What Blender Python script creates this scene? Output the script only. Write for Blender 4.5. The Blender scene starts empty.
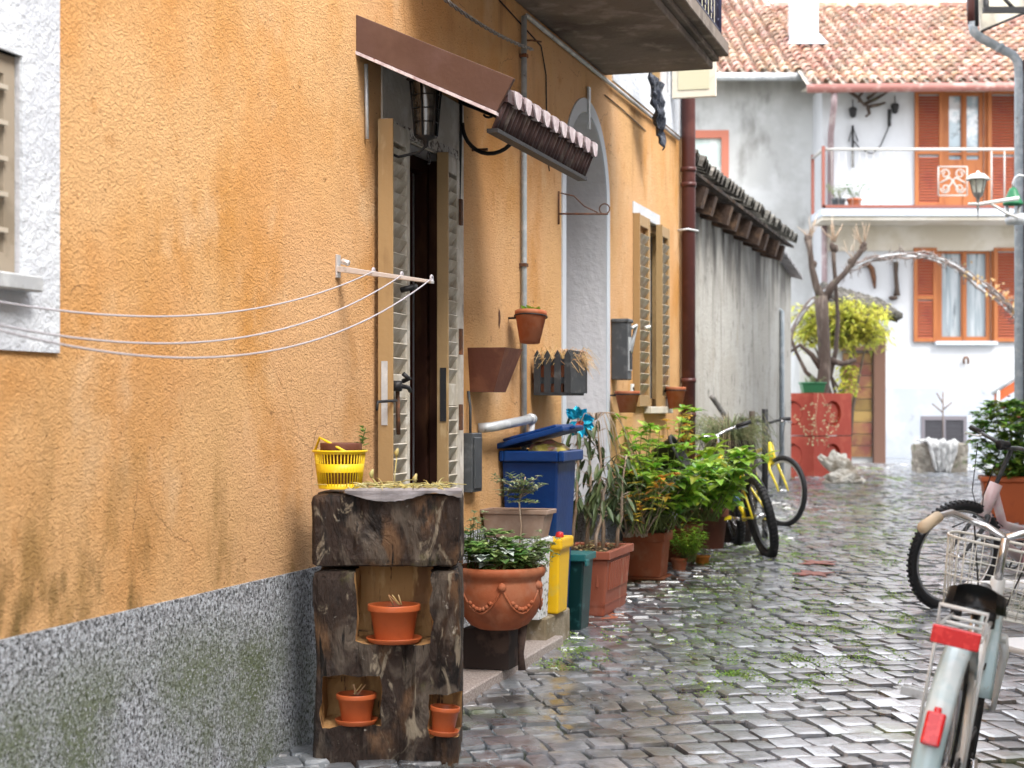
import bpy, bmesh, math, random
from mathutils import Vector, Matrix, noise
R = math.radians
rnd = random.Random(7)
S = bpy.context.scene
COL = S.collection
# ------------------------------------------------------------------ camera
F = 1700.0; HC = 1.35; HY = 408.0; GS = 0.0165
cam_d = bpy.data.cameras.new('camera'); cam = bpy.data.objects.new('camera', cam_d); COL.objects.link(cam)
cam.location = (0, 0, HC); cam.rotation_euler = (R(90), 0, 0)
cam_d.sensor_width = 36; cam_d.lens = F*36/1024; cam_d.shift_y = (HY-384)/1024
cam_d.clip_start = .05; cam_d.clip_end = 2000
cam_d.dof.use_dof = True; cam_d.dof.focus_distance = 7.2; cam_d.dof.aperture_fstop = 4.0
S.camera = cam
# ------------------------------------------------------------------ world, sun, exposure
W = bpy.data.worlds.new('World'); S.world = W; W.use_nodes = True
wn = W.node_tree; bg = wn.nodes['Background']
sky = wn.nodes.new('ShaderNodeTexSky'); sky.sky_type = 'NISHITA'; sky.sun_disc = False
sky.sun_elevation = R(52); sky.sun_rotation = R(140); sky.air_density = 1.2; sky.dust_density = 4.0; sky.ozone_density = 1.0
mixc = wn.nodes.new('ShaderNodeMix'); mixc.data_type = 'RGBA'; mixc.inputs[0].default_value = .72
mixc.inputs[7].default_value = (9.6, 9.7, 10.0, 1)          # the even white cloud layer
wn.links.new(sky.outputs[0], mixc.inputs[6]); wn.links.new(mixc.outputs[2], bg.inputs[0])
bg.inputs[1].default_value = 0.11
sun_d = bpy.data.lights.new('sun', 'SUN'); sun = bpy.data.objects.new('sun', sun_d); COL.objects.link(sun)
sun_d.energy = 1.2; sun_d.angle = R(25); sun_d.color = (1, .97, .92)
_sd = Vector((math.sin(R(140))*math.cos(R(52)), math.cos(R(140))*math.cos(R(52)), math.sin(R(52))))
sun.rotation_euler = _sd.to_track_quat('Z', 'Y').to_euler()
S.view_settings.view_transform = 'Standard'; S.view_settings.look = 'None'
S.view_settings.exposure = 2.08; S.view_settings.gamma = 1
# ------------------------------------------------------------------ coordinates
TH = math.atan(492/F); CS, SN = math.cos(TH), math.sin(TH); D = 2.47
RW = math.pi/2 - TH
def px_y(px, v=0): rx = (px-512)/F; return (D-v)/(SN-rx*CS)
def wu(px, v=0): y = px_y(px, v); return y*((px-512)/F*SN+CS)
def wz(px, py, v=0): return HC+(HY-py)/F*px_y(px, v)
def WP(u, v, z): return Vector((-(D-v)*CS+u*SN, (D-v)*SN+u*CS, z))
def P(px, py, Y): return Vector(((px-512)/F*Y, Y, HC+(HY-py)/F*Y))
def gz(y): return GS*y
def G(px, py): Y = F*HC/(py-HY+F*GS); return Vector(((px-512)/F*Y, Y, gz(Y)))
# ------------------------------------------------------------------ mesh builder
class MB:
    def __init__(s, M=None): s.v = []; s.f = []; s.mi = []; s.sm = []; s.M = M
    def add(s, vs, fs, mi=0, sm=False, M=None):
        b = len(s.v)
        for p in vs:
            p = Vector(p)
            if M is not None: p = M @ p
            if s.M is not None: p = s.M @ p
            s.v.append(p)
        for f in fs: s.f.append([b+i for i in f]); s.mi.append(mi); s.sm.append(sm)
        return s
    def box(s, a, b, mi=0, M=None):
        x0, x1 = sorted((a[0], b[0])); y0, y1 = sorted((a[1], b[1])); z0, z1 = sorted((a[2], b[2]))
        return s.add([(x0,y0,z0),(x1,y0,z0),(x1,y1,z0),(x0,y1,z0),(x0,y0,z1),(x1,y0,z1),(x1,y1,z1),(x0,y1,z1)],
              [(0,3,2,1),(4,5,6,7),(0,1,5,4),(1,2,6,5),(2,3,7,6),(3,0,4,7)], mi, False, M)
    def frus(s, bot, top, z0, z1, mi=0, M=None):   # rectangles (x0,x1,y0,y1)
        a, b = bot, top
        return s.add([(a[0],a[2],z0),(a[1],a[2],z0),(a[1],a[3],z0),(a[0],a[3],z0),(b[0],b[2],z1),(b[1],b[2],z1),(b[1],b[3],z1),(b[0],b[3],z1)],
              [(0,3,2,1),(4,5,6,7),(0,1,5,4),(1,2,6,5),(2,3,7,6),(3,0,4,7)], mi, False, M)
    def tube(s, pts, r, n=8, caps=True, mi=0, M=None, closed=False):
        pts = [Vector(p) for p in pts]; m = len(pts)
        rr = r if isinstance(r, (list, tuple)) else [r]*m
        vs = []; up = None
        for i, p in enumerate(pts):
            if closed: t = pts[(i+1) % m]-pts[i-1]
            else: t = pts[min(i+1, m-1)]-pts[max(i-1, 0)]
            if t.length < 1e-9: t = Vector((0,0,1))
            t.normalize()
            if up is None:
                a = Vector((0,0,1)) if abs(t.z) < .9 else Vector((1,0,0))
                up = (a-t*a.dot(t)).normalized()
            else:
                up = up-t*up.dot(t)
                up = up.normalized() if up.length > 1e-6 else Vector((1,0,0))
            w = t.cross(up)
            for k in range(n):
                a = 2*math.pi*k/n
                vs.append(p+(up*math.cos(a)+w*math.sin(a))*rr[i])
        fs = []
        for i in range(m if closed else m-1):
            j = (i+1) % m
            for k in range(n):
                fs.append((i*n+k, i*n+(k+1) % n, j*n+(k+1) % n, j*n+k))
        if caps and not closed:
            fs.append(tuple(range(n))[::-1]); fs.append(tuple((m-1)*n+k for k in range(n)))
        return s.add(vs, fs, mi, True, M)
    def lathe(s, prof, n=28, c=(0,0,0), mi=0, M=None, caps=False):
        vs = []; fs = []
        for (r, z) in prof:
            for k in range(n):
                a = 2*math.pi*k/n; vs.append((c[0]+r*math.cos(a), c[1]+r*math.sin(a), c[2]+z))
        for i in range(len(prof)-1):
            for k in range(n): fs.append((i*n+k, i*n+(k+1) % n, (i+1)*n+(k+1) % n, (i+1)*n+k))
        if caps: fs.append(tuple(range(n))[::-1]); fs.append(tuple((len(prof)-1)*n+k for k in range(n)))
        return s.add(vs, fs, mi, True, M)
    def prism(s, poly, y0, y1, mi=0, M=None, axis='y'):   # poly in (x,z)
        n = len(poly)
        def q(x, z, y): return (x, y, z) if axis == 'y' else ((y, x, z) if axis == 'x' else (x, z, y))
        vs = [q(x, z, y0) for x, z in poly]+[q(x, z, y1) for x, z in poly]
        fs = [tuple(range(n)), tuple(range(2*n-1, n-1, -1))]
        for i in range(n): fs.append((i, i+n, (i+1) % n+n, (i+1) % n))
        return s.add(vs, fs, mi, False, M)
    def leaf(s, p, d, up, L, w, fold=.25, droop=.2, mi=0, segs=2):
        d = Vector(d).normalized(); up = Vector(up); side = d.cross(up)
        if side.length < 1e-4: side = Vector((1,0,0))
        side.normalize(); nn = side.cross(d)
        p = Vector(p); vs = [p]; fs = []
        prof = [(.28, .85), (.62, .9)] if segs == 2 else [(.45, 1.)]
        for t, ww in prof:
            c = p+d*L*t-Vector((0,0,1))*droop*L*t*t
            vs += [c-side*w*.5*ww+nn*fold*w*.5, c, c+side*w*.5*ww+nn*fold*w*.5]
        vs.append(p+d*L-Vector((0,0,1))*droop*L)
        fs += [(0,2,1), (0,3,2)]
        for k in range(len(prof)-1):
            a = 1+3*k; fs += [(a,a+1,a+4,a+3), (a+1,a+2,a+5,a+4)]
        a = 1+3*(len(prof)-1); e = len(vs)-1
        fs += [(a,a+1,e), (a+1,a+2,e)]
        return s.add(vs, fs, mi, False)
    def build(s, name, mats, parent=None, bevel=0, seg=1, solid=0, smooth=None):
        me = bpy.data.meshes.new(name)
        me.from_pydata([tuple(p) for p in s.v], [], s.f)
        if not isinstance(mats, (list, tuple)): mats = [mats]
        for m in mats: me.materials.append(m)
        me.polygons.foreach_set('material_index', s.mi)
        me.polygons.foreach_set('use_smooth', s.sm if smooth is None else [smooth]*len(s.f))
        if bevel:
            bm = bmesh.new(); bm.from_mesh(me)
            bmesh.ops.recalc_face_normals(bm, faces=bm.faces[:])
            es = [e for e in bm.edges if len(e.link_faces) == 2 and e.calc_face_angle(0) > R(35)]
            bmesh.ops.bevel(bm, geom=es, offset=bevel, segments=seg, profile=.6, affect='EDGES', clamp_overlap=True)
            bm.to_mesh(me); bm.free()
        o = bpy.data.objects.new(name, me); COL.objects.link(o)
        if parent is not None: o.parent = parent
        if solid:
            md = o.modifiers.new('thick', 'SOLIDIFY'); md.thickness = solid; md.offset = 0
        return o
def tag(o, label=None, cat=None, group=None, kind=None):
    if label: o['label'] = label
    if cat: o['category'] = cat
    if group: o['group'] = group
    if kind: o['kind'] = kind
    return o
def thing(name, label, cat, loc=(0,0,0), rz=0, group=None):
    o = bpy.data.objects.new(name, None); COL.objects.link(o); o.empty_display_size = .1
    o.location = loc; o.rotation_euler = (0, 0, rz)
    return tag(o, label, cat, group)
def wthing(name, label, cat, u, v, z, group=None): return thing(name, label, cat, WP(u, v, z), RW, group)
def copy_tree(o, parent=None):
    c = o.copy(); COL.objects.link(c)
    if parent is not None: c.parent = parent
    for ch in [x for x in bpy.data.objects if x.parent == o]: copy_tree(ch, c)
    return c
def catenary(a, b, sag, n=24):
    a = Vector(a); b = Vector(b)
    return [a.lerp(b, i/n)-Vector((0,0,1))*sag*4*(i/n)*(1-i/n) for i in range(n+1)]
def arc(cx, cz, r, a0, a1, n=12, y=0, rz=None):
    return [(cx+r*math.cos(R(a0+(a1-a0)*i/n)), y, cz+(rz or r)*math.sin(R(a0+(a1-a0)*i/n))) for i in range(n+1)]
def spiral(cx, cz, r0, r1, a0, a1, n=20, y=0):
    return [(cx+(r0+(r1-r0)*i/n)*math.cos(R(a0+(a1-a0)*i/n)), y, cz+(r0+(r1-r0)*i/n)*math.sin(R(a0+(a1-a0)*i/n))) for i in range(n+1)]
# ------------------------------------------------------------------ materials
def mat(name, col, rough=.6, layers=(), bumps=(), metal=0, spec=.28, island=0, trans=0, coat=0, rvar=None, alpha=None):
    """layers: (colour, scale, lo, hi, (sx,sy,sz), kind, zmask) laid over one another; bumps: (kind, scale, distance[, stretch])"""
    m = bpy.data.materials.new(name); m.use_nodes = True; nt = m.node_tree; N = nt.nodes; L = nt.links
    b = N['Principled BSDF']; b.inputs['Metallic'].default_value = metal; b.inputs['Specular IOR Level'].default_value = spec
    b.inputs['Roughness'].default_value = rough
    if coat: b.inputs['Coat Weight'].default_value = coat; b.inputs['Coat Roughness'].default_value = .08
    tc = N.new('ShaderNodeTexCoord')
    def tex(kind, scale, st=(1,1,1), detail=4, seed=0):
        mp = N.new('ShaderNodeMapping'); L.new(tc.outputs['Object'], mp.inputs[0])
        mp.inputs['Scale'].default_value = st; mp.inputs['Location'].default_value = (seed*3.17, seed*1.7, seed*2.3)
        if kind == 'voronoi':
            t = N.new('ShaderNodeTexVoronoi'); t.inputs['Scale'].default_value = scale
            L.new(mp.outputs[0], t.inputs['Vector']); return t.outputs['Distance']
        if kind == 'cells':
            t = N.new('ShaderNodeTexVoronoi'); t.inputs['Scale'].default_value = scale
            L.new(mp.outputs[0], t.inputs['Vector'])
            s = N.new('ShaderNodeSeparateColor'); L.new(t.outputs['Color'], s.inputs[0]); return s.outputs[0]
        if kind == 'crack':
            nz = N.new('ShaderNodeTexNoise'); nz.inputs['Scale'].default_value = scale*5; nz.inputs['Detail'].default_value = 5; L.new(mp.outputs[0], nz.inputs['Vector'])
            va = N.new('ShaderNodeVectorMath'); va.operation = 'MULTIPLY_ADD'; L.new(nz.outputs['Color'], va.inputs[0]); va.inputs[1].default_value = (.22/scale,)*3; L.new(mp.outputs[0], va.inputs[2])
            t = N.new('ShaderNodeTexVoronoi'); t.feature = 'DISTANCE_TO_EDGE'; t.inputs['Scale'].default_value = scale; L.new(va.outputs[0], t.inputs['Vector'])
            g1 = N.new('ShaderNodeMapRange'); L.new(t.outputs['Distance'], g1.inputs[0]); g1.inputs[1].default_value = .0; g1.inputs[2].default_value = .0035*scale; g1.inputs[3].default_value = 1; g1.inputs[4].default_value = 0
            n2 = N.new('ShaderNodeTexNoise'); n2.inputs['Scale'].default_value = scale*1.3; L.new(mp.outputs[0], n2.inputs['Vector'])
            g2 = N.new('ShaderNodeMapRange'); L.new(n2.outputs['Fac'], g2.inputs[0]); g2.inputs[1].default_value = .52; g2.inputs[2].default_value = .60
            q = N.new('ShaderNodeMath'); q.operation = 'MULTIPLY'; L.new(g1.outputs[0], q.inputs[0]); L.new(g2.outputs[0], q.inputs[1]); return q.outputs[0]
        t = N.new('ShaderNodeTexNoise'); t.inputs['Scale'].default_value = scale; t.inputs['Detail'].default_value = detail
        t.inputs['Roughness'].default_value = .6
        if kind == 'warp': t.inputs['Distortion'].default_value = 1.5
        L.new(mp.outputs[0], t.inputs['Vector']); return t.outputs['Fac']
    def rng(sock, lo, hi):
        r = N.new('ShaderNodeMapRange'); r.interpolation_type = 'SMOOTHSTEP'
        r.inputs[1].default_value = lo; r.inputs[2].default_value = hi; L.new(sock, r.inputs[0]); return r.outputs[0]
    def math_(op, a, bb):
        q = N.new('ShaderNodeMath'); q.operation = op
        for i, x in enumerate((a, bb)):
            if isinstance(x, (int, float)): q.inputs[i].default_value = x
            else: L.new(x, q.inputs[i])
        return q.outputs[0]
    cur = None
    c0 = N.new('ShaderNodeRGB'); c0.outputs[0].default_value = (*col, 1); cur = c0.outputs[0]
    for i, ly in enumerate(layers):
        c, sc, lo, hi = ly[:4]; st = ly[4] if len(ly) > 4 and ly[4] else (1,1,1); kd = ly[5] if len(ly) > 5 and ly[5] else 'noise'
        fac = rng(tex(kd, sc, st, seed=i+1), lo, hi)
        if len(ly) > 6 and ly[6]:
            for (ax, m0, m1) in (ly[6] if isinstance(ly[6][0], tuple) else [ly[6]]):
                sp = N.new('ShaderNodeSeparateXYZ'); L.new(tc.outputs['Object'], sp.inputs[0])
                fac = math_('MULTIPLY', fac, rng2(N, L, sp.outputs[ax], m0, m1))
        mx = N.new('ShaderNodeMix'); mx.data_type = 'RGBA'; L.new(fac, mx.inputs[0]); L.new(cur, mx.inputs[6]); mx.inputs[7].default_value = (*c, 1)
        cur = mx.outputs[2]
    if island:
        g = N.new('ShaderNodeNewGeometry'); h = N.new('ShaderNodeHueSaturation')
        L.new(cur, h.inputs['Color'])
        mr = N.new('ShaderNodeMapRange'); L.new(g.outputs['Random Per Island'], mr.inputs[0])
        mr.inputs[3].default_value = 1-island; mr.inputs[4].default_value = 1+island; L.new(mr.outputs[0], h.inputs['Value'])
        f2 = math_('FRACT', math_('MULTIPLY', g.outputs['Random Per Island'], 17.3), 0)
        mr2 = N.new('ShaderNodeMapRange'); L.new(f2, mr2.inputs[0]); mr2.inputs[3].default_value = .5-.05*island; mr2.inputs[4].default_value = .5+.06*island
        L.new(mr2.outputs[0], h.inputs['Hue']); cur = h.outputs[0]
    L.new(cur, b.inputs['Base Color'])
    if rvar:
        sc, r0, r1 = rvar[:3]
        rr = N.new('ShaderNodeMapRange'); L.new(tex('noise', sc, seed=9), rr.inputs[0]); rr.inputs[1].default_value = .35; rr.inputs[2].default_value = .65
        rr.inputs[3].default_value = r0; rr.inputs[4].default_value = r1; L.new(rr.outputs[0], b.inputs['Roughness'])
    prev = None
    for i, bp in enumerate(bumps):
        kd, sc, dist = bp[:3]; st = bp[3] if len(bp) > 3 else (1,1,1)
        bn = N.new('ShaderNodeBump'); bn.inputs['Distance'].default_value = dist; bn.inputs['Strength'].default_value = 1
        L.new(tex(kd, sc, st, seed=i+5), bn.inputs['Height'])
        if prev is not None: L.new(prev, bn.inputs['Normal'])
        prev = bn.outputs[0]
    if prev is not None: L.new(prev, b.inputs['Normal'])
    if trans:
        t = N.new('ShaderNodeBsdfTranslucent'); ms = N.new('ShaderNodeMixShader'); ms.inputs[0].default_value = trans
        L.new(cur, t.inputs[0]); L.new(b.outputs[0], ms.inputs[1]); L.new(t.outputs[0], ms.inputs[2])
        L.new(ms.outputs[0], N['Material Output'].inputs[0])
    if alpha is not None: b.inputs['Alpha'].default_value = alpha
    return m
def rng2(N, L, sock, lo, hi):
    r = N.new('ShaderNodeMapRange'); r.interpolation_type = 'SMOOTHSTEP'
    if lo < hi: r.inputs[1].default_value = lo; r.inputs[2].default_value = hi
    else:
        r.inputs[1].default_value = hi; r.inputs[2].default_value = lo; r.inputs[3].default_value = 1; r.inputs[4].default_value = 0
    L.new(sock, r.inputs[0]); return r.outputs[0]
def glass(name, tint=(.8,.85,.85), rough=.05):
    m = mat(name, tint, rough); b = m.node_tree.nodes['Principled BSDF']; b.inputs['Transmission Weight'].default_value = .85; b.inputs['IOR'].default_value = 1.3
    return m
M_stucco = mat('orange_stucco', (.57,.275,.085), .9,
    [((.64,.375,.185), .35, .42, .58), ((.63,.37,.165), 1.1, .40, .62, (1,1,.8)), ((.52,.24,.055), 1.6, .52, .76, (1,1,.6)), ((.66,.43,.24), 2.4, .56, .76, (1,1,.7)),
     ((.46,.21,.055), 6, .60, .80, (1,1,.8)), ((.24,.12,.045), 40, .62, .70, (1,1,1.6)), ((.30,.15,.055), 13, .69, .77, (1,1,1.4)),
     ((.19,.115,.035), 9, .48, .70, (1,1,.5), None, ((2, 1.2, .72), (0, 5.6, 4.2), (0, 3.0, 4.0))),
     ((.30,.17,.05), 4, .52, .74, (1,1,.4), None, (2, 1.6, .7)), ((.20,.10,.04), 1.1, .3, 1., None, 'crack'),
     ((.38,.19,.075), 3.2, .54, .74, (1,1,.2), None, ((2, 2.6, 3.3), (0, 6.6, 8.0)))],
    [('warp', 42, .011, (1,1,1.5)), ('noise', 130, .005), ('noise', 3, .015)])
M_rough = mat('grey_roughcast', (.30,.31,.33), .85,
    [((.66,.70,.76), 85, .44, .58), ((.07,.075,.08), 70, .52, .60), ((.15,.185,.09), 2.6, .36, .70, (1,1,1), None, ((0, 6.3, 5.3), (2, .75, .45))),
     ((.60,.62,.68), 120, .54, .66), ((.06,.055,.05), 90, .60, .68)],
    [('noise', 58, .03), ('noise', 120, .012)])
M_whitewash = mat('white_plaster', (.50,.525,.57), .85, [((.57,.60,.64), 5, .4, .6), ((.40,.41,.42), 9, .66, .8)], [('noise', 30, .010), ('noise', 90, .004)])
M_bluewhite = mat('pale_trim_plaster', (.50,.54,.60), .8, [((.50,.52,.54), 6, .6, .8)], [('noise', 40, .004)])
M_reveal = mat('grey_reveal_plaster', (.50,.50,.52), .85, [((.60,.60,.63), 2.5, .4, .65, (1,1,.3)), ((.38,.37,.37), 5, .58, .8, (1,1,.4))], [('noise', 25, .006)])
M_doorplaster = mat('old_grey_door_plaster', (.50,.46,.41), .85, [((.62,.59,.55), 6, .45, .6), ((.20,.18,.16), 9, .60, .75, (1,1,.5))], [('noise', 30, .008)])
M_greywall = mat('weathered_grey_render', (.34,.325,.29), .9,
    [((.38,.37,.34), 1.3, .42, .6), ((.19,.18,.16), 2.4, .52, .72, (1.2,1.2,.18)), ((.12,.115,.10), 9, .58, .72, (1,1,.5)), ((.28,.25,.20), 3.5, .58, .75, (1,1,.2)),
     ((.12,.11,.10), 3, .40, .62, (1,1,.25), None, (2, 2.2, 3.1))], [('noise', 26, .012)])
M_houseW = mat('white_house_render', (.52,.535,.56), .9, [((.46,.475,.50), 1.2, .5, .7, (1,1,.5))], [('noise', 12, .004)])
M_houseB = mat('pale_blue_grey_dado', (.37,.405,.46), .9, [((.45,.475,.51), 1.6, .45, .65), ((.27,.285,.30), 4, .62, .8)], [('noise', 12, .004)])
M_houseG = mat('dirty_white_render', (.40,.405,.40), .9, [((.50,.51,.51), .9, .4, .6), ((.22,.22,.21), 1.4, .55, .75, (1,1,.5)), ((.16,.155,.15), 2, .4, .65, (1,1,.3), None, (2, 6.1, 7.1))], [('noise', 10, .005)])
M_beige = mat('beige_soffit', (.55,.50,.42), .9, [((.64,.60,.54), 1.5, .4, .6)], [('noise', 10, .004)])
M_rooftile = mat('clay_roof_tile', (.37,.20,.145), .85, [((.48,.34,.27), 5, .42, .6), ((.50,.43,.37), 11, .55, .68), ((.36,.16,.10), 3, .58, .72)], [('noise', 30, .01)], island=.35)
M_darktile = mat('mossy_dark_tile', (.09,.085,.075), .85, [((.20,.19,.17), 9, .5, .65)], [('noise', 30, .01)], island=.3)
M_terra = mat('terracotta', (.34,.095,.038), .7, [((.40,.24,.17), 4, .58, .78, (1,1,.7)), ((.13,.07,.04), 9, .62, .80), ((.38,.14,.07), 9, .45, .65), ((.22,.065,.03), 5, .58, .75)], [('noise', 50, .0015)])
M_terra2 = mat('faded_terracotta', (.29,.085,.048), .5, [((.42,.28,.22), 7, .58, .76, (1.5,1.5,.35)), ((.40,.17,.12), 6, .5, .7, (1,1,.6)), ((.26,.08,.045), 4, .58, .75)], [('noise', 40, .0015)])
M_terra3 = mat('brown_terracotta', (.12,.042,.025), .6, [((.17,.065,.036), 7, .5, .7)], [('noise', 40, .002)])
M_soil = mat('potting_soil', (.035,.025,.018), .95, [((.10,.075,.05), 40, .55, .7)], [('noise', 60, .02)])
M_wood_dark = mat('weathered_black_oak', (.026,.016,.012), .8,
    [((.105,.056,.028), 5, .50, .64, (1,1,.5)), ((.010,.007,.006), 12, .5, .62, (1,1,.4)), ((.080,.062,.048), 3.4, .50, .60, (1.2,1.2,.8), 'warp'), ((.20,.165,.12), 6.5, .59, .67, (1.8,1.8,.8), 'warp'), ((.008,.006,.005), 8, .60, .64, (3,3,.3)), ((.42,.39,.34), 19, .67, .74), ((.075,.068,.03), 8, .62, .78), ((.16,.07,.03), 3.3, .62, .72, (1,1,.5))],
    [('warp', 14, .03, (1,1,.3)), ('noise', 70, .008, (1,1,.3))], rvar=(8, .55, .95))
M_wood_cut = mat('cut_wood_tan', (.34,.19,.075), .75, [((.035,.02,.012), 7, .62, .66, (4,4,.5)), ((.04,.025,.015), 6, .66, .69, (.6,.6,7)), ((.16,.08,.035), 9, .48, .66, (1.5,1.5,.3)), ((.45,.29,.13), 14, .58, .7, (1,1,.3))], [('noise', 40, .008, (1,1,.2))])
M_wood_pale = mat('silvered_pale_wood', (.24,.225,.235), .75, [((.38,.36,.39), 30, .5, .65, (.2,1,1)), ((.25,.22,.2), 24, .58, .7, (.15,1,1))], [('noise', 60, .005, (.15,1,1))])
M_tan = mat('tan_painted_shutter', (.33,.215,.10), .5, [((.24,.15,.07), 8, .55, .7, (1,1,.2)), ((.42,.30,.16), 14, .6, .72, (1,1,.3))], [('noise', 40, .0015)])
M_shut = mat('worn_grey_white_shutter', (.43,.39,.32), .6, [((.54,.51,.45), 12, .45, .6), ((.26,.22,.18), 16, .60, .74, (1,1,.4))], [('noise', 60, .002)])
M_shutS = mat('tan_grey_slats', (.38,.31,.22), .6, [((.50,.46,.38), 12, .45, .6), ((.20,.15,.10), 16, .60, .74)], [('noise', 60, .002)])
M_orangewood = mat('varnished_orange_wood', (.36,.125,.042), .5, [((.28,.085,.03), 4, .5, .7, (2,2,.4))], [('noise', 20, .002)])
M_redslat = mat('red_brown_louvres', (.30,.075,.035), .6, [((.24,.05,.03), 6, .5, .7)])
M_brownmetal = mat('brown_painted_metal', (.078,.038,.026), .5, [((.11,.06,.045), 2.2, .5, .7), ((.095,.05,.04), 5, .5, .7)], [('noise', 30, .001)])
M_darkbrown = mat('dark_brown_corrugated', (.05,.025,.025), .4, [((.12,.09,.08), 14, .5, .7)])
M_pinkedge = mat('weathered_pink_white_tile', (.42,.34,.36), .5, [((.56,.50,.52), 20, .4, .6), ((.30,.18,.18), 30, .62, .75)], [('noise', 60, .002)])
M_pipebrown = mat('brown_pipe', (.072,.026,.024), .35, [((.11,.042,.036), 6, .5, .7)])
M_pipegrey = mat('blue_grey_conduit', (.28,.32,.35), .5, [((.40,.43,.46), 12, .45, .65), ((.16,.15,.14), 20, .62, .76)])
M_pipelight = mat('pale_zinc', (.46,.48,.50), .45, [((.60,.62,.63), 12, .45, .65), ((.22,.22,.22), 20, .62, .76)], metal=.3)
M_alu = mat('aluminium', (.62,.60,.60), .35, [((.40,.38,.36), 30, .55, .7)], metal=.6)
M_chrome = mat('chrome', (.62,.62,.64), .22, [((.35,.33,.31), 25, .6, .75)], metal=1)
M_black = mat('black_iron', (.018,.018,.02), .5, [((.05,.035,.025), 30, .6, .75)], [('noise', 80, .001)])
M_rubber = mat('black_rubber', (.020,.020,.022), .55, [((.06,.055,.05), 20, .58, .75)], [('noise', 120, .002)])
M_rust = mat('rusty_iron', (.10,.05,.03), .8, [((.22,.09,.04), 30, .5, .65)], [('noise', 80, .002)])
M_white_paint = mat('white_paint', (.72,.72,.70), .4, [((.55,.52,.48), 14, .6, .76)])
M_cream = mat('cream_paint', (.60,.56,.47), .5, [((.48,.44,.36), 5, .5, .7)])
M_line = mat('white_washing_line', (.40,.385,.42), .5)
M_greyplastic = mat('dark_grey_plastic', (.06,.065,.07), .45, [((.11,.115,.12), 12, .5, .7)])
M_bluebin = mat('blue_bin_plastic', (.002,.026,.125), .42, [((.003,.036,.16), 4, .4, .6), ((.025,.045,.10), 20, .66, .78)], [('noise', 30, .002)])
M_bluebin2 = mat('scuffed_grey_blue_side', (.055,.085,.16), .5, [((.14,.16,.19), 8, .5, .7, (1,1,.3))])
M_yellow = mat('yellow_bin_plastic', (.78,.47,.012), .38, [((.66,.45,.06), 9, .56, .72), ((.45,.38,.2), 26, .68, .78)], [('noise', 30, .0015)])
M_yellow2 = mat('yellow_basket_plastic', (.74,.50,.015), .4, [((.8,.66,.16), 30, .6, .75)])
M_greenbin = mat('dark_green_bin', (.004,.030,.030), .35, [((.03,.10,.10), 15, .58, .72)])
M_concrete = mat('stained_concrete', (.30,.255,.19), .9, [((.20,.16,.10), 5, .45, .65), ((.40,.37,.32), 22, .55, .7), ((.10,.085,.06), 9, .62, .75)], [('noise', 40, .006)])
M_slab = mat('speckled_stone_slab', (.30,.25,.23), .5, [((.48,.43,.40), 110, .48, .6), ((.22,.17,.15), 90, .56, .66)], [('noise', 80, .003)])
M_crate = mat('white_plastic_crate', (.70,.72,.74), .5, [((.5,.5,.5), 20, .6, .75)])
M_boxbrown = mat('brown_window_box', (.29,.20,.15), .55, [((.37,.28,.22), 6, .5, .7)], [('noise', 40, .001)])
M_redconc = mat('red_painted_concrete', (.33,.036,.016), .55, [((.40,.07,.035), 5, .5, .7), ((.20,.035,.02), 8, .62, .76)], [('noise', 40, .002)])
M_stone = mat('rough_pale_stone', (.28,.25,.21), .9, [((.42,.39,.33), 7, .45, .6), ((.15,.13,.10), 9, .55, .7), ((.10,.13,.05), 4, .58, .7)], [('noise', 14, .04), ('noise', 60, .01)])
M_stonew = mat('white_quartz_stone', (.66,.62,.54), .85, [((.42,.36,.28), 6, .5, .65), ((.12,.10,.08), 12, .60, .72)], [('noise', 14, .04)])
M_bark = mat('grey_brown_bark', (.075,.055,.045), .9, [((.15,.12,.10), 9, .5, .65, (1,1,.3)), ((.06,.045,.04), 16, .55, .7, (1,1,.3)), ((.10,.13,.04), 4, .6, .74)], [('noise', 24, .015, (1,1,.3))])
M_vine = mat('pale_vine_bark', (.20,.165,.15), .9, [((.22,.17,.15), 16, .5, .65)], [('noise', 50, .006)])
M_stem = mat('pale_woody_stem', (.38,.28,.20), .85, [((.52,.44,.36), 16, .5, .65, (1,1,.3))], [('noise', 50, .004)])
M_gstem = mat('green_stem', (.12,.15,.04), .6)
M_leafB = mat('bright_green_leaf', (.19,.38,.035), .35, [((.34,.48,.06), 5, .42, .58), ((.50,.50,.08), 4, .58, .70)], island=.45, trans=.35)
M_leafG = mat('mid_green_leaf', (.075,.17,.03), .4, [((.13,.24,.05), 9, .45, .6)], island=.45, trans=.3)
M_leafD = mat('dark_green_leaf', (.075,.11,.045), .42, [((.16,.19,.09), 9, .5, .65), ((.16,.13,.09), 7, .62, .74)], island=.4, trans=.2)
M_leafP = mat('pale_variegated_leaf', (.20,.27,.12), .5, [((.40,.44,.28), 22, .5, .6)], island=.35, trans=.3)
M_leafY = mat('yellow_autumn_leaf', (.54,.52,.09), .5, [((.42,.46,.08), 3, .45, .6), ((.62,.56,.08), 5, .58, .7)], island=.3, trans=.45)
M_leafO = mat('orange_fading_leaf', (.50,.24,.03), .5, [((.46,.38,.05), 6, .45, .6)], island=.35, trans=.35)
M_straw = mat('dry_straw', (.50,.30,.13), .8, [((.66,.46,.26), 12, .45, .6)], island=.35, trans=.2)
M_straw2 = mat('dry_yellow_stalk', (.55,.46,.16), .7, [((.66,.62,.34), 20, .45, .6)], island=.25, trans=.2)
M_moss = mat('joint_grass', (.20,.34,.05), .7, [((.30,.40,.09), 6, .45, .6)], island=.4, trans=.3)
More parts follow.
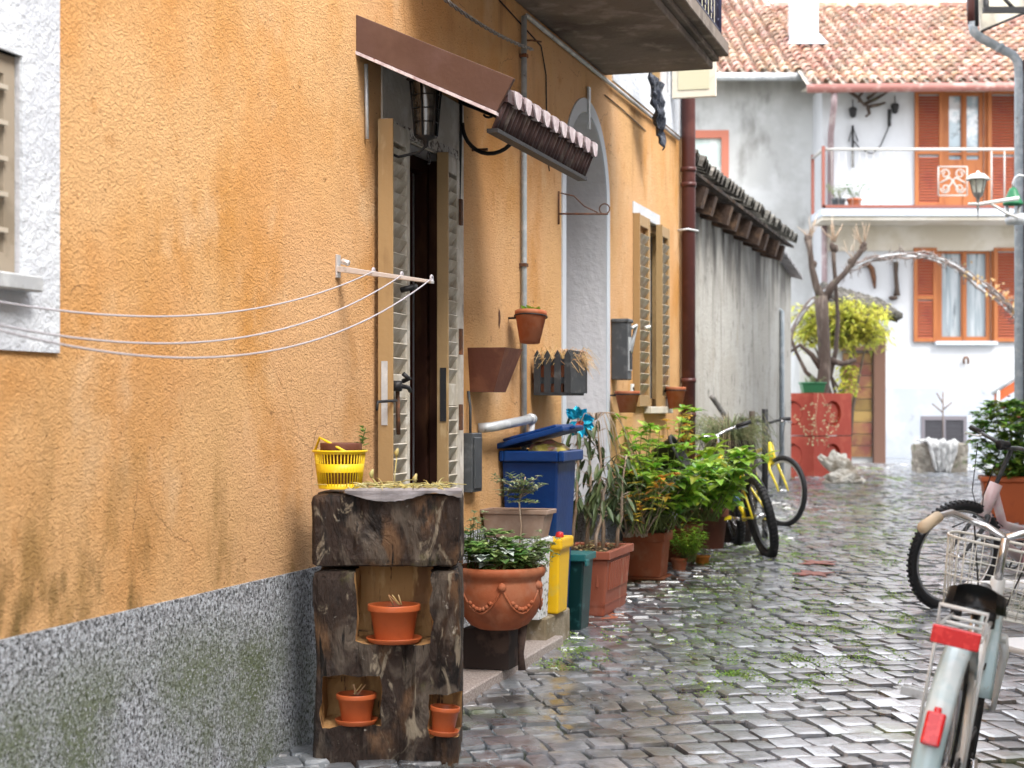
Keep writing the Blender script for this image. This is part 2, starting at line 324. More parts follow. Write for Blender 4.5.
M_foil = mat('turquoise_foil', (.01,.36,.62), .2, [((.05,.60,.80), 30, .45, .6)], [('noise', 60, .01)], metal=.3)
M_curtain = mat('white_lace_curtain', (.28,.33,.36), .8, [((.42,.46,.49), 3, .45, .6, (6,1,.3)), ((.15,.18,.20), 2.5, .58, .7, (5,1,.4))])  # dark upright streaks paint the shade of the folds into the colour
M_pane = mat('window_pane', (.36,.43,.47), .07, [((.60,.65,.68), 2.2, .5, .6, (1,1,.8)), ((.20,.25,.28), 3, .58, .7)], spec=1)
M_dark = mat('dark_interior', (.02,.012,.010), .9)
M_curtred = mat('dark_red_door_curtain', (.07,.018,.012), .95, spec=.05, layers= [((.20,.085,.03), 3, .55, .7, (3,3,.35)), ((.02,.01,.01), 6, .5, .65, (6,6,.3))])
M_glassd = mat('lantern_glass', (.04,.038,.035), .2, [((.09,.085,.08), 12, .5, .65)], spec=1)
M_lampglass = mat('frosted_lamp_glass', (.60,.62,.55), .2, [((.40,.42,.36), 12, .5, .65)])
M_greenpaint = mat('green_enamel', (.025,.17,.075), .4, [((.05,.10,.06), 12, .6, .72)])
M_tarp = mat('black_plastic_sheet', (.03,.035,.05), .35, [((.10,.11,.14), 9, .55, .7)], [('noise', 12, .05)])
M_pinkpaint = mat('pale_pink_bike_paint', (.68,.50,.52), .3, [((.72,.62,.62), 6, .5, .62), ((.55,.25,.30), 5, .6, .7)], coat=.4)
M_bikewhite = mat('white_bike_paint', (.66,.68,.68), .3, [((.5,.45,.38), 16, .66, .76)], coat=.4)
M_bikeblue = mat('pale_blue_mudguard', (.42,.56,.60), .3, [((.58,.66,.68), 6, .5, .66), ((.30,.16,.08), 26, .70, .78)], coat=.4)
M_bikeyel = mat('yellow_bike_paint', (.76,.60,.02), .3, [((.8,.7,.1), 8, .5, .7)], coat=.4)
M_bikedk = mat('dark_blue_bike_paint', (.015,.04,.22), .3, coat=.4)
M_red = mat('red_reflector', (.62,.008,.012), .18, [((.75,.03,.03), 60, .5, .6)], coat=.5)
M_beigegrip = mat('beige_rubber_grip', (.58,.47,.33), .6, [((.45,.35,.24), 14, .55, .7)])
M_saddle = mat('black_saddle_vinyl', (.010,.010,.011), .3, [((.06,.055,.05), 16, .6, .74)], [('noise', 90, .001)])
M_orangesticker = mat('orange_sticker', (.62,.30,.04), .4)
M_drape = mat('white_cloth', (.56,.56,.55), .85, [((.60,.60,.60), 7, .55, .7)], [('noise', 12, .04)])
M_wirewhite = mat('white_wire', (.66,.65,.60), .4)
M_skyline = mat('distant_render', (.6,.6,.6), .9)
# wet cobble
def wet_cobble(name, joint=False):
    m = mat(name, (.135,.148,.168) if not joint else (.035,.032,.028), .3,
        [((.24,.255,.28), 7, .42, .6), ((.05,.047,.045), 3, .5, .66), ((.11,.085,.07), 2.0, .62, .74), ((.09,.12,.04), 1.3, .56, .70, (1,1,1)), ((.03,.03,.03), 24, .62, .70)] if not joint else
        [((.08,.13,.02), 1.6, .42, .56), ((.06,.055,.045), 30, .5, .62)],
        [('noise', 16, .008), ('noise', 60, .003)] if not joint else [('noise', 40, .02)], spec=.8, island=.3 if not joint else 0, rvar=(2.2, .16, .40) if not joint else (3, .15, .5))
    if not joint:
        b = m.node_tree.nodes['Principled BSDF']; b.inputs['Coat Weight'].default_value = 1; b.inputs['Coat Roughness'].default_value = .20; b.inputs['Coat IOR'].default_value = 1.7
    return m
M_cobble = wet_cobble('wet_porphyry_cobbles'); M_joint = wet_cobble('wet_earth_joints', True)
# ------------------------------------------------------------------ facade with openings
def facade(mb, x0, x1, z0, z1, holes=(), y=0, edge=0, mi=0, rmi=None, back=True, bmi=None):
    """front face at y (facing -y) with rectangular or arched openings; holes: dict(a,b,c,d,depth,arch,y)"""
    xs = sorted({x0, x1, *[h['a'] for h in holes], *[h['b'] for h in holes]}); xs = [x for x in xs if x0 <= x <= x1]
    zs = sorted({z0, z1, *[h['c'] for h in holes], *[h['d'] for h in holes]}); zs = [z for z in zs if z0 <= z <= z1]
    rmi = mi if rmi is None else rmi; bmi = rmi if bmi is None else bmi
    for i in range(len(xs)-1):
        for j in range(len(zs)-1):
            cx, cz = (xs[i]+xs[i+1])/2, (zs[j]+zs[j+1])/2
            if any(h['a'] < cx < h['b'] and h['c'] < cz < h['d'] for h in holes): continue
            mb.add([(xs[i],y,zs[j]),(xs[i+1],y,zs[j]),(xs[i+1],y,zs[j+1]),(xs[i],y,zs[j+1])], [(0,1,2,3)], mi)
    for h in holes:
        a, b, c, d = h['a'], h['b'], h['c'], h['d']; dp = y+h.get('depth', .2)
        if h.get('arch'):
            r = (b-a)/2; cx = (a+b)/2; zc = d-r*h.get('k', 1); n = 20
            pts = [(cx-r*math.cos(math.pi*i/n), zc+(d-zc)*math.sin(math.pi*i/n)) for i in range(n+1)]
            for i in range(n):
                p, q = pts[i], pts[i+1]
                mb.add([(p[0],y,p[1]),(q[0],y,q[1]),(q[0],y,d),(p[0],y,d)], [(0,1,2,3)], mi)
            out = [(a, c)]+pts+[(b, c)]
        else: out = [(a, c), (a, d), (b, d), (b, c)]
        m = len(out)
        for i in range(m):
            p, q = out[i], out[(i+1) % m]
            mb.add([(p[0],y,p[1]),(q[0],y,q[1]),(q[0],dp,q[1]),(p[0],dp,p[1])], [(0,1,2,3)], rmi, False)
        if back and h.get('back', True): mb.add([(p[0],dp,p[1]) for p in out], [tuple(range(m))], bmi)
    if edge:
        ye = y+edge
        for p, q in (((x0,z0),(x1,z0)), ((x1,z0),(x1,z1)), ((x1,z1),(x0,z1)), ((x0,z1),(x0,z0))):
            mb.add([(p[0],y,p[1]),(q[0],y,q[1]),(q[0],ye,q[1]),(p[0],ye,p[1])], [(0,1,2,3)], mi)
    return mb
def louvre_leaf(name, parent, w, h, loc, rz, mats, flip=False, pitch=.065, mid=.42, t=.035, lock=False, label=None):
    """a shutter leaf: hinge edge at x=0, free edge at x=w, front at y=0 (facing -y), back y=t"""
    mf, ms = mats
    f = MB(); st = .055
    f.box((0,0,0),(st,t,h)); f.box((w-st,0,0),(w,t,h))
    zr = [(0,.10), (h*mid-.05,h*mid+.05), (h-.08,h)] if mid else [(0,.08),(h-.08,h)]
    for a, b in zr: f.box((st,.001,a),(w-st,t-.001,b))
    o = f.build(name, mf, parent, bevel=.003)
    o.location = loc; o.rotation_euler = (0, 0, rz)
    for k in range(len(zr)-1):
        s = MB(); z = zr[k][1]+.012
        while z+pitch*.6 < zr[k+1][0]:
            M = Matrix.Translation((0, t*.5, z+pitch*.4)) @ Matrix.Rotation(R(-32), 4, 'X')
            s.box((st-.004,-.004,-pitch*.56),(w-st+.004,.004,pitch*.56), M=M); z += pitch
        s.build('louvre_panel', ms, o)
    if label: o['label'] = label
    return o
# ================================================================== ORANGE HOUSE
HX0 = -3.0; HX1 = wu(688)
u = wu
house = thing('orange_house', 'orange stucco house with grey roughcast plinth filling the left side of the lane', 'house', WP(0,0,0), RW)
h_win = dict(a=u(19)-.75, b=u(19.5), c=wz(19,275), d=wz(19,56), depth=.10)
h_door = dict(a=u(402), b=u(450), c=.22, d=wz(430,152), depth=.30)
h_arch = dict(a=u(565), b=u(606), c=.25, d=wz(585,112), depth=.62, arch=True)
h_rwin = dict(a=u(645), b=u(664), c=1.36, d=wz(650,222), depth=.16)
h_up = dict(a=u(628), b=u(668), c=3.75, d=5.4, depth=.2)
mb = MB(); facade(mb, HX0, HX1, -.6, 7.2, [h_win, h_door, h_arch, h_rwin, h_up], 0, mi=0, rmi=1, bmi=1)
mb.add([(HX1,0,.0),(HX1,7,.0),(HX1,7,7.2),(HX1,0,7.2)], [(0,1,2,3)], 0)
mb.add([(HX0,0,-.5),(HX0,7,-.5),(HX0,7,7.2),(HX0,0,7.2)], [(3,2,1,0)], 0)
wall = mb.build('wall', [M_stucco, M_reveal], house)
mb = MB(); facade(mb, HX0, HX1, -.6, .757, [dict(h_door, d=.757, back=False), dict(h_arch, d=.757, arch=False, back=False)], -.012, edge=.02)
mb.build('plinth', M_rough, house)
mb = MB(); mb.box((HX0-.3,-.45,7.2),(HX1+.3,7.3,7.36)); mb.build('roof', M_beige, house)
# white painted patch round the left window
mb = MB(); wx1 = u(57); facade(mb, u(19)-1.2, wx1, wz(56,353), 3.4, [dict(h_win, depth=.03, back=False)], -.009, edge=.012)
mb.build('window_surround', M_whitewash, house)
# left window: frame with dark slats and a curtain behind
mb = MB(); a, b, c, d = h_win['a'], h_win['b'], h_win['c'], h_win['d']; fr = .055
facade(mb, a+.004, b-.004, c+.004, d-.004, [dict(a=a+fr, b=b-fr, c=c+fr, d=d-fr, depth=.04, back=False)], .012)
wf = mb.build('window', mat('taupe_window_frame', (.30,.25,.19), .5, [((.22,.18,.13), 8, .5, .7)]), house)
mb = MB(); z = c+fr+.05
while z < d-fr-.02:
    mb.box((a+fr,-.002,z),(b-fr,.018,z+.012)); z += .092
mb.build('grille', mat('pale_grille_bar', (.42,.37,.30), .5), wf)
mb = MB(); mb.box((a+fr,.060,c+fr),(b-fr,.064,d-fr)); mb.build('pane', mat('left_window_pane', (.18,.17,.17), .15, [((.55,.55,.58), 9, .45, .6, (1,1,2)), ((.30,.14,.08), 8, .62, .72)]), wf)
mb = MB(); mb.box((a-.06,-.06,c-.045),(b+.02,.0,c-.004)); mb.build('sill', M_pipelight, wf, bevel=.004)
# door plaster surround, frame and shutters
dz1 = h_door['d']
mb = MB(); facade(mb, u(381), u(462), .50, 2.78, [dict(h_door, depth=.02, back=False, c=.50, d=dz1)], -.008, edge=.010)
mb.build('door_surround', M_doorplaster, house)
door = MB(); a, b = h_door['a'], h_door['b']
door.box((a,.10,.22),(a+.045,.16,dz1)); door.box((b-.045,.10,.22),(b,.16,dz1)); door.box((a+.045,.10,dz1-.06),(b-.045,.16,dz1))
door.box((b-.012,.012,.22),(b-.002,.098,dz1)); dr = door.build('door_frame', mat('dark_door_frame_wood', (.045,.018,.012), .7, [((.09,.04,.02), 6, .5, .7, (1,1,.3))], spec=.1), house, bevel=.003)
mb = MB(); mb.box((a-.25,-.03,dz1+.005),(b+.03,.02,dz1+.05)); mb.build('worn_lintel', mat('flaking_white_lintel', (.55,.53,.50), .8, [((.12,.10,.09), 40, .48, .58)], [('noise', 40, .01)]), dr)
cm = MB(); n = 22
for i in range(n):
    x0, x1 = a+(b-a)*i/n, a+(b-a)*(i+1)/n
    cm.add([(x0,.20+.02*math.sin(i*1.9),.22),(x1,.20+.02*math.sin((i+1)*1.9),.22),(x1,.20+.02*math.sin((i+1)*1.9),dz1),(x0,.20+.02*math.sin(i*1.9),dz1)], [(0,1,2,3)], 0, True)
cm.build('door_curtain', M_curtred, dr)
SHH = 2.05; lw = .31
sl = louvre_leaf('shutter', house, lw, SHH, (u(399.5), -.012, dz1-SHH+.03), math.pi+R(3), (M_shut, M_shut), pitch=.062, mid=.47, label='open louvred door shutter folded back on the wall, with lock and handle')
# leaf folded back: its visible face is the one turned to the lane (local +y after the turn)
lx = lw
mb = MB(); mb.box((lx,-.006,0),(lx+.012,.058,SHH)); mb.build('edge_strip', M_tan, sl, bevel=.002)
mb = MB(); mb.box((lx+.0125,.010,SHH*.47-.16),(lx+.0155,.036,SHH*.47+.10)); mb.build('lock_plate', M_pipelight, sl)
mb = MB(); hz = SHH*.47
mb.tube([(lx-.05,.036,hz),(lx-.05,.075,hz)], .022, 12); mb.tube([(lx-.05,.070,hz),(lx-.16,.072,hz-.005),(lx-.19,.072,hz-.02)], .009, 8)
mb.tube([(lx-.03,.060,hz-.06),(lx+.06,.060,hz-.062),(lx+.19,.05,hz-.066),(lx+.2,.05,hz-.10)], .006, 6)
mb.tube([(lx-.09,.07,hz+.02),(lx-.08,.10,hz+.03),(lx-.06,.08,hz+.05)], .010, 8)
mb.build('handle', M_black, sl)
mb = MB(); mb.tube([(lx-.08,.05,hz-.02),(lx-.085,.052,hz-.20)], .009, 6); mb.build('key_fob', M_rust, sl)
mb = MB(); mb.tube([(lx-.16,.04,hz+.40),(lx-.16,.085,hz+.41),(lx-.22,.085,hz+.42)], .012, 8); mb.build('latch', M_black, sl)
sr = louvre_leaf('shutter', house, .255, SHH, (b+.0, -.012, dz1-SHH), math.pi+R(4), (M_shut, M_shut), pitch=.062, mid=.47, label='half closed louvred door shutter beside the red curtain')
mb = MB(); mb.box((.255,-.004,0),(.271,.048,SHH)); mb.build('edge_strip', M_tan, sr, bevel=.002)
mb = MB(); mb.box((.272,.012,SHH*.47-.12),(.276,.040,SHH*.47+.12)); mb.build('lock_plate', M_black, sr)
mb = MB()
for zz in (.18, .8, 1.15, 1.75): mb.box((-.012,.030,zz),(.02,.048,zz+.12))
mb.build('hinge', M_rust, sr)
# arch trim band
mb = MB(); a, b, d = h_arch['a'], h_arch['b'], h_arch['d']; r = (b-a)/2; cx = (a+b)/2; zc = d-r; w = .085; n = 28
pi_, po = [(a, .757)], [(a-w, .757)]
for i in range(n+1):
    t = math.pi*i/n; pi_.append((cx-r*math.cos(t), zc+r*math.sin(t))); po.append((cx-(r+w)*math.cos(t), zc+(r+w*1.0)*math.sin(t)))
pi_.append((b, .757)); po.append((b+w, .757))
for i in range(len(pi_)-1):
    p, q, s_, t_ = pi_[i], pi_[i+1], po[i+1], po[i]
    mb.add([(p[0],-.008,p[1]),(t_[0],-.008,t_[1]),(s_[0],-.008,s_[1]),(q[0],-.008,q[1]), (t_[0],.002,t_[1]),(s_[0],.002,s_[1]),(p[0],.002,p[1]),(q[0],.002,q[1])], [(0,1,2,3),(1,4,5,2),(0,3,7,6)], 0)
mb.build('arch_trim', M_bluewhite, house)
mb = MB(); mb.box((cx-.015,-.02,d-.10),(cx+.03,-.009,d+.16)); mb.build('arch_keystone', M_pipelight, house)
mb = MB(); mb.tube([(b+.002,.30,2.95),(b-.004,.31,2.4),(b-.006,.31,1.9)], .006, 6); mb.build('arch_cable', M_white_paint, house)
# right window
a, b, c, d = h_rwin['a'], h_rwin['b'], h_rwin['c'], h_rwin['d']
mb = MB(); facade(mb, u(632.5), u(659), d+.001, wz(632.5,201), [], -.008, edge=.010); mb.build('window_surround', M_whitewash, house)
wf = MB(); facade(wf, a+.003, b-.003, c+.003, d-.003, [dict(a=a+.06, b=b-.06, c=c+.06, d=d-.06, depth=.05, back=False)], .03)
wr = wf.build('window', M_tan, house)
mb = MB(); mb.box((a+.06,.09,c+.06),(b-.06,.094,d-.06)); mb.build('pane', M_pane, wr)
mb = MB(); mb.box((a-.05,-.06,c-.05),(b+.05,.0,c)); mb.build('sill', M_cream, wr, bevel=.004)
l1 = louvre_leaf('shutter', house, .40, d-c, (a-.003, -.004, c), math.pi+R(0), (M_tan, M_shutS), pitch=.075, mid=.0, label='open shutter leaf left of the far window')
mb = MB(); mb.box((.40,-.002,0),(.414,.046,d-c)); mb.build('edge_strip', M_tan, l1)
l2 = louvre_leaf('shutter', house, .36, d-c, (b+.03, -.004, c), math.pi+R(1), (M_tan, M_shutS), pitch=.075, mid=.0, label='half open shutter leaf right of the far window')
mb = MB(); mb.box((.36,-.002,0),(.374,.044,d-c)); mb.build('edge_strip', M_tan, l2)
mb = MB(); mb.tube([(.3,.06,.55),(.25,.08,.56),(.22,.07,.54)], .012, 6); mb.build('catch', M_white_paint, l1)
# upper opening with white surround and an open cream shutter seen end on
a, b, c, d = h_up['a'], h_up['b'], h_up['c'], h_up['d']
mb = MB(); facade(mb, u(612), u(681.5), 3.50, 5.8, [dict(h_up, depth=.02, back=False)], -.009, edge=.011); mb.build('window_surround', M_whitewash, house)
uf = MB(); facade(uf, a+.003, b-.003, c+.003, d-.003, [dict(a=a+.06, b=b-.06, c=c+.06, d=d-.06, depth=.05, back=False)], .06)
ur = uf.build('window', M_tan, house); mb = MB(); mb.box((a+.06,.12,c+.06),(b-.06,.124,d-.06)); mb.build('pane', M_pane, ur)
# downpipe with clips
PU = u(688.5, .07)
mb = MB(); mb.tube([(PU,-.07,.0),(PU,-.07,7.1)], .055, 14)
for zz in (1.28, 1.55, 3.1, 3.22, 5.0): mb.tube([(PU,-.07,zz),(PU,-.07,zz+.035)], .062, 14)
dp = mb.build('downpipe', M_pipebrown, house)
mb = MB(); mb.tube([(PU-.09,-.0,wz(688,236)),(PU-.075,-.08,wz(688,236)+.01),(PU,-.145,wz(688,236)),(PU+.075,-.08,wz(688,236)-.02),(PU+.08,.0,wz(688,236)-.03)], .009, 6); mb.build('pipe_clip', M_pipelight, dp)
# balcony
B0, B1 = u(500)-1.6, u(604); bz = wz(604, 75.5)
bal = MB(); bal.box((B0,-.705,bz),(B1,-.0,bz+.05)); bal.box((B0,-.74,bz+.05),(B1+.02,-.0,bz+.085)); bal.box((B0-.0,-.80,bz+.085),(B1+.04,0,bz+.17))
M_balc = mat('stained_concrete_soffit', (.20,.165,.14), .9, [((.12,.10,.085), 1.6, .45, .65, (1,.6,1)), ((.29,.25,.22), 6, .5, .7), ((.07,.055,.05), 3.5, .56, .7, (.5,1,1))], [('noise', 30, .006)])
bo = bal.build('balcony', M_balc, house, bevel=.006)
rl = MB(); zt = bz+1.05; n = int((B1-B0)/.11)
for i in range(n+1):
    x = B0+.04+(B1-B0-.06)*i/n; rl.tube([(x,-.745,bz+.17),(x,-.745,zt)], .0075, 6)
    if i % 2 == 0: rl.tube(arc(x+.055, bz+.34, .05, 0, 360, 12, -.745), .004, 5)
for k in range(6):
    y = -.745+.73*k/6; rl.tube([(B1-.02,y,bz+.17),(B1-.02,y,zt)], .0075, 6)
rl.tube([(B0,-.745,zt),(B1-.02,-.745,zt),(B1-.02,0,zt)], .016, 8); rl.tube([(B0,-.745,bz+.24),(B1-.02,-.745,bz+.24),(B1-.02,0,bz+.24)], .009, 6)
rl.tube([(B1-.02,-.745,bz+.16),(B1-.02,-.745,zt)], .018, 8)
rl.build('railing', mat('blue_black_iron', (.045,.05,.10), .5), bo)
# open cream shutter by the upper window, standing out from the wall
us = MB(); ux = u(668)+.05; zb = wz(660, 90); us.box((ux,-.36,zb),(ux+.04,-.02,zb+1.6)); us2 = us.build('shutter', M_cream, house, bevel=.004, ); us2['label'] = 'cream shutter standing open under the balcony edge'
mb = MB(); mb.box((ux-.006,-.31,zb+.06),(ux-.001,-.07,zb+1.5)); mb.build('panel', mat('cream_panel', (.52,.50,.36), .5), us2)
# step slab in front of the door
step = wthing('door_step', 'low speckled stone slab lying on the cobbles in front of the door', 'step', u(440), .18, gz(7.4)+.0)
s0, s1 = u(380)-u(440), 8.25-u(440)
mb = MB(); mb.frus((s0,s1,-.175,.17),(s0,s1,-.17,.17),-.05,.075+.0); mb.build('slab', M_slab, step, bevel=.006)
step.rotation_euler = (0, -math.atan(GS*CS), RW)
M_rafter = mat('brown_beam_ends', (.055,.035,.026), .85, [((.13,.08,.05), 6, .5, .65), ((.04,.025,.02), 9, .55, .7)], [('noise', 30, .01)])
# ================================================================== GREY WALL + LEAN-TO ROOF
gw = thing('boundary_wall', 'tall weathered grey rendered wall with a tiled lean-to roof beyond the orange house', 'wall', WP(HX1,0,0), RW)
GW = .32; GL = wu(791,-GW)-HX1; gt = 3.30
mb = MB(); mb.box((.02,GW,-.3),(GL,GW+.32,gt)); mb.build('wall', M_greywall, gw)
LR = GL-2.2
rf = MB(); rf.add([(.05,.02,gt+.02),(LR,.02,gt+.02),(LR,3.0,gt+.95),(.05,3.0,gt+.95),(.05,.02,gt+.05),(LR,.02,gt+.05),(LR,3.0,gt+.98),(.05,3.0,gt+.98)], [(0,3,2,1),(4,5,6,7),(0,1,5,4),(1,2,6,5),(2,3,7,6),(3,0,4,7)])
ro = rf.build('lean_to_roof', M_wood_dark, gw)
x = .35
while x < LR-.1:
    mb = MB(); M = Matrix.Translation((x,GW-.27,gt-.115)) @ Matrix.Rotation(R(16), 4, 'X'); mb.box((-.07,rnd.uniform(-.02,.05),-.09),(.07,.7,.09), M=M)
    mb.build('rafter', M_rafter, ro); x += .70
mb = MB(); mb.box((.03,GW-.05,gt-.02),(LR,GW+.02,gt+.03)); mb.build('eaves_board', M_rafter, ro)
mb = MB(); x = .1
while x < LR:
    for k in range(6):
        M = Matrix.Translation((x,-.02+k*.42+rnd.uniform(-.02,.02),gt+.07+k*.132)) @ Matrix.Rotation(R(17.3), 4, 'X')
        n = 6; rr = .085
        vs = [(rr*math.cos(math.pi*i/n), 0, rr*1.15*math.sin(math.pi*i/n)+rnd.uniform(0,.006)) for i in range(n+1)]+[(rr*.8*math.cos(math.pi*i/n), .47, rr*.8*math.sin(math.pi*i/n)+.02) for i in range(n+1)]
        vs += [(v[0]*.8, 0, v[2]*.8) for v in vs[:n+1]]
        mb.add(vs, [(i,i+1,n+2+i,n+1+i) for i in range(n)]+[(i,i+1,2*n+3+i,2*n+2+i) for i in range(n)], 0, False, M)
    x += .205
mb.build('tiles', M_darktile, ro)
mb = MB()
for i in range(6):
    x0 = LR-.05+i*.38; zz = gt+.05-i*.035
    M = Matrix.Translation((x0,GW-.05,zz)) @ Matrix.Rotation(R(14), 4, 'X') @ Matrix.Rotation(R(7), 4, 'Y')
    mb.box((0,-.12,0),(.42,.40,.025), M=M)
mb.build('coping_slabs', mat('pale_grey_coping', (.42,.41,.42), .8, [((.18,.17,.16), 8, .5, .65)], [('noise', 25, .01)]), gw)
cpx = wu(783.5, -GW+.05)-HX1
mb = MB(); mb.tube([(cpx,GW-.03,.0),(cpx,GW-.03,2.6),(cpx,GW+.05,2.65)], .03, 8); mb.build('grey_pipe', M_pipegrey, gw)
# ================================================================== TIMBER BLOCK PLANTER
def solid_from(mb, name, mats, parent): return mb.build(name, mats, parent)
def timber(name, x0, x1, y0, y1, z0, z1, cuts, parent, seed, amp=.012, top_hollow=None):
    """rough hewn block: dense rounded box, displaced, niches cut out with a boolean"""
    bm = bmesh.new(); bmesh.ops.create_cube(bm, size=1)
    bmesh.ops.scale(bm, vec=(x1-x0, y1-y0, z1-z0), verts=bm.verts)
    bmesh.ops.translate(bm, vec=((x0+x1)/2, (y0+y1)/2, (z0+z1)/2), verts=bm.verts)
    bmesh.ops.bevel(bm, geom=bm.edges[:], offset=.028, segments=2, profile=.6, affect='EDGES')
    for ax, a, b, st in ((0, x0, x1, .022), (1, y0, y1, .03), (2, z0, z1, .022)):
        n = int((b-a)/st)
        for i in range(1, n):
            co = [0,0,0]; co[ax] = a+(b-a)*i/n; no = [0,0,0]; no[ax] = 1
            bmesh.ops.bisect_plane(bm, geom=bm.verts[:]+bm.edges[:]+bm.faces[:], plane_co=co, plane_no=no, dist=1e-5)
    bmesh.ops.triangulate(bm, faces=[f for f in bm.faces if len(f.verts) > 4])
    me = bpy.data.meshes.new(name); bm.to_mesh(me); bm.free()
    def disp(me, amp):
        for v in me.vertices:
            p = v.co; q = Vector((p.x*9+seed, p.y*9, p.z*4)); q2 = Vector((p.x*40, p.y*40, p.z*14+seed))
            c = Vector((p.x-(x0+x1)/2, p.y-(y0+y1)/2, 0)); c = c.normalized() if c.length > .01 else Vector((0,0,0))
            d = amp*noise.noise(q)*1.6+amp*.45*noise.noise(q2)
            crack = 0
            for cx, wv in ((.085, 1.), (-.11, 2.), (.19, 3.)):     # drying checks running down the front
                dx = p.x-(cx+.012*noise.noise(Vector((wv, seed, p.z*7))))
                if abs(dx) < .012 and p.y < y0+.06: crack = max(crack, (1-abs(dx)/.012)*.022)
            v.co = p+c*(d-crack)+Vector((0,0,1))*amp*.5*noise.noise(Vector((p.x*12, p.y*12, seed)))*(1 if p.z > (z0+z1)/2 else -1)
    disp(me, amp)
    for m in mats_t: me.materials.append(m)
    o = bpy.data.objects.new(name, me); COL.objects.link(o)
    tmp = []
    for (a, b, c, d, e, f) in cuts:
        cb = bmesh.new(); bmesh.ops.create_cube(cb, size=1); bmesh.ops.scale(cb, vec=(b-a, d-c, f-e), verts=cb.verts)
        bmesh.ops.translate(cb, vec=((a+b)/2, (c+d)/2, (e+f)/2), verts=cb.verts)
        bmesh.ops.subdivide_edges(cb, edges=cb.edges[:], cuts=7, use_grid_fill=True)
        for v in cb.verts: v.co += Vector((noise.noise(v.co*17+Vector((seed,0,0))), noise.noise(v.co*17+Vector((0,seed,5))), noise.noise(v.co*17+Vector((9,0,seed)))))*.014
        cm = bpy.data.meshes.new('cutter'); cb.to_mesh(cm); cb.free()
        for m in mats_t: cm.materials.append(m)
        cm.polygons.foreach_set('material_index', [1]*len(cm.polygons))
        co = bpy.data.objects.new('cutter', cm); COL.objects.link(co); tmp.append(co)
        md = o.modifiers.new('cut', 'BOOLEAN'); md.operation = 'DIFFERENCE'; md.object = co; md.solver = 'EXACT'
    bpy.context.view_layer.update()
    ev = o.evaluated_get(bpy.context.evaluated_depsgraph_get()); nm = bpy.data.meshes.new_from_object(ev)
    o.modifiers.clear(); o.data = nm
    for t in tmp: bpy.data.objects.remove(t, do_unlink=True)
    o.parent = parent
    return o
mats_t = [M_wood_dark, M_wood_cut]
LY = 5.91; LS = F/LY
def lx_(px): return (px-386)/LS
def lz_(py): return (768-py)/LS
log = thing('timber_planter', 'tall dark weathered timber block with carved niches holding small terracotta pots', 'planter', ((386-512)/LS, LY, gz(LY)))
timber('trunk', lx_(313), lx_(459), 0, .40, -.03, lz_(571),
       [(lx_(355), lx_(431), -.05, .20, lz_(643), lz_(560)), (lx_(321), lx_(381), -.05, .19, lz_(726), lz_(676)), (lx_(429), lx_(475), -.05, .17, lz_(737), lz_(694))], log, 1.3)
timber('top_block', lx_(312), lx_(460), .004, .41, lz_(567), lz_(494), [(lx_(338), lx_(446), .07, .34, lz_(520), lz_(480))], log, 4.1)
mb = MB(); n = 26; x0, x1 = lx_(345), lx_(462)
vs = []; zt = lz_(489)
for i in range(n+1):
    t = i/n; x = x0+(x1-x0)*t
    dz = .012+.030*max(0, math.sin(math.pi*min(1, t/.72)))+(.018 if t > .8 else 0)*(t-.8)/.2+.002*math.sin(i*3.1)
    vs += [(x, -.012+.004*math.sin(i*.8), zt-dz), (x, -.014, zt-.004), (x, .05, zt+.002+.002*math.sin(i*2.3)), (x, .05, zt-.014)]
fs = []
for i in range(n):
    for k in range(4): fs.append((4*i+k, 4*i+4+k, 4*i+4+(k+1) % 4, 4*i+(k+1) % 4))
fs += [(3,2,1,0), tuple(4*n+k for k in range(4))]
mb.add(vs, fs); mb.build('pale_lip', M_wood_pale, log)
mb = MB(); mb.box((lx_(340), .075, lz_(521)), (lx_(444), .335, lz_(499))); mb.build('soil', M_soil, log)
mb = MB()
for i in range(110):
    x = rnd.uniform(lx_(342), lx_(452)); y = rnd.uniform(.02, .30); z = lz_(492)+rnd.uniform(0, .02)
    a = rnd.uniform(0, 6.28); L = rnd.uniform(.04, .11); k = rnd.uniform(-.01, .022)
    mb.tube([(x,y,z),(x+math.cos(a)*L*.5,y+math.sin(a)*L*.4,z+.5*k+.006),(x+math.cos(a)*L,y+math.sin(a)*L*.8,z+k)], [.0022,.0018,.001], 4)
for (x, h, b) in ((lx_(392), .13, .01), (lx_(378), .055, -.03), (lx_(405), .04, .03)):
    mb.tube([(x,.10,lz_(494)),(x+b*.3,.10,lz_(494)+h*.5),(x+b,.10,lz_(494)+h)], [.003,.0025,.002], 5)
    mb.tube([(x+b,.10,lz_(494)+h-.003),(x+b-.002,.10,lz_(494)+h+.012),(x+b+.004,.10,lz_(494)+h+.028)], [.004,.009,.003], 6)
tag(mb.build('dry_stalks', M_straw2, None), 'dry yellow bulb stalks lying on top of the timber planter', 'dead plant').location = log.location
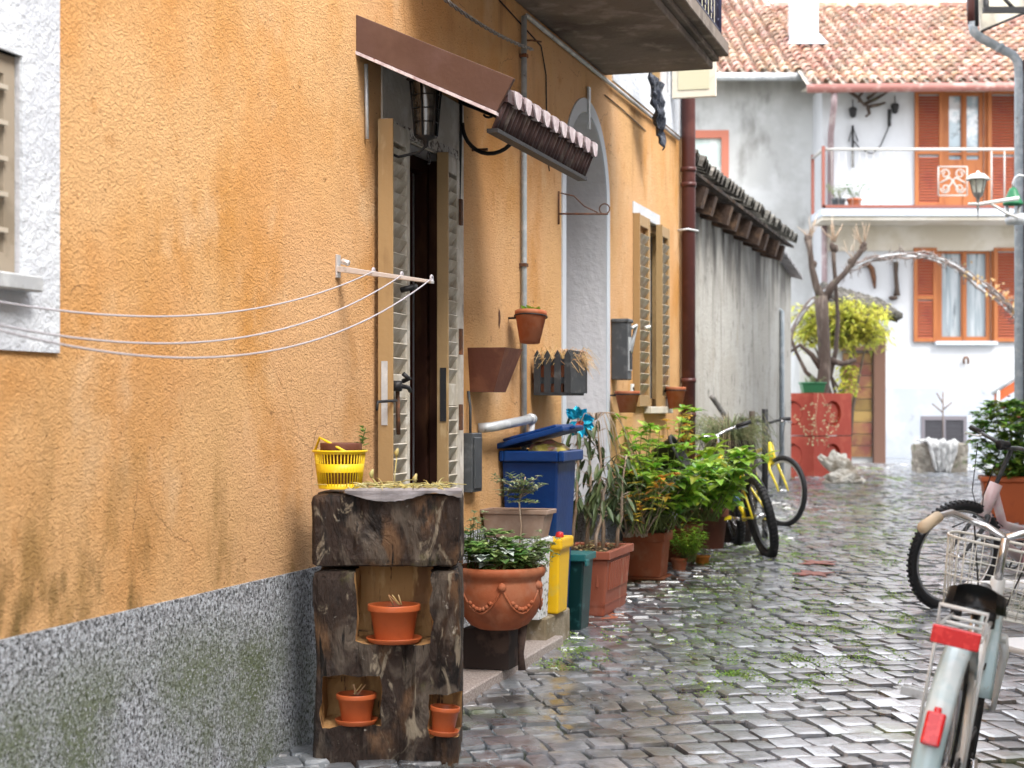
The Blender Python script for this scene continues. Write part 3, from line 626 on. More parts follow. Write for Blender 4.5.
# small pots with saucers in the niches
def pot(name, label, loc, r, h, mt, rim=.18, saucer=True, soil=True, group=None, rz=0, parent=None, ribs=True, cat='flower pot', taper=.70):
    t = thing(name, label, cat, loc, rz, group)
    mb = MB(); rb = r*taper; zr = h*(1-rim)
    mb.lathe([(rb*.2,.004),(rb,.004),(rb+.001,.008),(r*.90,zr),(r*.995,zr+.002),(r,zr+.006),(r*1.0,h-.004),(r*.985,h),(r*.92,h),(r*.90,h-.006),(r*.86,zr*.8),(rb*.7,zr*.75),(0.001,zr*.75)], 36)
    mb.build('pot_body', mt, t)
    if soil:
        s = MB(); s.lathe([(r*.895, h-.02),(r*.5,h-.013),(.001,h-.010)], 20); s.build('soil', M_soil, t)
    if saucer:
        s = MB(); q = r*1.06; s.lathe([(.001,-.001),(q*.86,-.001),(q*.90,.002),(q,.014),(q*1.0,.017),(q*.95,.017),(q*.86,.0025),(.001,.0028)], 36)
        s.build('saucer', mt, t)
    return t
LL = log.location
def inlog(px, py, y): return (LL.x+lx_(px), LL.y+y, LL.z+lz_(py))
M_terraS = mat('clean_orange_terracotta_plastic', (.43,.10,.032), .42, [((.36,.085,.03), 8, .5, .7)])
pot('terracotta_pot', 'largest orange pot on a saucer in the upper niche of the timber block', inlog(393, 643.5, .055), .093, .132, M_terraS, group='small pots in the timber planter')
pot('terracotta_pot', 'small orange pot on a saucer in the lower left niche of the timber block', inlog(355, 725.5, .05), .071, .105, M_terraS, group='small pots in the timber planter')
pt = pot('terracotta_pot', 'smallest orange pot tilting in the lower right corner niche of the timber block', inlog(442.5, 735.5, .03), .053, .098, M_terraS, group='small pots in the timber planter'); pt.rotation_euler = (0, R(5), 0)
# stubs of dry plants in the pots
for (px, py, y) in ((395,602,.055),(357,692,.05)):
    mb = MB(); p = Vector(inlog(px, py, y))
    for k in range(4): mb.tube([p+Vector((rnd.uniform(-.02,.02),0,-.015)), p+Vector((rnd.uniform(-.03,.03),rnd.uniform(-.02,.02),.02))], [.003,.0015], 5)
    tag(mb.build('dry_stub', M_straw, None), 'withered brown stubs in the '+('large upper' if px == 395 else 'small lower left')+' niche pot', 'dead plant')
# yellow basket with brown pot
bx = thing('yellow_basket', 'yellow perforated plastic basket with a handle at the top left corner of the timber block', 'basket', (LL.x+lx_(337), LL.y+.10, LL.z+lz_(489.5)))
mb = MB(); r0, r1, hb = .075, .092, .135; n = 44
for (a, b) in ((0,.018), (.058,.088), (.122,.135)):
    f = lambda z: r0+(r1-r0)*z/hb
    mb.lathe([(f(a),a),(f(b),b),(f(b)-.004,b),(f(a)-.004,a),(f(a),a)], n)
for k in range(n):
    a = 2*math.pi*k/n
    mb.tube([(r0*math.cos(a),r0*math.sin(a),.01),((r1-.003)*math.cos(a),(r1-.003)*math.sin(a),hb-.006)], .0024, 4)
mb.lathe([(.001,.001),(r0,.001),(r0,.004),(.001,.004)], 24)
mb.lathe([(r1,hb-.008),(r1+.006,hb-.006),(r1+.006,hb+.001),(r1-.004,hb+.001),(r1,hb-.008)], n)
mb.build('basket_body', M_yellow2, bx)
mb = MB(); mb.tube([(-.088,0,hb),(-.07,-.01,hb+.045),(-.05,-.03,hb+.035),(.03,-.085,hb-.004)], .0045, 6); mb.build('handle', M_yellow2, bx)
pot('brown_pot', 'reddish brown pot sitting inside the yellow basket', (LL.x+lx_(338), LL.y+.11, LL.z+lz_(489.5)+.006), .074, .155, M_terra3, saucer=False)
sg = MB(); st = MB(); p = Vector((LL.x+lx_(360), LL.y+.11, LL.z+lz_(448)))
st.tube([p+Vector((-.02,0,-.05)), p+Vector((0,0,.03)), p+Vector((.01,0,.07))], .002, 5)
for k in range(14):
    a = rnd.uniform(0, 6.28); sg.leaf(p+Vector((0,0,rnd.uniform(-.02,.07))), (math.cos(a), math.sin(a), .5), (0,0,1), rnd.uniform(.03,.045), .018)
sp = thing('green_sprig', 'small green sprig growing beside the yellow basket', 'plant', (0,0,0)); sp.location = p
for b, nm, mm in ((st,'stem',M_gstem),(sg,'leaves',M_leafG)):
    for i, v in enumerate(b.v): b.v[i] = v-p
    b.build(nm, mm, sp)
# ================================================================== WASHING LINE
cu = wu(337); cz = wz(337, 269); cl = wthing('clothesline', 'three white washing lines sagging from a metal wall bracket along the orange wall', 'clothesline', cu, 0, cz)
mb = MB(); mb.box((-.02,-.008,-.035),(.02,.0,.055)); mb.tube([(0,-.02,.03),(0,-.05,.02)], .012, 8)
mb.prism([(-.39,-.052),(-.39,-.064),(-.005,-.012),(-.005,.012)], -.018, .018, axis='x', mi=0); mb.build('bracket', M_alu, cl, bevel=.002)
mb = MB(); mb.box((1.75-cu,-.008,-.035),(1.79-cu,.0,.055)); mb.prism([(-.39,-.052),(-.39,-.068),(-.005,-.025),(-.005,.012)], 1.752-cu, 1.788-cu, axis='x'); mb.build('bracket', M_alu, cl, bevel=.002)
for v, sg_, zz in ((.15,.27,-.012),(.265,.33,-.030),(.385,.355,-.045)):
    mb = MB(); mb.tube(catenary((0,-v,zz),(1.77-cu,-v,zz-.01), sg_, 40), .0027, 7)
    mb.tube(arc(0, zz, .012, 0, 360, 10, -v), .004, 6); mb.build('line', M_line, cl)
# ================================================================== AWNING
a0 = wu(357); az = wz(357, 15); a1 = 8.05/1.0*1; 
M_valance = mat('dark_ribbed_valance', (.075,.045,.045), .45, [((.17,.14,.13), 18, .5, .66, (1,1,.15))])
aw = wthing('door_awning', 'brown metal awning with scalloped pinkish tile edge over the front door', 'awning', a0, 0, az)
yF = HC+(HY-78)/F*6.58
pe = .633; dr_ = az-(HC+(HY-80)/F*6.60)
uE = wu(600, pe)-a0
mb = MB(); mb.prism([(0,-.145),(0,0),(-pe-.02,-dr_),(-pe+.05,-dr_-.125)], -.012, .010, axis='x'); mb.build('side_board', M_brownmetal, aw, bevel=.002)
mb = MB(); mb.prism([(0,-.158),(0,-.145),(-pe+.05,-dr_-.126),(-pe+.05,-dr_-.140)], -.016, .014, axis='x'); mb.build('side_trim', M_pinkedge, aw)
mb = MB(); nx, rows = 120, 1
vs = []; fs = []
for i in range(nx+1):
    x = .011+(uE-.02)*i/nx; w_ = .016*math.sin(2*math.pi*x/.076)
    vs += [(x, -.0, -.030+w_), (x, -pe+.03, -dr_-.035+w_)]
for i in range(nx): fs.append((2*i, 2*i+2, 2*i+3, 2*i+1))
mb.add(vs, fs, 0, True); mb.build('corrugated_sheet', M_darkbrown, aw, solid=.006)
mb = MB(); mb.box((.012,-pe+.012,-dr_-.085),(uE,-pe+.045,-dr_-.035)); mb.box((.012,-.14,-.10),(uE-.05,-.11,-.06)); mb.build('front_rail', M_darkbrown, aw)
mb = MB(); nx = 200
vs = []
for i in range(nx+1):
    x = .02+(uE-.04)*i/nx; w_ = .010*math.sin(2*math.pi*x/.05); vs += [(x, -pe+.030+w_, -dr_-.080), (x, -pe+.075+w_, -dr_-.185)]
mb.add(vs, [(2*i, 2*i+2, 2*i+3, 2*i+1) for i in range(nx)], 0, True); mb.build('valance', M_valance, aw, solid=.004)
mb = MB(); mb.box((.02,-pe+.055,-dr_-.200),(uE-.03,-pe+.10,-dr_-.184)); mb.build('lower_rail', M_black, aw)
nt_ = 10
for k in range(nt_):
    mb = MB(); xc = .07+(uE-.07)*(k+.5)/nt_; rr = .052
    n = 8; vs = []
    for i in range(n+1):
        a = math.pi*i/n; vs += [(xc-rr*math.cos(a), -pe+.005, -dr_-.030-.065*math.sin(a)), (xc-rr*math.cos(a), -pe+.060, -dr_-.018-.065*math.sin(a))]
    vs2 = [(xc, -pe+.004, -dr_-.028)]
    mb.add(vs+vs2, [(2*i,2*i+2,2*i+3,2*i+1) for i in range(n)]+[(2*i+2,2*i,2*n+2) for i in range(n)], 0, False)
    mb.build('tile_end', M_pinkedge, aw)
for x in (uE-.22,):
    mb = MB()
    mb.tube([(x,-.0,-.62),(x,-.012,-.2),(x,-.01,-.10)], .010, 6)
    q = [(x, yy, zz) for (yy, _, zz) in arc(-.26, -.30, .235, -175, 10, 18, rz=.165)]
    q = [(x, -.02-.14*(1-math.cos(R(a))), -.22-.15*math.sin(R(a))) for a in range(0, 175, 12)]
    mb.tube(q, .010, 7)
    mb.tube([(x, -.15+.03*math.cos(R(a)), -.17+.03*math.sin(R(a))) for a in range(0, 331, 30)], .006, 6)
    mb.tube([(x,-.28,-.26),(x,-.42,-.30),(x,-.56,-dr_-.08)], .010, 6)
    mb.tube([(x,-.01,-.12),(x,-.58,-dr_-.075)], .010, 6)
    mb.build('scroll_bracket', M_black, aw)
mb = MB(); mb.tube([(.08,-.008,-.18),(.08,-.012,-.48)], .008, 6); mb.build('hook_rod', M_pipelight, aw)
# lantern under the awning
lnt = wthing('wall_lantern', 'black wrought iron wall lantern hanging under the door awning', 'lantern', wu(426, .20), .20, wz(426, 141, .20))
mb = MB(); hh = .24
mb.lathe([(.001,-.03),(.010,-.02),(.012,0),(.045,.012),(.048,.02)], 6)
for k in range(6):
    a = 2*math.pi*k/6; mb.tube([(.046*math.cos(a),.046*math.sin(a),.02),(.066*math.cos(a),.066*math.sin(a),hh)], .0045, 4)
    b = 2*math.pi*(k+1)/6
    for t in (.25,.5,.75):
        r = .046+.020*t; mb.tube([(r*math.cos(a),r*math.sin(a),.02+(hh-.02)*t),(r*math.cos(b),r*math.sin(b),.02+(hh-.02)*t)], .0025, 4)
mb.lathe([(.066,hh),(.082,hh+.006),(.080,hh+.016),(.03,hh+.055),(.012,hh+.06),(.008,hh+.085),(.001,hh+.09)], 6)
mb.tube([(.0,.19,-.03),(.0,.12,-.06),(0,.03,-.045),(0,0,-.02)], .006, 6); mb.tube([(0,.19,-.08),(0,.19,.05)], .008, 6)
mb.tube(spiral(.03,-.06,.03,.006,-90,270,14,.0), .004, 5)
mb.build('iron_cage', M_black, lnt)
mb = MB(); mb.lathe([(.042,.02),(.060,hh)], 6); mb.build('glass', M_glassd, lnt)
# ================================================================== CABLES AND CONDUITS
def wobj(name, label, cat, uu, v, z): return wthing(name, label, cat, uu, v, z)
pu = wu(525.5, .03); zt_ = wz(525.5, 16, .03)
cd = wobj('wall_conduit', 'thin blue grey vertical conduit on the orange wall between door and arch', 'pipe', pu, 0, .9)
mb = MB(); mb.tube([(0,-.022,.0-.1),(0,-.022,zt_-.9)], .015, 10); mb.build('pipe', M_pipegrey, cd)
for zz in (.25, 1.2, zt_-.9-.22):
    mb = MB(); mb.box((-.022,-.040,zz),(.022,0,zz+.018)); mb.build('clamp', M_rust, cd)
mb = MB(); mb.tube([(0,-.02,zt_-1.03),(.05,-.05,zt_-1.02),(.10,-.09,zt_-1.02)], .005, 5); mb.build('hook', M_rust, cd)
hc = wobj('horizontal_conduit', 'thin grey conduit running along the orange wall below the balcony', 'pipe', wu(523), 0, wz(523,16))
mb = MB(); L_ = wu(676)-wu(523); mb.tube([(0,-.02,0),(L_,-.02,wz(676,139)-wz(523,16))], .013, 8); hc2 = mb.build('pipe', M_pipelight, hc)
tc_ = wobj('twisted_cable', 'twisted grey cable hooked to the conduit above the awning', 'cable', wu(523), 0, wz(523,50))
mb = MB(); e = Vector((wu(450,.1)-wu(523), -.14, wz(450,-2,.14)-wz(523,50)))
base = catenary((0,-.05,0), e*1.6, .04, 60)
for ph in (0, 2.1, 4.2): mb.tube([b+Vector((0, math.sin(i*.9+ph)*.006, math.cos(i*.9+ph)*.006)) for i, b in enumerate(base)], .0045, 5)
mb.build('strand', mat('dusty_grey_cable', (.22,.21,.20), .7, [((.40,.38,.36), 40, .5, .6)]), tc_)
lc = wobj('loose_wire', 'thin dark wire running down the orange wall left of the arch', 'wire', wu(545), 0, 2.2)
mb = MB(); mb.tube([(wu(498)-wu(545),-.006,wz(498,0)-2.2),(wu(540)-wu(545),-.006,wz(540,46)-2.2),(0,-.006,wz(545,75)-2.2),(.01,-.006,wz(545,110)-2.2),(.0,-.008,wz(545,150)-2.2),(.05,-.012,wz(549,172)-2.2)], .004, 5)
mb.build('wire', M_black, lc)
lc = wobj('loose_wire', 'thin dark wire slanting along the orange wall under the conduit beyond the arch', 'wire', wu(620), 0, 2.8)
mb = MB(); mb.tube([(wu(604)-wu(620),-.006,wz(604,95)-2.8),(0,-.006,wz(620,108)-2.8),(wu(645)-wu(620),-.006,wz(645,131)-2.8)], .004, 5); mb.build('wire', M_black, lc)
# wrought bracket near arch
wb = wobj('scroll_hook', 'small rusty scroll bracket fixed beside the arched recess', 'bracket', wu(557), 0, wz(557,214))
mb = MB(); mb.tube([(0,-.01,-.06),(0,-.01,.13)], .006, 5); mb.tube([(0,-.01,0),(.0,-.30,-.01)], .006, 5)
mb.tube([(0,-.28-.03*math.cos(R(a)),.02+.03*math.sin(R(a))) for a in range(-90,240,25)], .004, 5); mb.tube([(0,-.02,.12),(0,-.10,.10),(0,-.16,.04),(0,-.24,.0)], .004, 5)
mb.build('iron', M_rust, wb)
# door number, mail box group right of the arch
eb = wobj('meter_box', 'tall dark grey meter box on the wall right of the arched recess', 'meter box', wu(611), 0, wz(612,380))
mb = MB(); hb_ = wz(612,322)-wz(612,380); mb.box((0,-.11,0),(.13,0,hb_)); mb.box((-.01,-.12,hb_-.005),(.14,0,hb_+.02)); mb.build('box', M_greyplastic, eb, bevel=.006)
mb = MB(); mb.box((.02,-.118,.06),(.11,-.11,hb_-.10)); mb.tube([(.04,-.13,hb_-.04),(.09,-.15,hb_-.02),(.10,-.13,hb_-.10),(.06,-.12,hb_-.2)], .012, 6); mb.build('meter_front', M_pipelight, eb)
mb = MB(); mb.box((.03,-.122,.07),(.10,-.1185,hb_*.5)); mb.build('dark_window', M_black, eb)
tg = wobj('number_tile', 'small white house number tile with a dark figure under the meter box', 'number plate', wu(617.5), 0, wz(619,403))
mb = MB(); ht = wz(619,384)-wz(619,403); mb.box((-.005,-.10,0),(.065,-.088,ht)); mb.tube([(.03,-.088,ht*.5),(.03,0,ht*.5)], .008, 5); mb.build('tile', M_white_paint, tg, bevel=.002)
mb = MB()
mb.tube([(.015,-.1015,ht*.72),(.03,-.1015,ht*.82),(.045,-.1015,ht*.72),(.043,-.1015,ht*.58),(.015,-.1015,ht*.25),(.048,-.1015,ht*.25)], .0045, 5); mb.build('figure', M_black, tg)
fb = wobj('fuse_box', 'dark grey electric box low on the wall right of the door', 'electric box', wu(465), 0, wz(466,492))
mb = MB(); hb_ = wz(466,433)-wz(466,492); mb.box((-.03,-.045,0),(.13,0,hb_)); mb.box((-.01,-.052,.015),(.11,-.0455,hb_-.02)); mb.build('box', M_greyplastic, fb, bevel=.006)
mb = MB(); mb.tube([(.02,-.02,hb_),(.02,-.02,hb_+.12),(.03,-.008,hb_+.2)], .007, 6); mb.build('cable_stub', M_greyplastic, fb)
gp = wobj('waste_pipe', 'short pale grey pipe elbow coming out of the wall above the blue bin', 'pipe', wu(480), 0, wz(480,426))
mb = MB(); L_ = wu(517,.08)-wu(480,.08); mb.tube([(-.03,0,-.01),(-.0,-.06,-.005),(.03,-.08,0),(L_,-.08,.03)], .024, 10); mb.tube([(L_-.02,-.08,.03),(L_+.03,-.08,.03)], .030, 10); mb.tube([(L_+.01,-.08,.03),(L_+.02,-.07,-.12)], .022, 8)
mb.build('pipe', M_pipelight, gp)
# hammering spots left by old fixings
for (px, py, w_, h_) in ((472,150,.08,.01),(499,318,.03,.10)):
    t = wobj('rust_fixing' if py == 150 else 'plaster_gouge', 'small iron peg in the wall right of the door' if py == 150 else 'dark ragged gouge in the orange plaster above the brown wall planter', 'peg' if py == 150 else 'wall damage', wu(px), 0, wz(px,py))
    mb = MB()
    if py == 150: mb.tube([(0,0,0),(0,-w_,0)], .007, 6)
    else:
        n = 12; mb.add([(w_*.5*math.cos(2*math.pi*i/n)*(1+.4*rnd.uniform(-1,1)), -.0025, h_*.5*math.sin(2*math.pi*i/n)*(1+.3*rnd.uniform(-1,1))) for i in range(n)], [tuple(range(n))])
    mb.build('iron' if py == 150 else 'scar', M_rust, t)
# ================================================================== POTS ON THE WALL
M_lettuce = M_leafB
# brown half planter
t = wobj('wall_planter', 'dark brown tapering planter hung on the wall between door and conduit', 'planter', wu(470), 0, wz(472,392))
mb = MB(); H_ = wz(470,348)-wz(470,392)
mb.add([(0,-.12,0),(.20,-.12,0),(.26,-.19,H_),(-.04,-.19,H_),(0,0,0),(.20,0,0),(.26,-.0,H_),(-.04,-.0,H_)], [(0,1,2,3),(1,5,6,2),(4,0,3,7),(0,4,5,1),(5,4,7,6)])
mb.add([(-.035,-.18,H_-.02),(.255,-.18,H_-.02),(.255,-.01,H_-.02),(-.035,-.01,H_-.02)], [(0,1,2,3)], 1)
mb.build('planter_body', [M_terra3, M_soil], t)
def wallpot(px0, px1, py0, py1, v, label, leafy=None, mt=None):
    pc = (px0+px1)/2; t = wobj('hanging_pot', label, 'flower pot', wu(pc, v), v, wz(pc, py1, v))
    t['group'] = 'terracotta pots hung on the orange wall'
    y = px_y(pc, v); r = (px1-px0)/2/F*y; h = (py1-py0)/F*y
    mb = MB(); mb.lathe([(.001,.002),(r*.62,.002),(r*.95,h*.86),(r*1.0,h*.88),(r*1.0,h),(r*.9,h),(r*.88,h*.9),(.001,h*.86)], 26); mb.build('pot_body', mt or M_terra, t)
    mb = MB(); mb.tube([(0,r*.9,h*.8),(0,v,h*.8)], .006, 5); mb.tube([(r*1.02*math.cos(2*math.pi*i/16), r*1.02*math.sin(2*math.pi*i/16), h*.84) for i in range(16)], .004, 5, closed=True); mb.build('ring_holder', M_black, t)
    return t, r, h
t, r, h = wallpot(513.5, 546, 311, 343, .12, 'terracotta wall pot with a small lettuce green plant on the conduit', True)
t.rotation_euler = (R(0), R(8), RW)
lm = MB()
for k in range(26):
    a = rnd.uniform(0,6.28); lm.leaf((rnd.uniform(-.01,.04),rnd.uniform(-.02,.02),h-.005), (math.cos(a),math.sin(a),rnd.uniform(.5,1.4)), (0,0,1), rnd.uniform(.04,.07), .035)
pl = tag(lm.build('lettuce', M_leafB), 'small bright green lettuce plant in the upper wall pot', 'plant'); pl.location = t.location; pl.rotation_euler = t.rotation_euler
wallpot(614.5, 640, 391, 413, .12, 'terracotta wall pot hanging below the meter box', mt=M_terra)
wallpot(665, 686, 387, 409, .11, 'terracotta wall pot right of the far shuttered window beside the downpipe', mt=M_terra)
# palisade trough with straw
t = wobj('palisade_trough', 'dark wooden palisade trough holding a terracotta box of dry straw on the wall', 'planter', wu(531), .02, wz(531,393))
Lp = wu(580,.2)-wu(531,.02)-.05; mb = MB(); hh = .22
for k in range(9):
    x = Lp*k/8; mb.prism([(x-.020,0),(x+.020,0),(x+.020,hh-.02),(x,hh+.012),(x-.020,hh-.02)], -.205, -.190)
for k in range(4):
    y = -.02-.17*k/3; mb.prism([(y-.018,0),(y+.018,0),(y+.018,hh-.02),(y,hh+.012),(y-.018,hh-.02)], -.022, -.010, axis='x'); mb.prism([(y-.018,0),(y+.018,0),(y+.018,hh-.02),(y,hh+.012),(y-.018,hh-.02)], Lp+.022, Lp+.034, axis='x')
for z in (.05,.15): mb.box((-.02,-.189,z),(Lp+.03,-.175,z+.035)); mb.box((-.009,-.175,z),(.004,0,z+.035)); mb.box((Lp+.008,-.175,z),(Lp+.021,0,z+.035))
mb.box((-.02,-.19,-.012),(Lp+.03,0,.003))
mb.build('palisade', mat('black_stained_wood', (.035,.038,.042), .6, [((.09,.09,.09), 14, .55, .7)]), t)
mb = MB(); mb.frus((.02,Lp-.01,-.15,-.02),(.005,Lp+.004,-.168,-.008), .005, .17); mb.build('terracotta_box', M_terra, t)
mb = MB()
for k in range(520):
    x = rnd.uniform(.0,Lp); y = rnd.uniform(-.18,-.01); a = rnd.uniform(0,6.28); L = rnd.uniform(.05,.11); up = rnd.uniform(.1,.9)
    if rnd.random() < .25: x = rnd.uniform(Lp*.6, Lp+.05); y = -.17
    p = Vector((x,y,.165)); q = p+Vector((math.cos(a)*L*.5, math.sin(a)*L*.5, L*up)); e = q+Vector((math.cos(a)*L*.6, math.sin(a)*L*.6, -L*rnd.uniform(0,1.1)))
    mb.tube([p,q,e], [.0022,.002,.001], 3, caps=False)
s_ = tag(mb.build('dry_straw', M_straw), 'tuft of dry orange straw in the palisade trough', 'dead plant'); s_.location = t.location; s_.rotation_euler = t.rotation_euler
# ================================================================== OBJECTS ALONG THE FOOT OF THE WALL
def wg(uu, v): return gz(WP(uu, v, 0).y)
def gthing(name, label, cat, uu, v, group=None): return wthing(name, label, cat, uu, v, wg(uu, v), group)
# concrete blocks
b0 = wu(530, .245)
c1 = gthing('concrete_block', 'stained concrete block behind the door step, the nearer of two side by side', 'concrete block', b0-.10, .12, 'stained concrete blocks under the crate')
mb = MB(); mb.box((-.13,-.10,-.03),(.13,.10,.175)); mb.build('block', M_concrete, c1, bevel=.008)
c2 = gthing('concrete_block', 'stained concrete block carrying the yellow bin and white crate', 'concrete block', b0+.30, .16, 'stained concrete blocks under the crate')
mb = MB(); mb.box((-.24,-.15,-.03),(.24,.14,.175)); mb.build('block', M_concrete, c2, bevel=.008)
# white crate
cr = gthing('white_crate', 'speckled white plastic crate on the concrete block behind the terracotta bowl', 'crate', b0+.08, .165); cr.location.z += .176
mb = MB(); H_ = .40
mb.frus((-.08,.08,-.125,.11),(-.09,.09,-.14,.12),0,H_); mb.box((-.10,-.15,H_-.03),(.10,.13,H_-.004))
for k in range(4): mb.box((-.0915,-.11+.06*k,.05),(-.086,-.08+.06*k,H_-.06))
mb.build('crate_body', mat('speckled_white_plastic', (.70,.72,.74), .5, [((.10,.12,.10), 45, .54, .60), ((.55,.56,.56), 12, .5, .7)]), cr, bevel=.003)
# brown window box on the crate
wbx = gthing('window_box', 'brown rectangular window box standing on the white crate', 'planter', b0+.05, .165); wbx.location.z = cr.location.z+H_+.001
mb = MB(); hh = .115
mb.frus((-.07,.07,-.14,.14),(-.08,.08,-.165,.155),0,hh)
mb.box((-.092,-.178,hh),(-.076,.165,hh+.022)); mb.box((.076,-.178,hh),(.092,.165,hh+.022)); mb.box((-.076,-.178,hh),(.076,-.163,hh+.022)); mb.box((-.076,.15,hh),(.076,.165,hh+.022))
mb.build('box_body', M_boxbrown, wbx, bevel=.003)
mb = MB(); mb.box((-.075,-.162,hh-.0),(.075,.149,hh+.008)); mb.build('soil', M_soil, wbx)
# yellow bin
yb = gthing('yellow_bin', 'narrow yellow waste bin with lid standing on the concrete block', 'bin', wu(560,.34), .285); yb.location.z = wg(b0+.3,.2)+.178
mb = MB(); hh = .335; ln = .21
mb.frus((0,ln*.86,-.045,.045),(-.01,ln,-.055,.055),0,hh); mb.build('bin_body', M_yellow, yb, bevel=.010, seg=2)
mb = MB(); mb.box((-.03,-.072,hh-.012),(ln+.01,.066,hh+.045)); mb.build('lid', M_yellow, yb, bevel=.012, seg=2)
mb = MB(); mb.lathe([(.001,hh+.075),(.018,hh+.07),(.022,hh+.05),(.02,hh+.046)], 12, c=(.05,-.04,0)); mb.build('red_knob', mat('red_knob', (.5,.03,.03), .35), yb)
# green bin
gb = gthing('green_bin', 'slim dark green bin squeezed between yellow bin and large ribbed planter', 'bin', wu(572,.31)+.15, .245)
hh = .40; mb = MB(); ln = .20; mb.frus((.02,ln,-.068,.06),(0,ln+.02,-.092,.08),0,hh); mb.build('bin_body', M_greenbin, gb, bevel=.010, seg=2)
mb = MB(); mb.box((-.015,-.105,hh-.01),(ln+.03,.095,hh+.028)); mb.box((-.02,-.112,hh-.035),(.05,-.10,hh+.0)); mb.build('lid', mat('teal_lid', (.02,.13,.135), .35, [((.06,.20,.20), 15, .58, .72)]), gb, bevel=.008, seg=2)
# blue bin
ub = wu(499, .0)
bb = gthing('blue_bin', 'large blue recycling bin with its lid propped half open by rubbish', 'bin', ub, .165)
y0 = px_y(527,.19); top = HC-(452-HY)/F*8.6-bb.location.z
mb = MB(); mb.frus((.06,.36,-.10,.12),(0,.38,-.145,.15),0,top-.05); mb.build('bin_body', [M_bluebin], bb, bevel=.012, seg=2)
mb = MB()
mb.box((-.025,-.18,top-.05),(.40,-.15,top+.005)); mb.box((-.025,.135,top-.05),(.40,.16,top+.005)); mb.box((-.025,-.15,top-.05),(.0,.135,top+.005)); mb.box((.38,-.15,top-.05),(.40,.135,top+.005))
mb.build('rim', M_bluebin, bb, bevel=.006)
M = Matrix.Translation((0,.175,top+.012)) @ Matrix.Rotation(R(-15), 4, 'X')
mb = MB(); mb.box((-.035,-.37,0),(.41,.0,.028), M=M); mb.box((.0,-.33,.028),(.37,-.04,.045), M=M); mb.box((.10,-.40,.004),(.28,-.37,.022), M=M); mb.build('lid', M_bluebin, bb, bevel=.008, seg=2)
mb = MB(); mb.tube([(.33,-.06,.05),(.33,-.10,.05)], .05, 12); mb.build('wheel', M_black, bb)
rb_ = thing('rubbish_bag', 'yellowish rubbish bag bulging under the half open lid of the blue bin', 'rubbish bag', bb.location+Vector((0,0,top-.02)), RW)
mb = MB()
bm = bmesh.new(); bmesh.ops.create_icosphere(bm, subdivisions=4, radius=1)
for v in bm.verts:
    n_ = noise.noise(v.co*2.3)*.18+noise.noise(v.co*6)*.09
    v.co = Vector((v.co.x*.16, v.co.y*.10, v.co.z*.06))*(1+n_)
mb.add([v.co+Vector((.17,-.05,.015)) for v in bm.verts], [[v.index for v in f.verts] for f in bm.faces], 0, True); bm.free()
mb.build('bag', mat('mixed_rubbish', (.50,.42,.10), .4, [((.45,.20,.18), 9, .5, .6), ((.55,.50,.42), 16, .55, .65), ((.08,.06,.05), 11, .6, .7)], [('noise', 30, .01)]), rb_)
# terracotta bowl on a thin leg
bu, bv = wu(499,.33), .33; by = px_y(499,.33)
bw = wthing('terracotta_bowl', 'large round terracotta bowl with raised garlands on a thin dark leg, with a dark box added as the shade beneath, beside the timber block', 'planter', bu, bv, gz(by)+.075)
zr = HC-(566-HY)/F*by-bw.location.z; zb = HC-(628-HY)/F*by-bw.location.z; r = 43/F*by*1.06; q = (zr-zb)
mb = MB(); mb.lathe([(.001,zb),(r*.45,zb),(r*.64,zb+q*.07),(r*.82,zb+q*.23),(r*.93,zb+q*.43),(r*.965,zb+q*.62),(r*.93,zb+q*.76),(r*.93,zb+q*.82),(r*1.0,zb+q*.86),(r*1.03,zb+q*.93),(r*1.02,zr),(r*.95,zr+.002),(r*.92,zr-.01),(r*.88,zr-.04),(.001,zr-.03)], 48)
for k in range(6):      # garlands and bosses
    a0_ = 2*math.pi*k/6+.35
    pts = []
    for i in range(13):
        t = i/12; a = a0_+t*math.pi/3; zz = zb+q*(.72-.42*math.sin(math.pi*t)**.8); rr = r*(.955-.06*math.sin(math.pi*t)**1.3)+.002
        pts.append((rr*math.cos(a), rr*math.sin(a), zz))
    mb.tube(pts, .0055, 6)
    for i in range(3, 10):
        p = Vector(pts[i]); p.z += .018; mb.lathe([(.001,.012),(.010,.006),(.012,0),(.010,-.006),(.001,-.012)], 7, c=p)
    mb.lathe([(.001,.022),(.016,.014),(.021,0),(.016,-.014),(.001,-.022)], 9, c=(r*.95*math.cos(a0_), r*.95*math.sin(a0_), zb+q*.72))
mb.build('bowl', M_terra, bw)
mb = MB(); mb.lathe([(r*.88,zr-.038),(r*.4,zr-.025),(.001,zr-.02)], 24); mb.build('soil', M_soil, bw)
mb = MB(); mb.tube([(.0,-.11,zb+.03),(.0,-.10,zb*.4),(-.0,-.105,.0)], [.022,.014,.018], 8); mb.box((-.02,-.05,0),(.15,.16,zb-.004))  # thin leg, plus a dark box added for the shade under the bowl
mb.build('leg_and_shade_box', mat('dark_rusty_leg_and_shade', (.030,.020,.017), .85, [((.07,.045,.035), 9, .5, .65)]), bw)
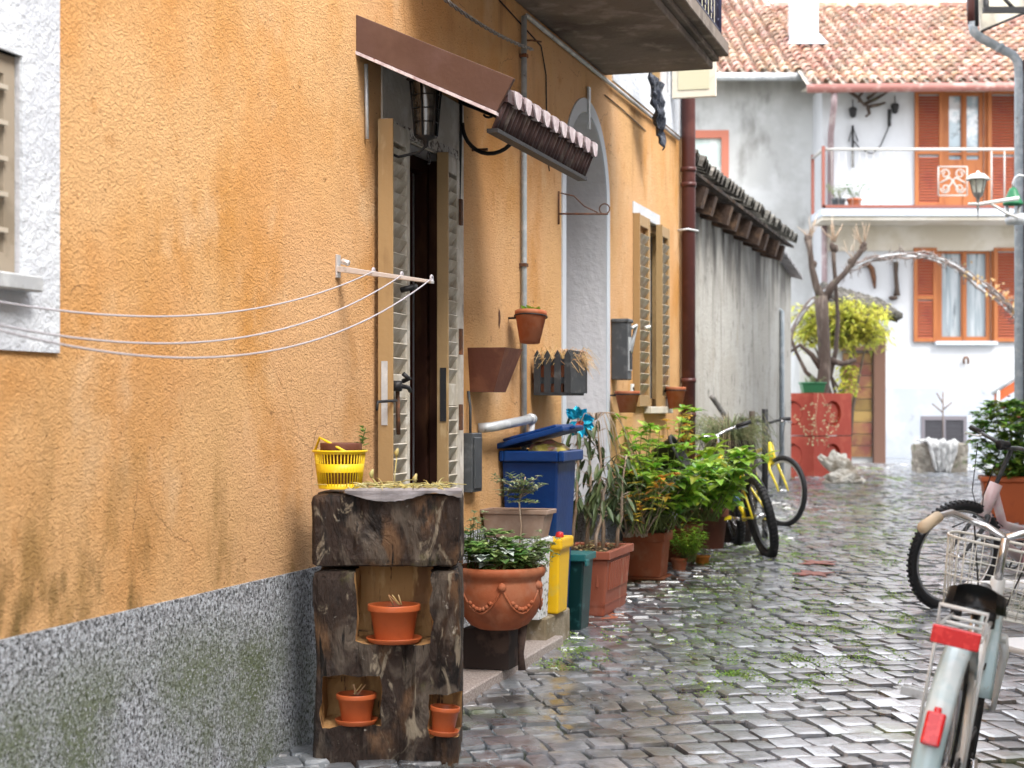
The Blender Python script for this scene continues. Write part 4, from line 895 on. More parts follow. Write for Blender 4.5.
# ---------------------------------------------------------------- plants
def leaves_at(mb, tip, n, L, w, up=.3, droop=.3, spread=1, seed=rnd, fold=.25, rad=.0):
    a0 = seed.uniform(0, 6.28)
    for k in range(n):
        a = a0+k*2.39996; e = seed.uniform(up-.35, up+.45)
        d = Vector((math.cos(a)*spread, math.sin(a)*spread, e))
        mb.leaf(Vector(tip)+Vector((math.cos(a)*rad, math.sin(a)*rad, seed.uniform(-.5,.5)*rad)), d, (0,0,1), L*seed.uniform(.65,1.15), w*seed.uniform(.75,1.1), fold, droop*seed.uniform(.3,1.4))
def plant(name, label, cat, loc, nst, H, spread, L, w, mleaf, mstem=None, per=9, up=.35, droop=.35, sr=.006, group=None, bias=(0,0), whorls=4, hmin=.45, base=.05, branch=0):
    t = thing(name, label, cat, loc, 0, group); st = MB(); lf = MB()
    def shoot(p0, d, h, rr):
        pts = [p0]; n = 5
        for i in range(1, n+1):
            d2 = Vector((d.x, d.y, max(.15, d.z-.06*i))); pts.append(pts[-1]+d2.normalized()*h/n+Vector((rnd.uniform(-1,1), rnd.uniform(-1,1), 0))*h*.02)
        st.tube(pts, [rr*(1-.14*i) for i in range(n+1)], 5)
        for k in range(whorls):
            f = 1-k*(.75/whorls); i = min(n-1, int(f*n-1e-6)); tip = pts[i].lerp(pts[i+1], f*n-i)
            leaves_at(lf, tip, per if k == 0 else max(2, per//2), L*(1 if k else .85), w, up, droop)
        return pts
    for s in range(nst):
        a = rnd.uniform(0, 6.28); q = rnd.random()**.6
        d = Vector((math.cos(a)*spread*q+bias[0], math.sin(a)*spread*q+bias[1], 1)); h = H*rnd.uniform(hmin, 1)
        pts = shoot(Vector((rnd.uniform(-base,base), rnd.uniform(-base,base), 0)), d, h, sr)
        for b in range(branch):
            i = rnd.randint(1, 3); a2 = rnd.uniform(0, 6.28)
            shoot(pts[i], Vector((math.cos(a2)*.8, math.sin(a2)*.8, .8)), h*.35, sr*.6)
    st.build('stem', mstem or M_gstem, t); lf.build('leaves', mleaf, t)
    return t
M_leafGM = mat('fresh_geranium_leaf', (.13,.25,.06), .45, [((.26,.35,.13), 9, .45, .6), ((.30,.16,.07), 5, .64, .74)], island=.45, trans=.3)
bl = WP(bu, bv, bw.location.z+zr-.03)
plant('geranium', 'low mixed green geranium plants filling the terracotta bowl', 'plant', bl+Vector((.0,0,0)), 44, .20, 1.2, .055, .045, M_leafGM, per=8, whorls=3, base=.12, hmin=.4, sr=.003)
plant('geranium', 'taller pale green shrub at the left of the terracotta bowl behind the timber block', 'plant', bl+Vector((-.10,.06,0)), 14, .29, .45, .032, .016, M_leafP, per=8, whorls=6, base=.06, sr=.003)
plant('silver_leaf_plant', 'silvery leaved cluster in the middle of the terracotta bowl', 'plant', bl+Vector((-.03,-.08,.02)), 9, .10, 1.0, .05, .045, mat('silver_leaf', (.42,.48,.44), .6, island=.3), per=7, whorls=2, base=.07, sr=.003)
plant('ground_ivy', 'fine pale green trailing herb along the right rim of the terracotta bowl', 'plant', bl+Vector((.12,-.03,.0)), 30, .20, 1.0, .03, .014, M_leafP, per=8, whorls=4, base=.05, sr=.002)
# little standard tree in front of the blue bin
tl = Vector((wbx.location.x-.02, wbx.location.y-.10, wbx.location.z-.10)); tt = thing('potted_sapling', 'small pale leaved sapling with a thin stem in front of the blue bin', 'small tree', tl+Vector((.03,-.02,.04)))
st = MB(); lf = MB(); trunk = [Vector((-.0,0,0)), Vector((.01,0,.12)), Vector((.0,0,.24)), Vector((.03,0,.36))]
st.tube(trunk, [.005,.0045,.004,.003], 6)
for k in range(34):
    a = rnd.uniform(0,6.28); e = rnd.uniform(-.1,.6); L = rnd.uniform(.05,.15); p = Vector((.01,0,rnd.uniform(.24,.34))); q = p+Vector((math.cos(a)*L, math.sin(a)*L*.7, e*L))
    st.tube([p,q], [.002,.001], 4)
    for j in range(4): leaves_at(lf, p.lerp(q, .3+.7*j/3), 5, .033, .013, .2, .2)
st.build('trunk', M_stem, tt); lf.build('crown', M_leafP, tt)
# ---------------------------------------------------------------- trough planters
def trough(name, label, uu, v0, v1, ln, h, mt, ribs=True, group=None, taper=.84, saucer=False, rim=.045):
    vc = (v0+v1)/2; w = (v1-v0)/2; t = gthing(name, label, 'planter', uu, vc, group)
    mb = MB(); e = .025 if saucer else .0
    x0, x1 = 0, ln; ct = (1-taper)/2*ln
    mb.frus((x0+ct*.5,x1-ct*.5,-w*taper,w*taper),(x0,x1,-w,w), e, h-rim)
    body = MB(); body.v = mb.v[:]; body.f = mb.f[:]; body.mi = mb.mi[:]; body.sm = mb.sm[:]
    o = body.build('planter_body', mt, t, bevel=.02 if not saucer else .006, seg=3)
    rm = MB(); a = .016
    rm.box((x0-a,-w-a,h-rim),(x0+a,w+a,h)); rm.box((x1-a,-w-a,h-rim),(x1+a,w+a,h)); rm.box((x0+a,-w-a,h-rim),(x1-a,-w+a,h)); rm.box((x0+a,w-a,h-rim),(x1-a,w+a,h))
    rm.build('rim', mt, t, bevel=.005, seg=2)
    if ribs:
        rb = MB(); n = 11
        for k in range(n):
            x = x0+ct+.03+(ln-2*ct-.06)*k/(n-1)
            zf = lambda z: w*(taper+(1-taper)*z/(h-rim)); zA, zB = h*.40, h-rim-.02; rb.add([(x-.012,-zf(zA)-.009,zA),(x+.012,-zf(zA)-.009,zA),(x+.014,-zf(zB)-.009,zB),(x-.014,-zf(zB)-.009,zB),(x-.012,-zf(zA)+.01,zA),(x+.012,-zf(zA)+.01,zA),(x+.014,-zf(zB)+.01,zB),(x-.014,-zf(zB)+.01,zB)], [(0,1,2,3),(0,3,7,4),(1,5,6,2),(3,2,6,7),(0,4,5,1)])
        for k in range(5):
            y = -w*.62+w*1.24*k/4; rb.box((x0-.004+.01,y-.007,h*.46),(x0+.03,y+.007,h-rim-.03))
        rb.build('ribs', mt, t, bevel=.002)
        bd = MB(); bd.frus((x0+ct*.5-.006,x1-ct*.5+.006,-w*taper-.006,w*taper+.006),(x0+ct*.45-.006,x1-ct*.45+.006,-w*(taper+.02)-.006,w*(taper+.02)+.006),.06,.075); bd.build('base_band', mt, t)
    s = MB(); s.box((x0+a,-w+a,h-.05),(x1-a,w-a,h-.022)); s.build('soil', M_soil, t)
    if saucer:
        s = MB(); s.frus((x0-.0,x1,-w*.98,w*.98),(x0-.03,x1+.03,-w*1.1,w*1.1),-.004,.022); s.build('saucer', mt, t, bevel=.004)
    return t
pa_u = wu(603,.32)
pa = trough('ribbed_planter', 'long ribbed terracotta trough planter nearest the green bin, holding a drooping dry plant', pa_u, .02, .345, .62, .37, M_terra2, group='terracotta planters along the foot of the wall')
pb_u = wu(664,.31)
pb = trough('square_planter', 'square terracotta planter on a saucer between the ribbed trough and the green fern pots', pb_u, .05, .30, .27, .32, M_terra, ribs=False, saucer=True, rim=.06, group='terracotta planters along the foot of the wall')
# tile and plank under them
t = gthing('floor_tile', 'flat terracotta tile lying on the ground under the ribbed trough', 'tile', pa_u+.3, .20); mb = MB(); mb.box((-.32,-.19,-.0),(.34,.12,.012)); mb.build('slab', M_terra, t, bevel=.002); t.location.z += .004
pa.location.z += .02
t = gthing('doormat', 'worn dark rubber mat edge lying beside the square planter', 'mat', wu(652,.33), .25); mb = MB(); mb.box((-.40,-.17,.0),(.32,.13,.010)); mb.build('sheet', mat('worn_mat', (.12,.085,.07), .6, [((.25,.13,.08), 5, .5, .65)], [('noise', 60, .004)]), t); t.location.z += .004
pb.location.z += .016
# plant in the ribbed trough: woody stems with drooping dull leaves, blue foil flower on top
def topz(t, h): return t.location.z+h
z0 = topz(pa, .37)
tp = thing('drooping_shrub', 'tall wilting shrub with pale stems and drooping dull leaves in the ribbed trough', 'shrub', WP(pa_u+.22, .20, z0)); st = MB(); lf = MB()
top_ = HC-(415-HY)/F*9.8-z0
specs = [((-.10,0),(-.07,.0),top_*.98), ((-.02,.02),(.00,.05),top_*.86), ((.07,.0),(.04,.02),top_*.95), ((.15,.05),(.20,.0),top_*.70), ((-.14,.1),(-.15,.05),top_*.55), ((.02,-.05),(.10,-.03),top_*.62)]
for (a, b, h) in specs:
    pts = [Vector((a[0]+(b[0]-a[0])*i/6+rnd.uniform(-.008,.008), a[1]+(b[1]-a[1])*i/6, h*i/6)) for i in range(7)]
    st.tube(pts, [.012-.0013*i for i in range(7)], 6)
    for k in range(24):
        f = rnd.uniform(.25,1); i = min(5, int(f*6)); p = pts[i].lerp(pts[i+1], f*6-i); an = rnd.uniform(0,6.28)
        q = p+Vector((math.cos(an)*.05, math.sin(an)*.05, .02)); st.tube([p,q], [.003,.0015], 4)
        for j in range(2): lf.leaf(q, (math.cos(an)*.5, math.sin(an)*.5, -1+rnd.uniform(-.2,.6)), (math.cos(an),math.sin(an),0), rnd.uniform(.07,.13), .026, .3, .1)
for k in range(22):      # long thin arching blades
    an = rnd.uniform(0,6.28); R_ = rnd.uniform(.10,.24); p = Vector((.02,.0,top_*.96)); pts = [p+Vector((math.cos(an)*R_*t, math.sin(an)*R_*t*.6, .09*math.sin(t*2.2)-.30*t*t*t*rnd.uniform(.8,1.1))) for t in (0,.25,.5,.75,1)]
    st.tube(pts, [.0022,.002,.0018,.0014,.001], 4)
st.build('stem', M_stem, tp); lf.build('leaves', M_leafD, tp)
for k in range(170): pass
mb = MB()
for k in range(240):
    x = rnd.uniform(-.20,.38); y = rnd.uniform(-.13,.13); a = rnd.uniform(0,6.28); L = rnd.uniform(.02,.06)
    mb.leaf((x,y,rnd.uniform(-.01,.035)), (math.cos(a),math.sin(a),rnd.uniform(-.1,.5)), (0,0,1), L, L*.4, .3, .2, segs=1)
dl = tag(mb.build('leaf_litter', mat('dry_leaf_litter', (.30,.20,.10), .8, [((.20,.22,.08), 9, .5, .65)], island=.5)), 'dead leaves and small weeds covering the soil of the ribbed trough', 'leaf litter', kind='stuff'); dl.location = WP(pa_u+.22, .19, z0-.01); dl.rotation_euler = (0,0,RW)
ff = thing('foil_flower', 'bright turquoise foil windmill with red heart stuck in the wilting shrub', 'decoration', (512+0,0,0)); ff.location = P(578, 420, 9.72)
mb = MB()
for k in range(22):
    a = rnd.uniform(0,6.28); r_ = rnd.uniform(.3,1); d = Vector((math.cos(a), rnd.uniform(-.5,.5), math.sin(a)))
    mb.leaf(d*.01, d, (0,-1,0), .055+.045*r_, .05, .5, .1)
mb.build('foil', M_foil, ff)
mb = MB()
for k in range(14):
    a = rnd.uniform(0,6.28); d = Vector((math.cos(a), -.8, math.sin(a))); mb.leaf((0.01,-.03,-.02), d, (0,-1,0), .035, .02, .4, .2)
mb.build('red_heart', mat('pinkish_petals', (.50,.10,.08), .5), ff)
mb = MB(); mb.tube([(0,.01,0),(.0,.02,-.25)], .003, 5); mb.build('stick', M_stem, ff)
# plants
z1 = topz(pb, .27)
plant('grey_green_shrub', 'dull grey green shrub with narrow leaves growing over the square planter', 'shrub', WP(pb_u+.08, .22, z1), 34, .62, .75, .10, .030, M_leafD, M_stem, per=8, whorls=6, base=.08, droop=.5, bias=(-.15,0), branch=1)
plant('grey_green_shrub', 'lower grey green shrub leaning out between ribbed trough and square planter', 'shrub', WP(pb_u-.38, .20, gz(11.2)+.34), 30, .52, .85, .09, .028, M_leafD, M_stem, per=7, whorls=5, base=.08, droop=.5)
plant('yellow_green_shrub', 'upright yellow green leafed shrub standing under the far window', 'shrub', WP(wu(650,.20), .20, gz(12.5)+.30), 22, .90, .48, .11, .045, M_leafB, M_gstem, per=9, whorls=5, base=.10, hmin=.6)
yo = plant('orange_tinted_shrub', 'shrub with orange and yellow fading leaves reaching up beside the downpipe', 'shrub', WP(wu(688,.26), .26, gz(13.6)+.30), 12, .80, .28, .060, .030, M_leafO, M_gstem, per=8, whorls=8, base=.08, hmin=.6)
plant('orange_tinted_shrub', 'few orange yellow leafy shoots low in front of the yellow green shrub', 'shrub', WP(wu(640,.3), .30, gz(11.6)+.38), 6, .40, .5, .075, .035, M_leafO, M_gstem, per=8, whorls=4, base=.08)
plant('broad_leaf_plant', 'big bright green broad leaved plant in the round pot beside the black bicycle', 'plant', WP(wu(700,.40), .40, gz(12.8)+.34), 30, .62, .95, .18, .085, M_leafB, M_gstem, per=6, whorls=4, base=.10, droop=.45, hmin=.5)
plant('broad_leaf_plant', 'glossy green broad leaved plant left of the largest one, above the round pot', 'plant', WP(wu(668,.36), .36, gz(12.2)+.36), 28, .58, .90, .15, .070, M_leafB, M_gstem, per=6, whorls=4, base=.10, droop=.4)
plant('broad_leaf_plant', 'green broad leaved plant reaching over the black bicycle wheel', 'plant', WP(wu(706,.36), .34, gz(13.1)+.30), 16, .50, .70, .17, .080, M_leafB, M_gstem, per=6, whorls=3, base=.10, droop=.5)
plant('pale_flowering_plant', 'pale whitish leafed plant in the middle of the pot group', 'plant', WP(wu(704,.30), .28, gz(13.4)+.38), 10, .42, .5, .06, .03, M_leafP, M_gstem, per=8, whorls=3, base=.10)
# round pots
def gpot(px, py, r, h, mt, label, **k):
    p = G(px, py); p.y += r; p.z = gz(p.y)+.003
    return pot('terracotta_pot', label, p, r, h, mt, group='terracotta pots standing among the plants', **k)
gp1 = gpot(682, 567, .17, .30, M_terra2, 'wide round terracotta pot behind the square planter holding broad leaved plants', saucer=False)
gp2 = gpot(712, 553, .15, .33, M_terra3, 'brownish terracotta pot at the far end of the pot row beside the black bicycle', saucer=False)
gp3 = gpot(680, 575, .060, .11, M_terra, 'small round pot of feathery green at the foot of the square planter', saucer=False)
gp4 = gpot(703, 567, .062, .075, mat('orange_ripe_pot', (.55,.20,.04), .5, [((.60,.45,.06), 5, .5, .62)]), 'smallest orange and yellow pot on the ground in front of the pot row', saucer=False)
plant('feathery_herb', 'feathery light green herb spilling over the small pot by the square planter', 'herb', Vector(gp3.location)+Vector((.06,.0,.08)), 60, .30, .8, .040, .010, M_leafB, per=7, whorls=7, base=.05, sr=.002, hmin=.5)
plant('seedling', 'tiny green seedling in the smallest orange pot', 'plant', Vector(gp4.location)+Vector((0,0,.06)), 5, .09, .6, .04, .025, M_leafB, per=5, whorls=2, base=.02, sr=.002)
# black upturned tub behind
t = thing('black_tub', 'big black round plastic tub half hidden behind the shrubs under the far window', 'tub', WP(wu(655,.16), .20, gz(12.4)+.74), RW)
mb = MB(); mb.lathe([(.001,0),(.13,0),(.15,.15),(.165,.15),(.165,.17),(.14,.17),(.12,.02),(.001,.02)], 28, M=Matrix.Rotation(R(62), 4, 'X')); mb.build('tub', M_rubber, t)
mb = MB(); mb.tube([(0,0,-.6),(0,0,.05)], .05, 8); mb.build('post', M_wood_dark, t)
# grass in dark basket, leaning planks behind
t = gthing('grass_tub', 'dark barrel tub overflowing with long grey green grass against the grey wall', 'planter', wu(730,.30), .30)
gh = HC-(440-HY)/F*px_y(727,.3)-t.location.z
mb = MB(); mb.lathe([(.001,.0),(.17,0),(.22,gh*.6),(.21,gh),(.19,gh),(.001,gh-.05)], 20); mb.build('tub', M_wood_dark, t)
g_ = MB()
for k in range(420):
    a = rnd.uniform(0,6.28); r0_ = rnd.uniform(0,.15); Lr = rnd.uniform(.16,.34); hh_ = rnd.uniform(.08,.30); dp = rnd.uniform(.05,.38)
    p = Vector((math.cos(a)*r0_, math.sin(a)*r0_, gh-.03))
    pts = [p+Vector((math.cos(a)*Lr*t, math.sin(a)*Lr*t, hh_*math.sin(t*2.3)-dp*t*t*.7)) for t in (0,.3,.65,1)]
    g_.tube(pts, [.003,.003,.002,.001], 3, caps=False)
go = tag(g_.build('tuft_grass', mat('grey_green_grass', (.16,.19,.09), .6, [((.34,.27,.17), 6, .5, .62)], island=.45)), 'tuft of long arching grey green grass in the barrel tub', 'grass'); go.location = t.location
t = gthing('leaning_plank', 'grey plank leaning diagonally against the grey wall behind the grass tub', 'plank', wu(742,.1), .12)
p0, p1 = P(712, 397, px_y(712,.08)), P(762, 470, px_y(762,.10)+.0); o_ = t.location
mb = MB(); Mi = (Matrix.Translation(t.location) @ Matrix.Rotation(RW, 4, 'Z')).inverted(); mb.tube([Mi @ p0, Mi @ p1], .028, 4); mb.build('plank', mat('grey_old_plank', (.22,.21,.20), .8, [((.36,.35,.34), 9, .5, .65)], [('noise', 40, .005)]), t)
for k, (px, py) in enumerate(((752, 411), (765, 409))):
    Y = 14.6-.3*k; x = (px-512)/F*Y; t = thing('wooden_post', 'dark wooden stake behind the bicycles, the '+('left' if k == 0 else 'right')+' one of two', 'post', (x, Y, gz(Y)), 0, 'dark stakes behind the bicycles')
    h = HC-(py-HY)/F*Y-gz(Y); mb = MB(); mb.tube([(0,0,-.05),(0,0,h*.5),(0.0,0,h)], [.027,.026,.026], 8); mb.build('stake', M_wood_dark if k == 0 else M_black, t)
# ================================================================== BICYCLES
def bike(name, label, loc, heading, lean, c):
    """local +x = forward, rear wheel contact at origin"""
    t = thing(name, label, 'bicycle', loc); t.rotation_mode = 'QUATERNION'
    q = Matrix.Rotation(heading, 4, 'Z') @ Matrix.Rotation(lean, 4, 'X'); t.rotation_quaternion = q.to_quaternion()
    r = c.get('r', .33); wb = c.get('wb', 1.04); tr = c.get('tr', .020); st = c.get('steer', 0); mf = c['frame']
    bb = Vector((.43, 0, r-.04)); sh, bh = c.get('seat', .9), c.get('bar', 1.0)
    ra = Vector((0,0,r)); hd0, hd1 = Vector((wb-.13-.02,0,r+.27)), Vector((wb-.20,0,r+.43)); fx = Vector((wb,0,r))
    stt = Vector((.27,0,sh-.16))
    axd = (hd1-hd0).normalized(); Ms = Matrix.Translation(hd0) @ Matrix.Rotation(st, 4, axd) @ Matrix.Translation(-hd0)
    fr = MB(); tk = c.get('thick', 1)
    if c.get('step'):
        fr.tube([bb, bb.lerp(hd0,.5)+Vector((0,0,-.05)), hd0], .021*tk, 10); fr.tube([bb.lerp(stt,.35), bb.lerp(hd0,.55)+Vector((0,0,.05)), hd1-axd*.03], .016*tk, 10)
    else:
        fr.tube([bb, hd0], .022, 10); fr.tube([stt-Vector((0,0,.03)), hd1-axd*.03], .018, 10)
    fr.tube([bb, stt], .017, 10); fr.tube([hd0-axd*.03, hd1+axd*.01], .023*tk, 10)
    for s in (-1, 1):
        fr.tube([bb+Vector((-.02,s*.03,0)), ra+Vector((.03,s*.062,0)), ra+Vector((0,s*.062,0))], .010, 8); fr.tube([stt-Vector((0,0,.05))+Vector((0,s*.02,0)), ra+Vector((0,s*.062,.01))], .009, 8)
    fr.tube([bb-Vector((0,.035,0)), bb+Vector((0,.035,0))], .024, 10)
    fr.build('frame', mf, t)
    if c.get('accent'):
        ac = MB(); ac.tube([bb.lerp(hd0,.25)+Vector((0,0,.0)), bb.lerp(hd0,.8)], .0235, 10); ac.build('frame_panel', c['accent'], t)
    fk = MB()
    for s in (-1, 1): fk.tube([hd0-axd*.01+Vector((0,s*.045,0)), hd0-axd*.07+Vector((.0,s*.058,0)), fx+Vector((-.03,s*.056,.06)), fx+Vector((0,s*.056,0))], [.014,.014,.010,.008], 8, M=Ms)
    fk.tube([hd0-axd*.02-Vector((0,.055,0)), hd0-axd*.02+Vector((0,.055,0))], .016, 8, M=Ms)
    fk.build('fork', c.get('fork', mf), t)
    for cc, MM, nm in ((ra, None, 'r'), (fx, Ms, 'f')):
        w = MB(); ty = [(cc.x+(r-tr)*math.cos(2*math.pi*k/48), 0, cc.z+(r-tr)*math.sin(2*math.pi*k/48)) for k in range(48)]
        w.tube(ty, tr, 10, closed=True, M=MM)
        if c.get('knob'):
            for k in range(64):
                a = 2*math.pi*k/64
                for s in (-1,0,1): 
                    Mk = Matrix.Translation((cc.x+(r-.001)*math.cos(a), s*.014, cc.z+(r-.001)*math.sin(a))) @ Matrix.Rotation(-a, 4, 'Y'); w.box((-.006,-.005,-.006),(.004,.005,.006), M=(MM @ Mk) if MM else Mk)
        wo = w.build('wheel', M_rubber, t)
        w = MB(); rm = [(cc.x+(r-2*tr-.006)*math.cos(2*math.pi*k/48), 0, cc.z+(r-2*tr-.006)*math.sin(2*math.pi*k/48)) for k in range(48)]
        w.tube(rm, .011, 6, closed=True, M=MM); w.build('rim', c.get('rim', M_chrome), wo)
        w = MB()
        for k in range(28):
            a = 2*math.pi*k/28; b = a+(.35 if k % 2 else -.35); s = 1 if k % 4 < 2 else -1
            w.tube([(cc.x+.018*math.cos(b), s*.025, cc.z+.018*math.sin(b)), (cc.x+(r-2*tr-.012)*math.cos(a), 0, cc.z+(r-2*tr-.012)*math.sin(a))], .0012, 3, M=MM)
        w.build('spokes', M_chrome, wo)
        w = MB(); w.tube([cc-Vector((0,.05,0)), cc-Vector((0,.03,0)), cc+Vector((0,.03,0)), cc+Vector((0,.05,0))], [.008,.02,.02,.008], 10, M=MM); w.build('hub', M_chrome, wo)
        if c.get('fender') and (nm == 'r' or c.get('ffender')):
            w = MB(); a0_, a1_ = (38, 188) if nm == 'r' else (60, 190)
            if nm == 'f': a0_, a1_ = 20, 165
            prof = []; n = 22; vs = []; fs = []
            for i in range(n+1):
                a = R(a0_+(a1_-a0_)*i/n); rr = r+.022
                for k in range(7):
                    yy = -.034+.068*k/6; dz = .014*(1-(yy/.034)**2); vs.append((cc.x+(rr+dz)*math.cos(a), yy, cc.z+(rr+dz)*math.sin(a)))
            for i in range(n):
                for k in range(6): fs.append((i*7+k, i*7+k+1, (i+1)*7+k+1, (i+1)*7+k))
            w.add(vs, fs, 0, True, MM); w.build('mudguard', c['fender'], t, solid=.003)
            if nm == 'r':
                w = MB()
                for s in (-1, 1): w.tube([ra+Vector((0,s*.065,0)), Vector((cc.x+(r+.03)*math.cos(R(172)), s*.035, cc.z+(r+.03)*math.sin(R(172))))], .003, 5)
                w.build('stay', M_chrome, t)
    sd = MB(); sl = c.get('saddle_l', .26); sw = c.get('saddle_w', .085); n = 12; vs = []; fs = []
    for i in range(n+1):
        f = i/n; x = stt.x-.13+sl*f; wd = sw*max(0,(1-((f-.2)/.8)))**1.2*.95+.020 if f > .2 else sw*(.55+.40*math.sin(math.pi/2*f/.2))+.020; zc = sh-.008*math.sin(f*3.1)+.02*(1-f)**3
        for k in range(9):
            a = math.pi*k/8; vs.append((x, wd*math.cos(a), zc+.030*math.sin(a)**.6-(.035 if k in (0, 8) else 0)*(1-f*.5)))
    for i in range(n):
        for k in range(8): fs.append((i*9+k, i*9+k+1, (i+1)*9+k+1, (i+1)*9+k))
        fs.append((i*9+8, i*9, (i+1)*9, (i+1)*9+8))
    fs.append(tuple(range(9))); fs.append(tuple(n*9+k for k in range(8,-1,-1)))
    sd.add(vs, fs, 0, True); so = sd.build('saddle', M_saddle, t)
    if c.get('sticker'):
        w = MB(); w.box((stt.x-.075,-.022,sh+.022),(stt.x-.03,.022,sh+.034)); w.build('sticker', M_orangesticker, so, bevel=.004)
        w = MB()
        for s in (-1, 1): w.tube([(stt.x-.11,s*.045,sh-.01),(stt.x-.10,s*.045,sh-.06)], .016, 10); w.tube([(stt.x-.12,s*.05,sh-.03),(stt.x+.05,s*.02,sh-.045)], .004, 6)
        w.build('springs', M_black, so)
    sp_ = MB(); sp_.tube([stt-Vector((0,0,.05)), Vector((stt.x-.01,0,sh-.02))], .013, 8); sp_.build('seat_post', M_chrome, t)
    hb = MB(); top = hd1+axd*max(.05,(bh-hd1.z)*.9); bw_ = c.get('bw', .29)
    hb.tube([hd1, top], .013, 8, M=Ms)
    if c.get('city'):
        for s in (-1, 1): hb.tube([top, top+Vector((.05,s*.06,.02)), top+Vector((.03,s*.17,.045)), top+Vector((-.12,s*(bw_-.03),.035)), top+Vector((-.22,s*bw_,.01))], .0115, 8, M=Ms)
        g0, g1 = (-.10,-.03,.037), (-.24,.005,.005)
    else:
        for s in (-1, 1): hb.tube([top, top+Vector((.05,s*.02,.0)), top+Vector((.045,s*.10,.02)), top+Vector((.0,s*bw_,.035))], .0125, 8, M=Ms)
    hb.build('handlebar', c.get('barm', M_chrome), t)
    for s in (-1, 1):
        gr = MB(); bl_ = MB()
        if c.get('city'): p0_, p1_ = top+Vector((-.11,s*(bw_-.033),.036)), top+Vector((-.235,s*(bw_+.003),.008))
        else: p0_, p1_ = top+Vector((.012,s*(bw_-.11),.031)), top+Vector((-.003,s*(bw_+.012),.037))
        gr.tube([p0_, p1_], .018, 10, M=Ms)
        bl_.tube([p0_+(p0_-p1_)*.18, p0_+Vector((.035,0,-.02)), p0_.lerp(p1_,.8)+Vector((.05,s*.01,-.03))], [.010,.006,.005], 6, M=Ms)
        gr.build('grip', c.get('grip', M_rubber), t); bl_.build('brake_lever', c.get('lever', M_chrome), t)
    cb = MB()
    for k, s in enumerate((-1, 1)): cb.tube([Ms @ (top+Vector((.05,s*.16,.0))), Ms @ (top+Vector((.17,s*.10,-.0+.03*k))), Ms @ (hd1+Vector((.12,s*.05,-.05))), hd0+Vector((.05,s*.02,.02)), bb.lerp(hd0,.6)+Vector((0,s*.02,.03))], .003, 5)
    cb.build('cables', M_black, t)
    cr_ = MB(); cr_.tube([(bb.x+.09*math.cos(2*math.pi*k/24), -.045, bb.z+.09*math.sin(2*math.pi*k/24)) for k in range(24)], .006, 5, closed=True)
    for k in range(5): a = 2*math.pi*k/5; cr_.tube([(bb.x,-.045,bb.z),(bb.x+.09*math.cos(a),-.045,bb.z+.09*math.sin(a))], .006, 4)
    cr_.tube([(bb.x,-.05,bb.z+.088),(0,-.05,r+.04)], .004, 4); cr_.tube([(bb.x,-.05,bb.z-.088),(0,-.05,r-.04)], .004, 4); cr_.tube([(.035*math.cos(2*math.pi*k/12),-.05,r+.035*math.sin(2*math.pi*k/12)) for k in range(12)], .008, 5, closed=True)
    cr_.build('chain_and_chainring', M_black, t)
    ca = c.get('crank', 20); d_ = Vector((math.cos(R(ca)), 0, math.sin(R(ca))))*.165
    for s in (-1, 1):
        w = MB(); e = bb-d_*s; w.tube([bb+Vector((0,s*.06,0)), e+Vector((0,s*.075,0))], [.012,.009], 8); w.tube([e+Vector((0,s*.075,0)), e+Vector((0,s*.16,0))], .006, 6); co = w.build('crank', M_chrome, t)
        w = MB()
        for z_ in (-.03, .018): w.box((e.x+z_,s*.085,e.z-.012),(e.x+z_+.014,s*.17,e.z+.012))
        w.box((e.x-.016,s*.10,e.z-.008),(e.x+.018,s*.155,e.z+.008)); w.build('pedal', c.get('pedal', M_greyplastic), co)
    if c.get('rack'):
        w = MB(); zz = 2*r+.07
        for s in (-1, 1): w.tube([(.16,s*.05,zz),(-.14,s*.058,zz),(-.20,s*.058,zz-.005)], .006, 6); w.tube([(.0,s*.067,r),(-.06,s*.062,zz)], .005, 6); 
        w.tube([(-.20,-.058,zz-.005),(-.215,0,zz-.005),(-.20,.058,zz-.005)], .006, 6)
        w.tube([(-.02,-.055,zz),(-.02,.055,zz)], .005, 5); w.tube([(.10,-.05,zz),(.10,.05,zz)], .005, 5); w.tube([(-.15,-.055,zz),(-.15,-.06,zz+.06),(-.15,.06,zz+.06),(-.15,.055,zz)], .006, 6)
        w.build('rack', M_bikewhite, t)
        w = MB(); w.box((-.228,-.060,zz-.028),(-.212,.060,zz+.018)); w.build('red_reflector', M_red, t, bevel=.003)
        a = R(152); cp = Vector(((r+.045)*math.cos(a), 0, r+(r+.045)*math.sin(a)))
        Mt = Matrix.Translation(cp) @ Matrix.Rotation(-(a-math.pi), 4, 'Y')
        w = MB(); w.box((-.020,-.024,-.045),(.002,.024,.040), M=Mt); w.box((-.016,-.010,.038),(.002,.010,.055), M=Mt); w.build('rear_light', M_red, t, bevel=.007, seg=2)
    if c.get('basket'):
        w = MB(); bc = Ms @ (top+Vector((.21,0,-.10))); W0, L0, hB = .17, .13, .22
        bc2 = bc
        def ring(z, k): return [bc2+Vector((k*L0*math.copysign(abs(math.cos(a))**.6, math.cos(a)), k*W0*math.copysign(abs(math.sin(a))**.6, math.sin(a)), z)) for a in [2*math.pi*i/28 for i in range(28)]]
        for z, k, rr in ((.06,1.0,.0045),(-.0,.96,.0018),(-.06,.92,.0018),(-.12,.88,.0018),(-.16,.85,.003)): w.tube(ring(z,k), rr, 6, closed=True)
        A, B = ring(.06,1.0), ring(-.16,.85)
        for i in range(28):
            w.tube([A[i], B[i]], .0016, 4)
        for i in range(1, 14): w.tube([B[i], B[28-i]], .0022, 4)
        w.build('basket', M_wirewhite, t)
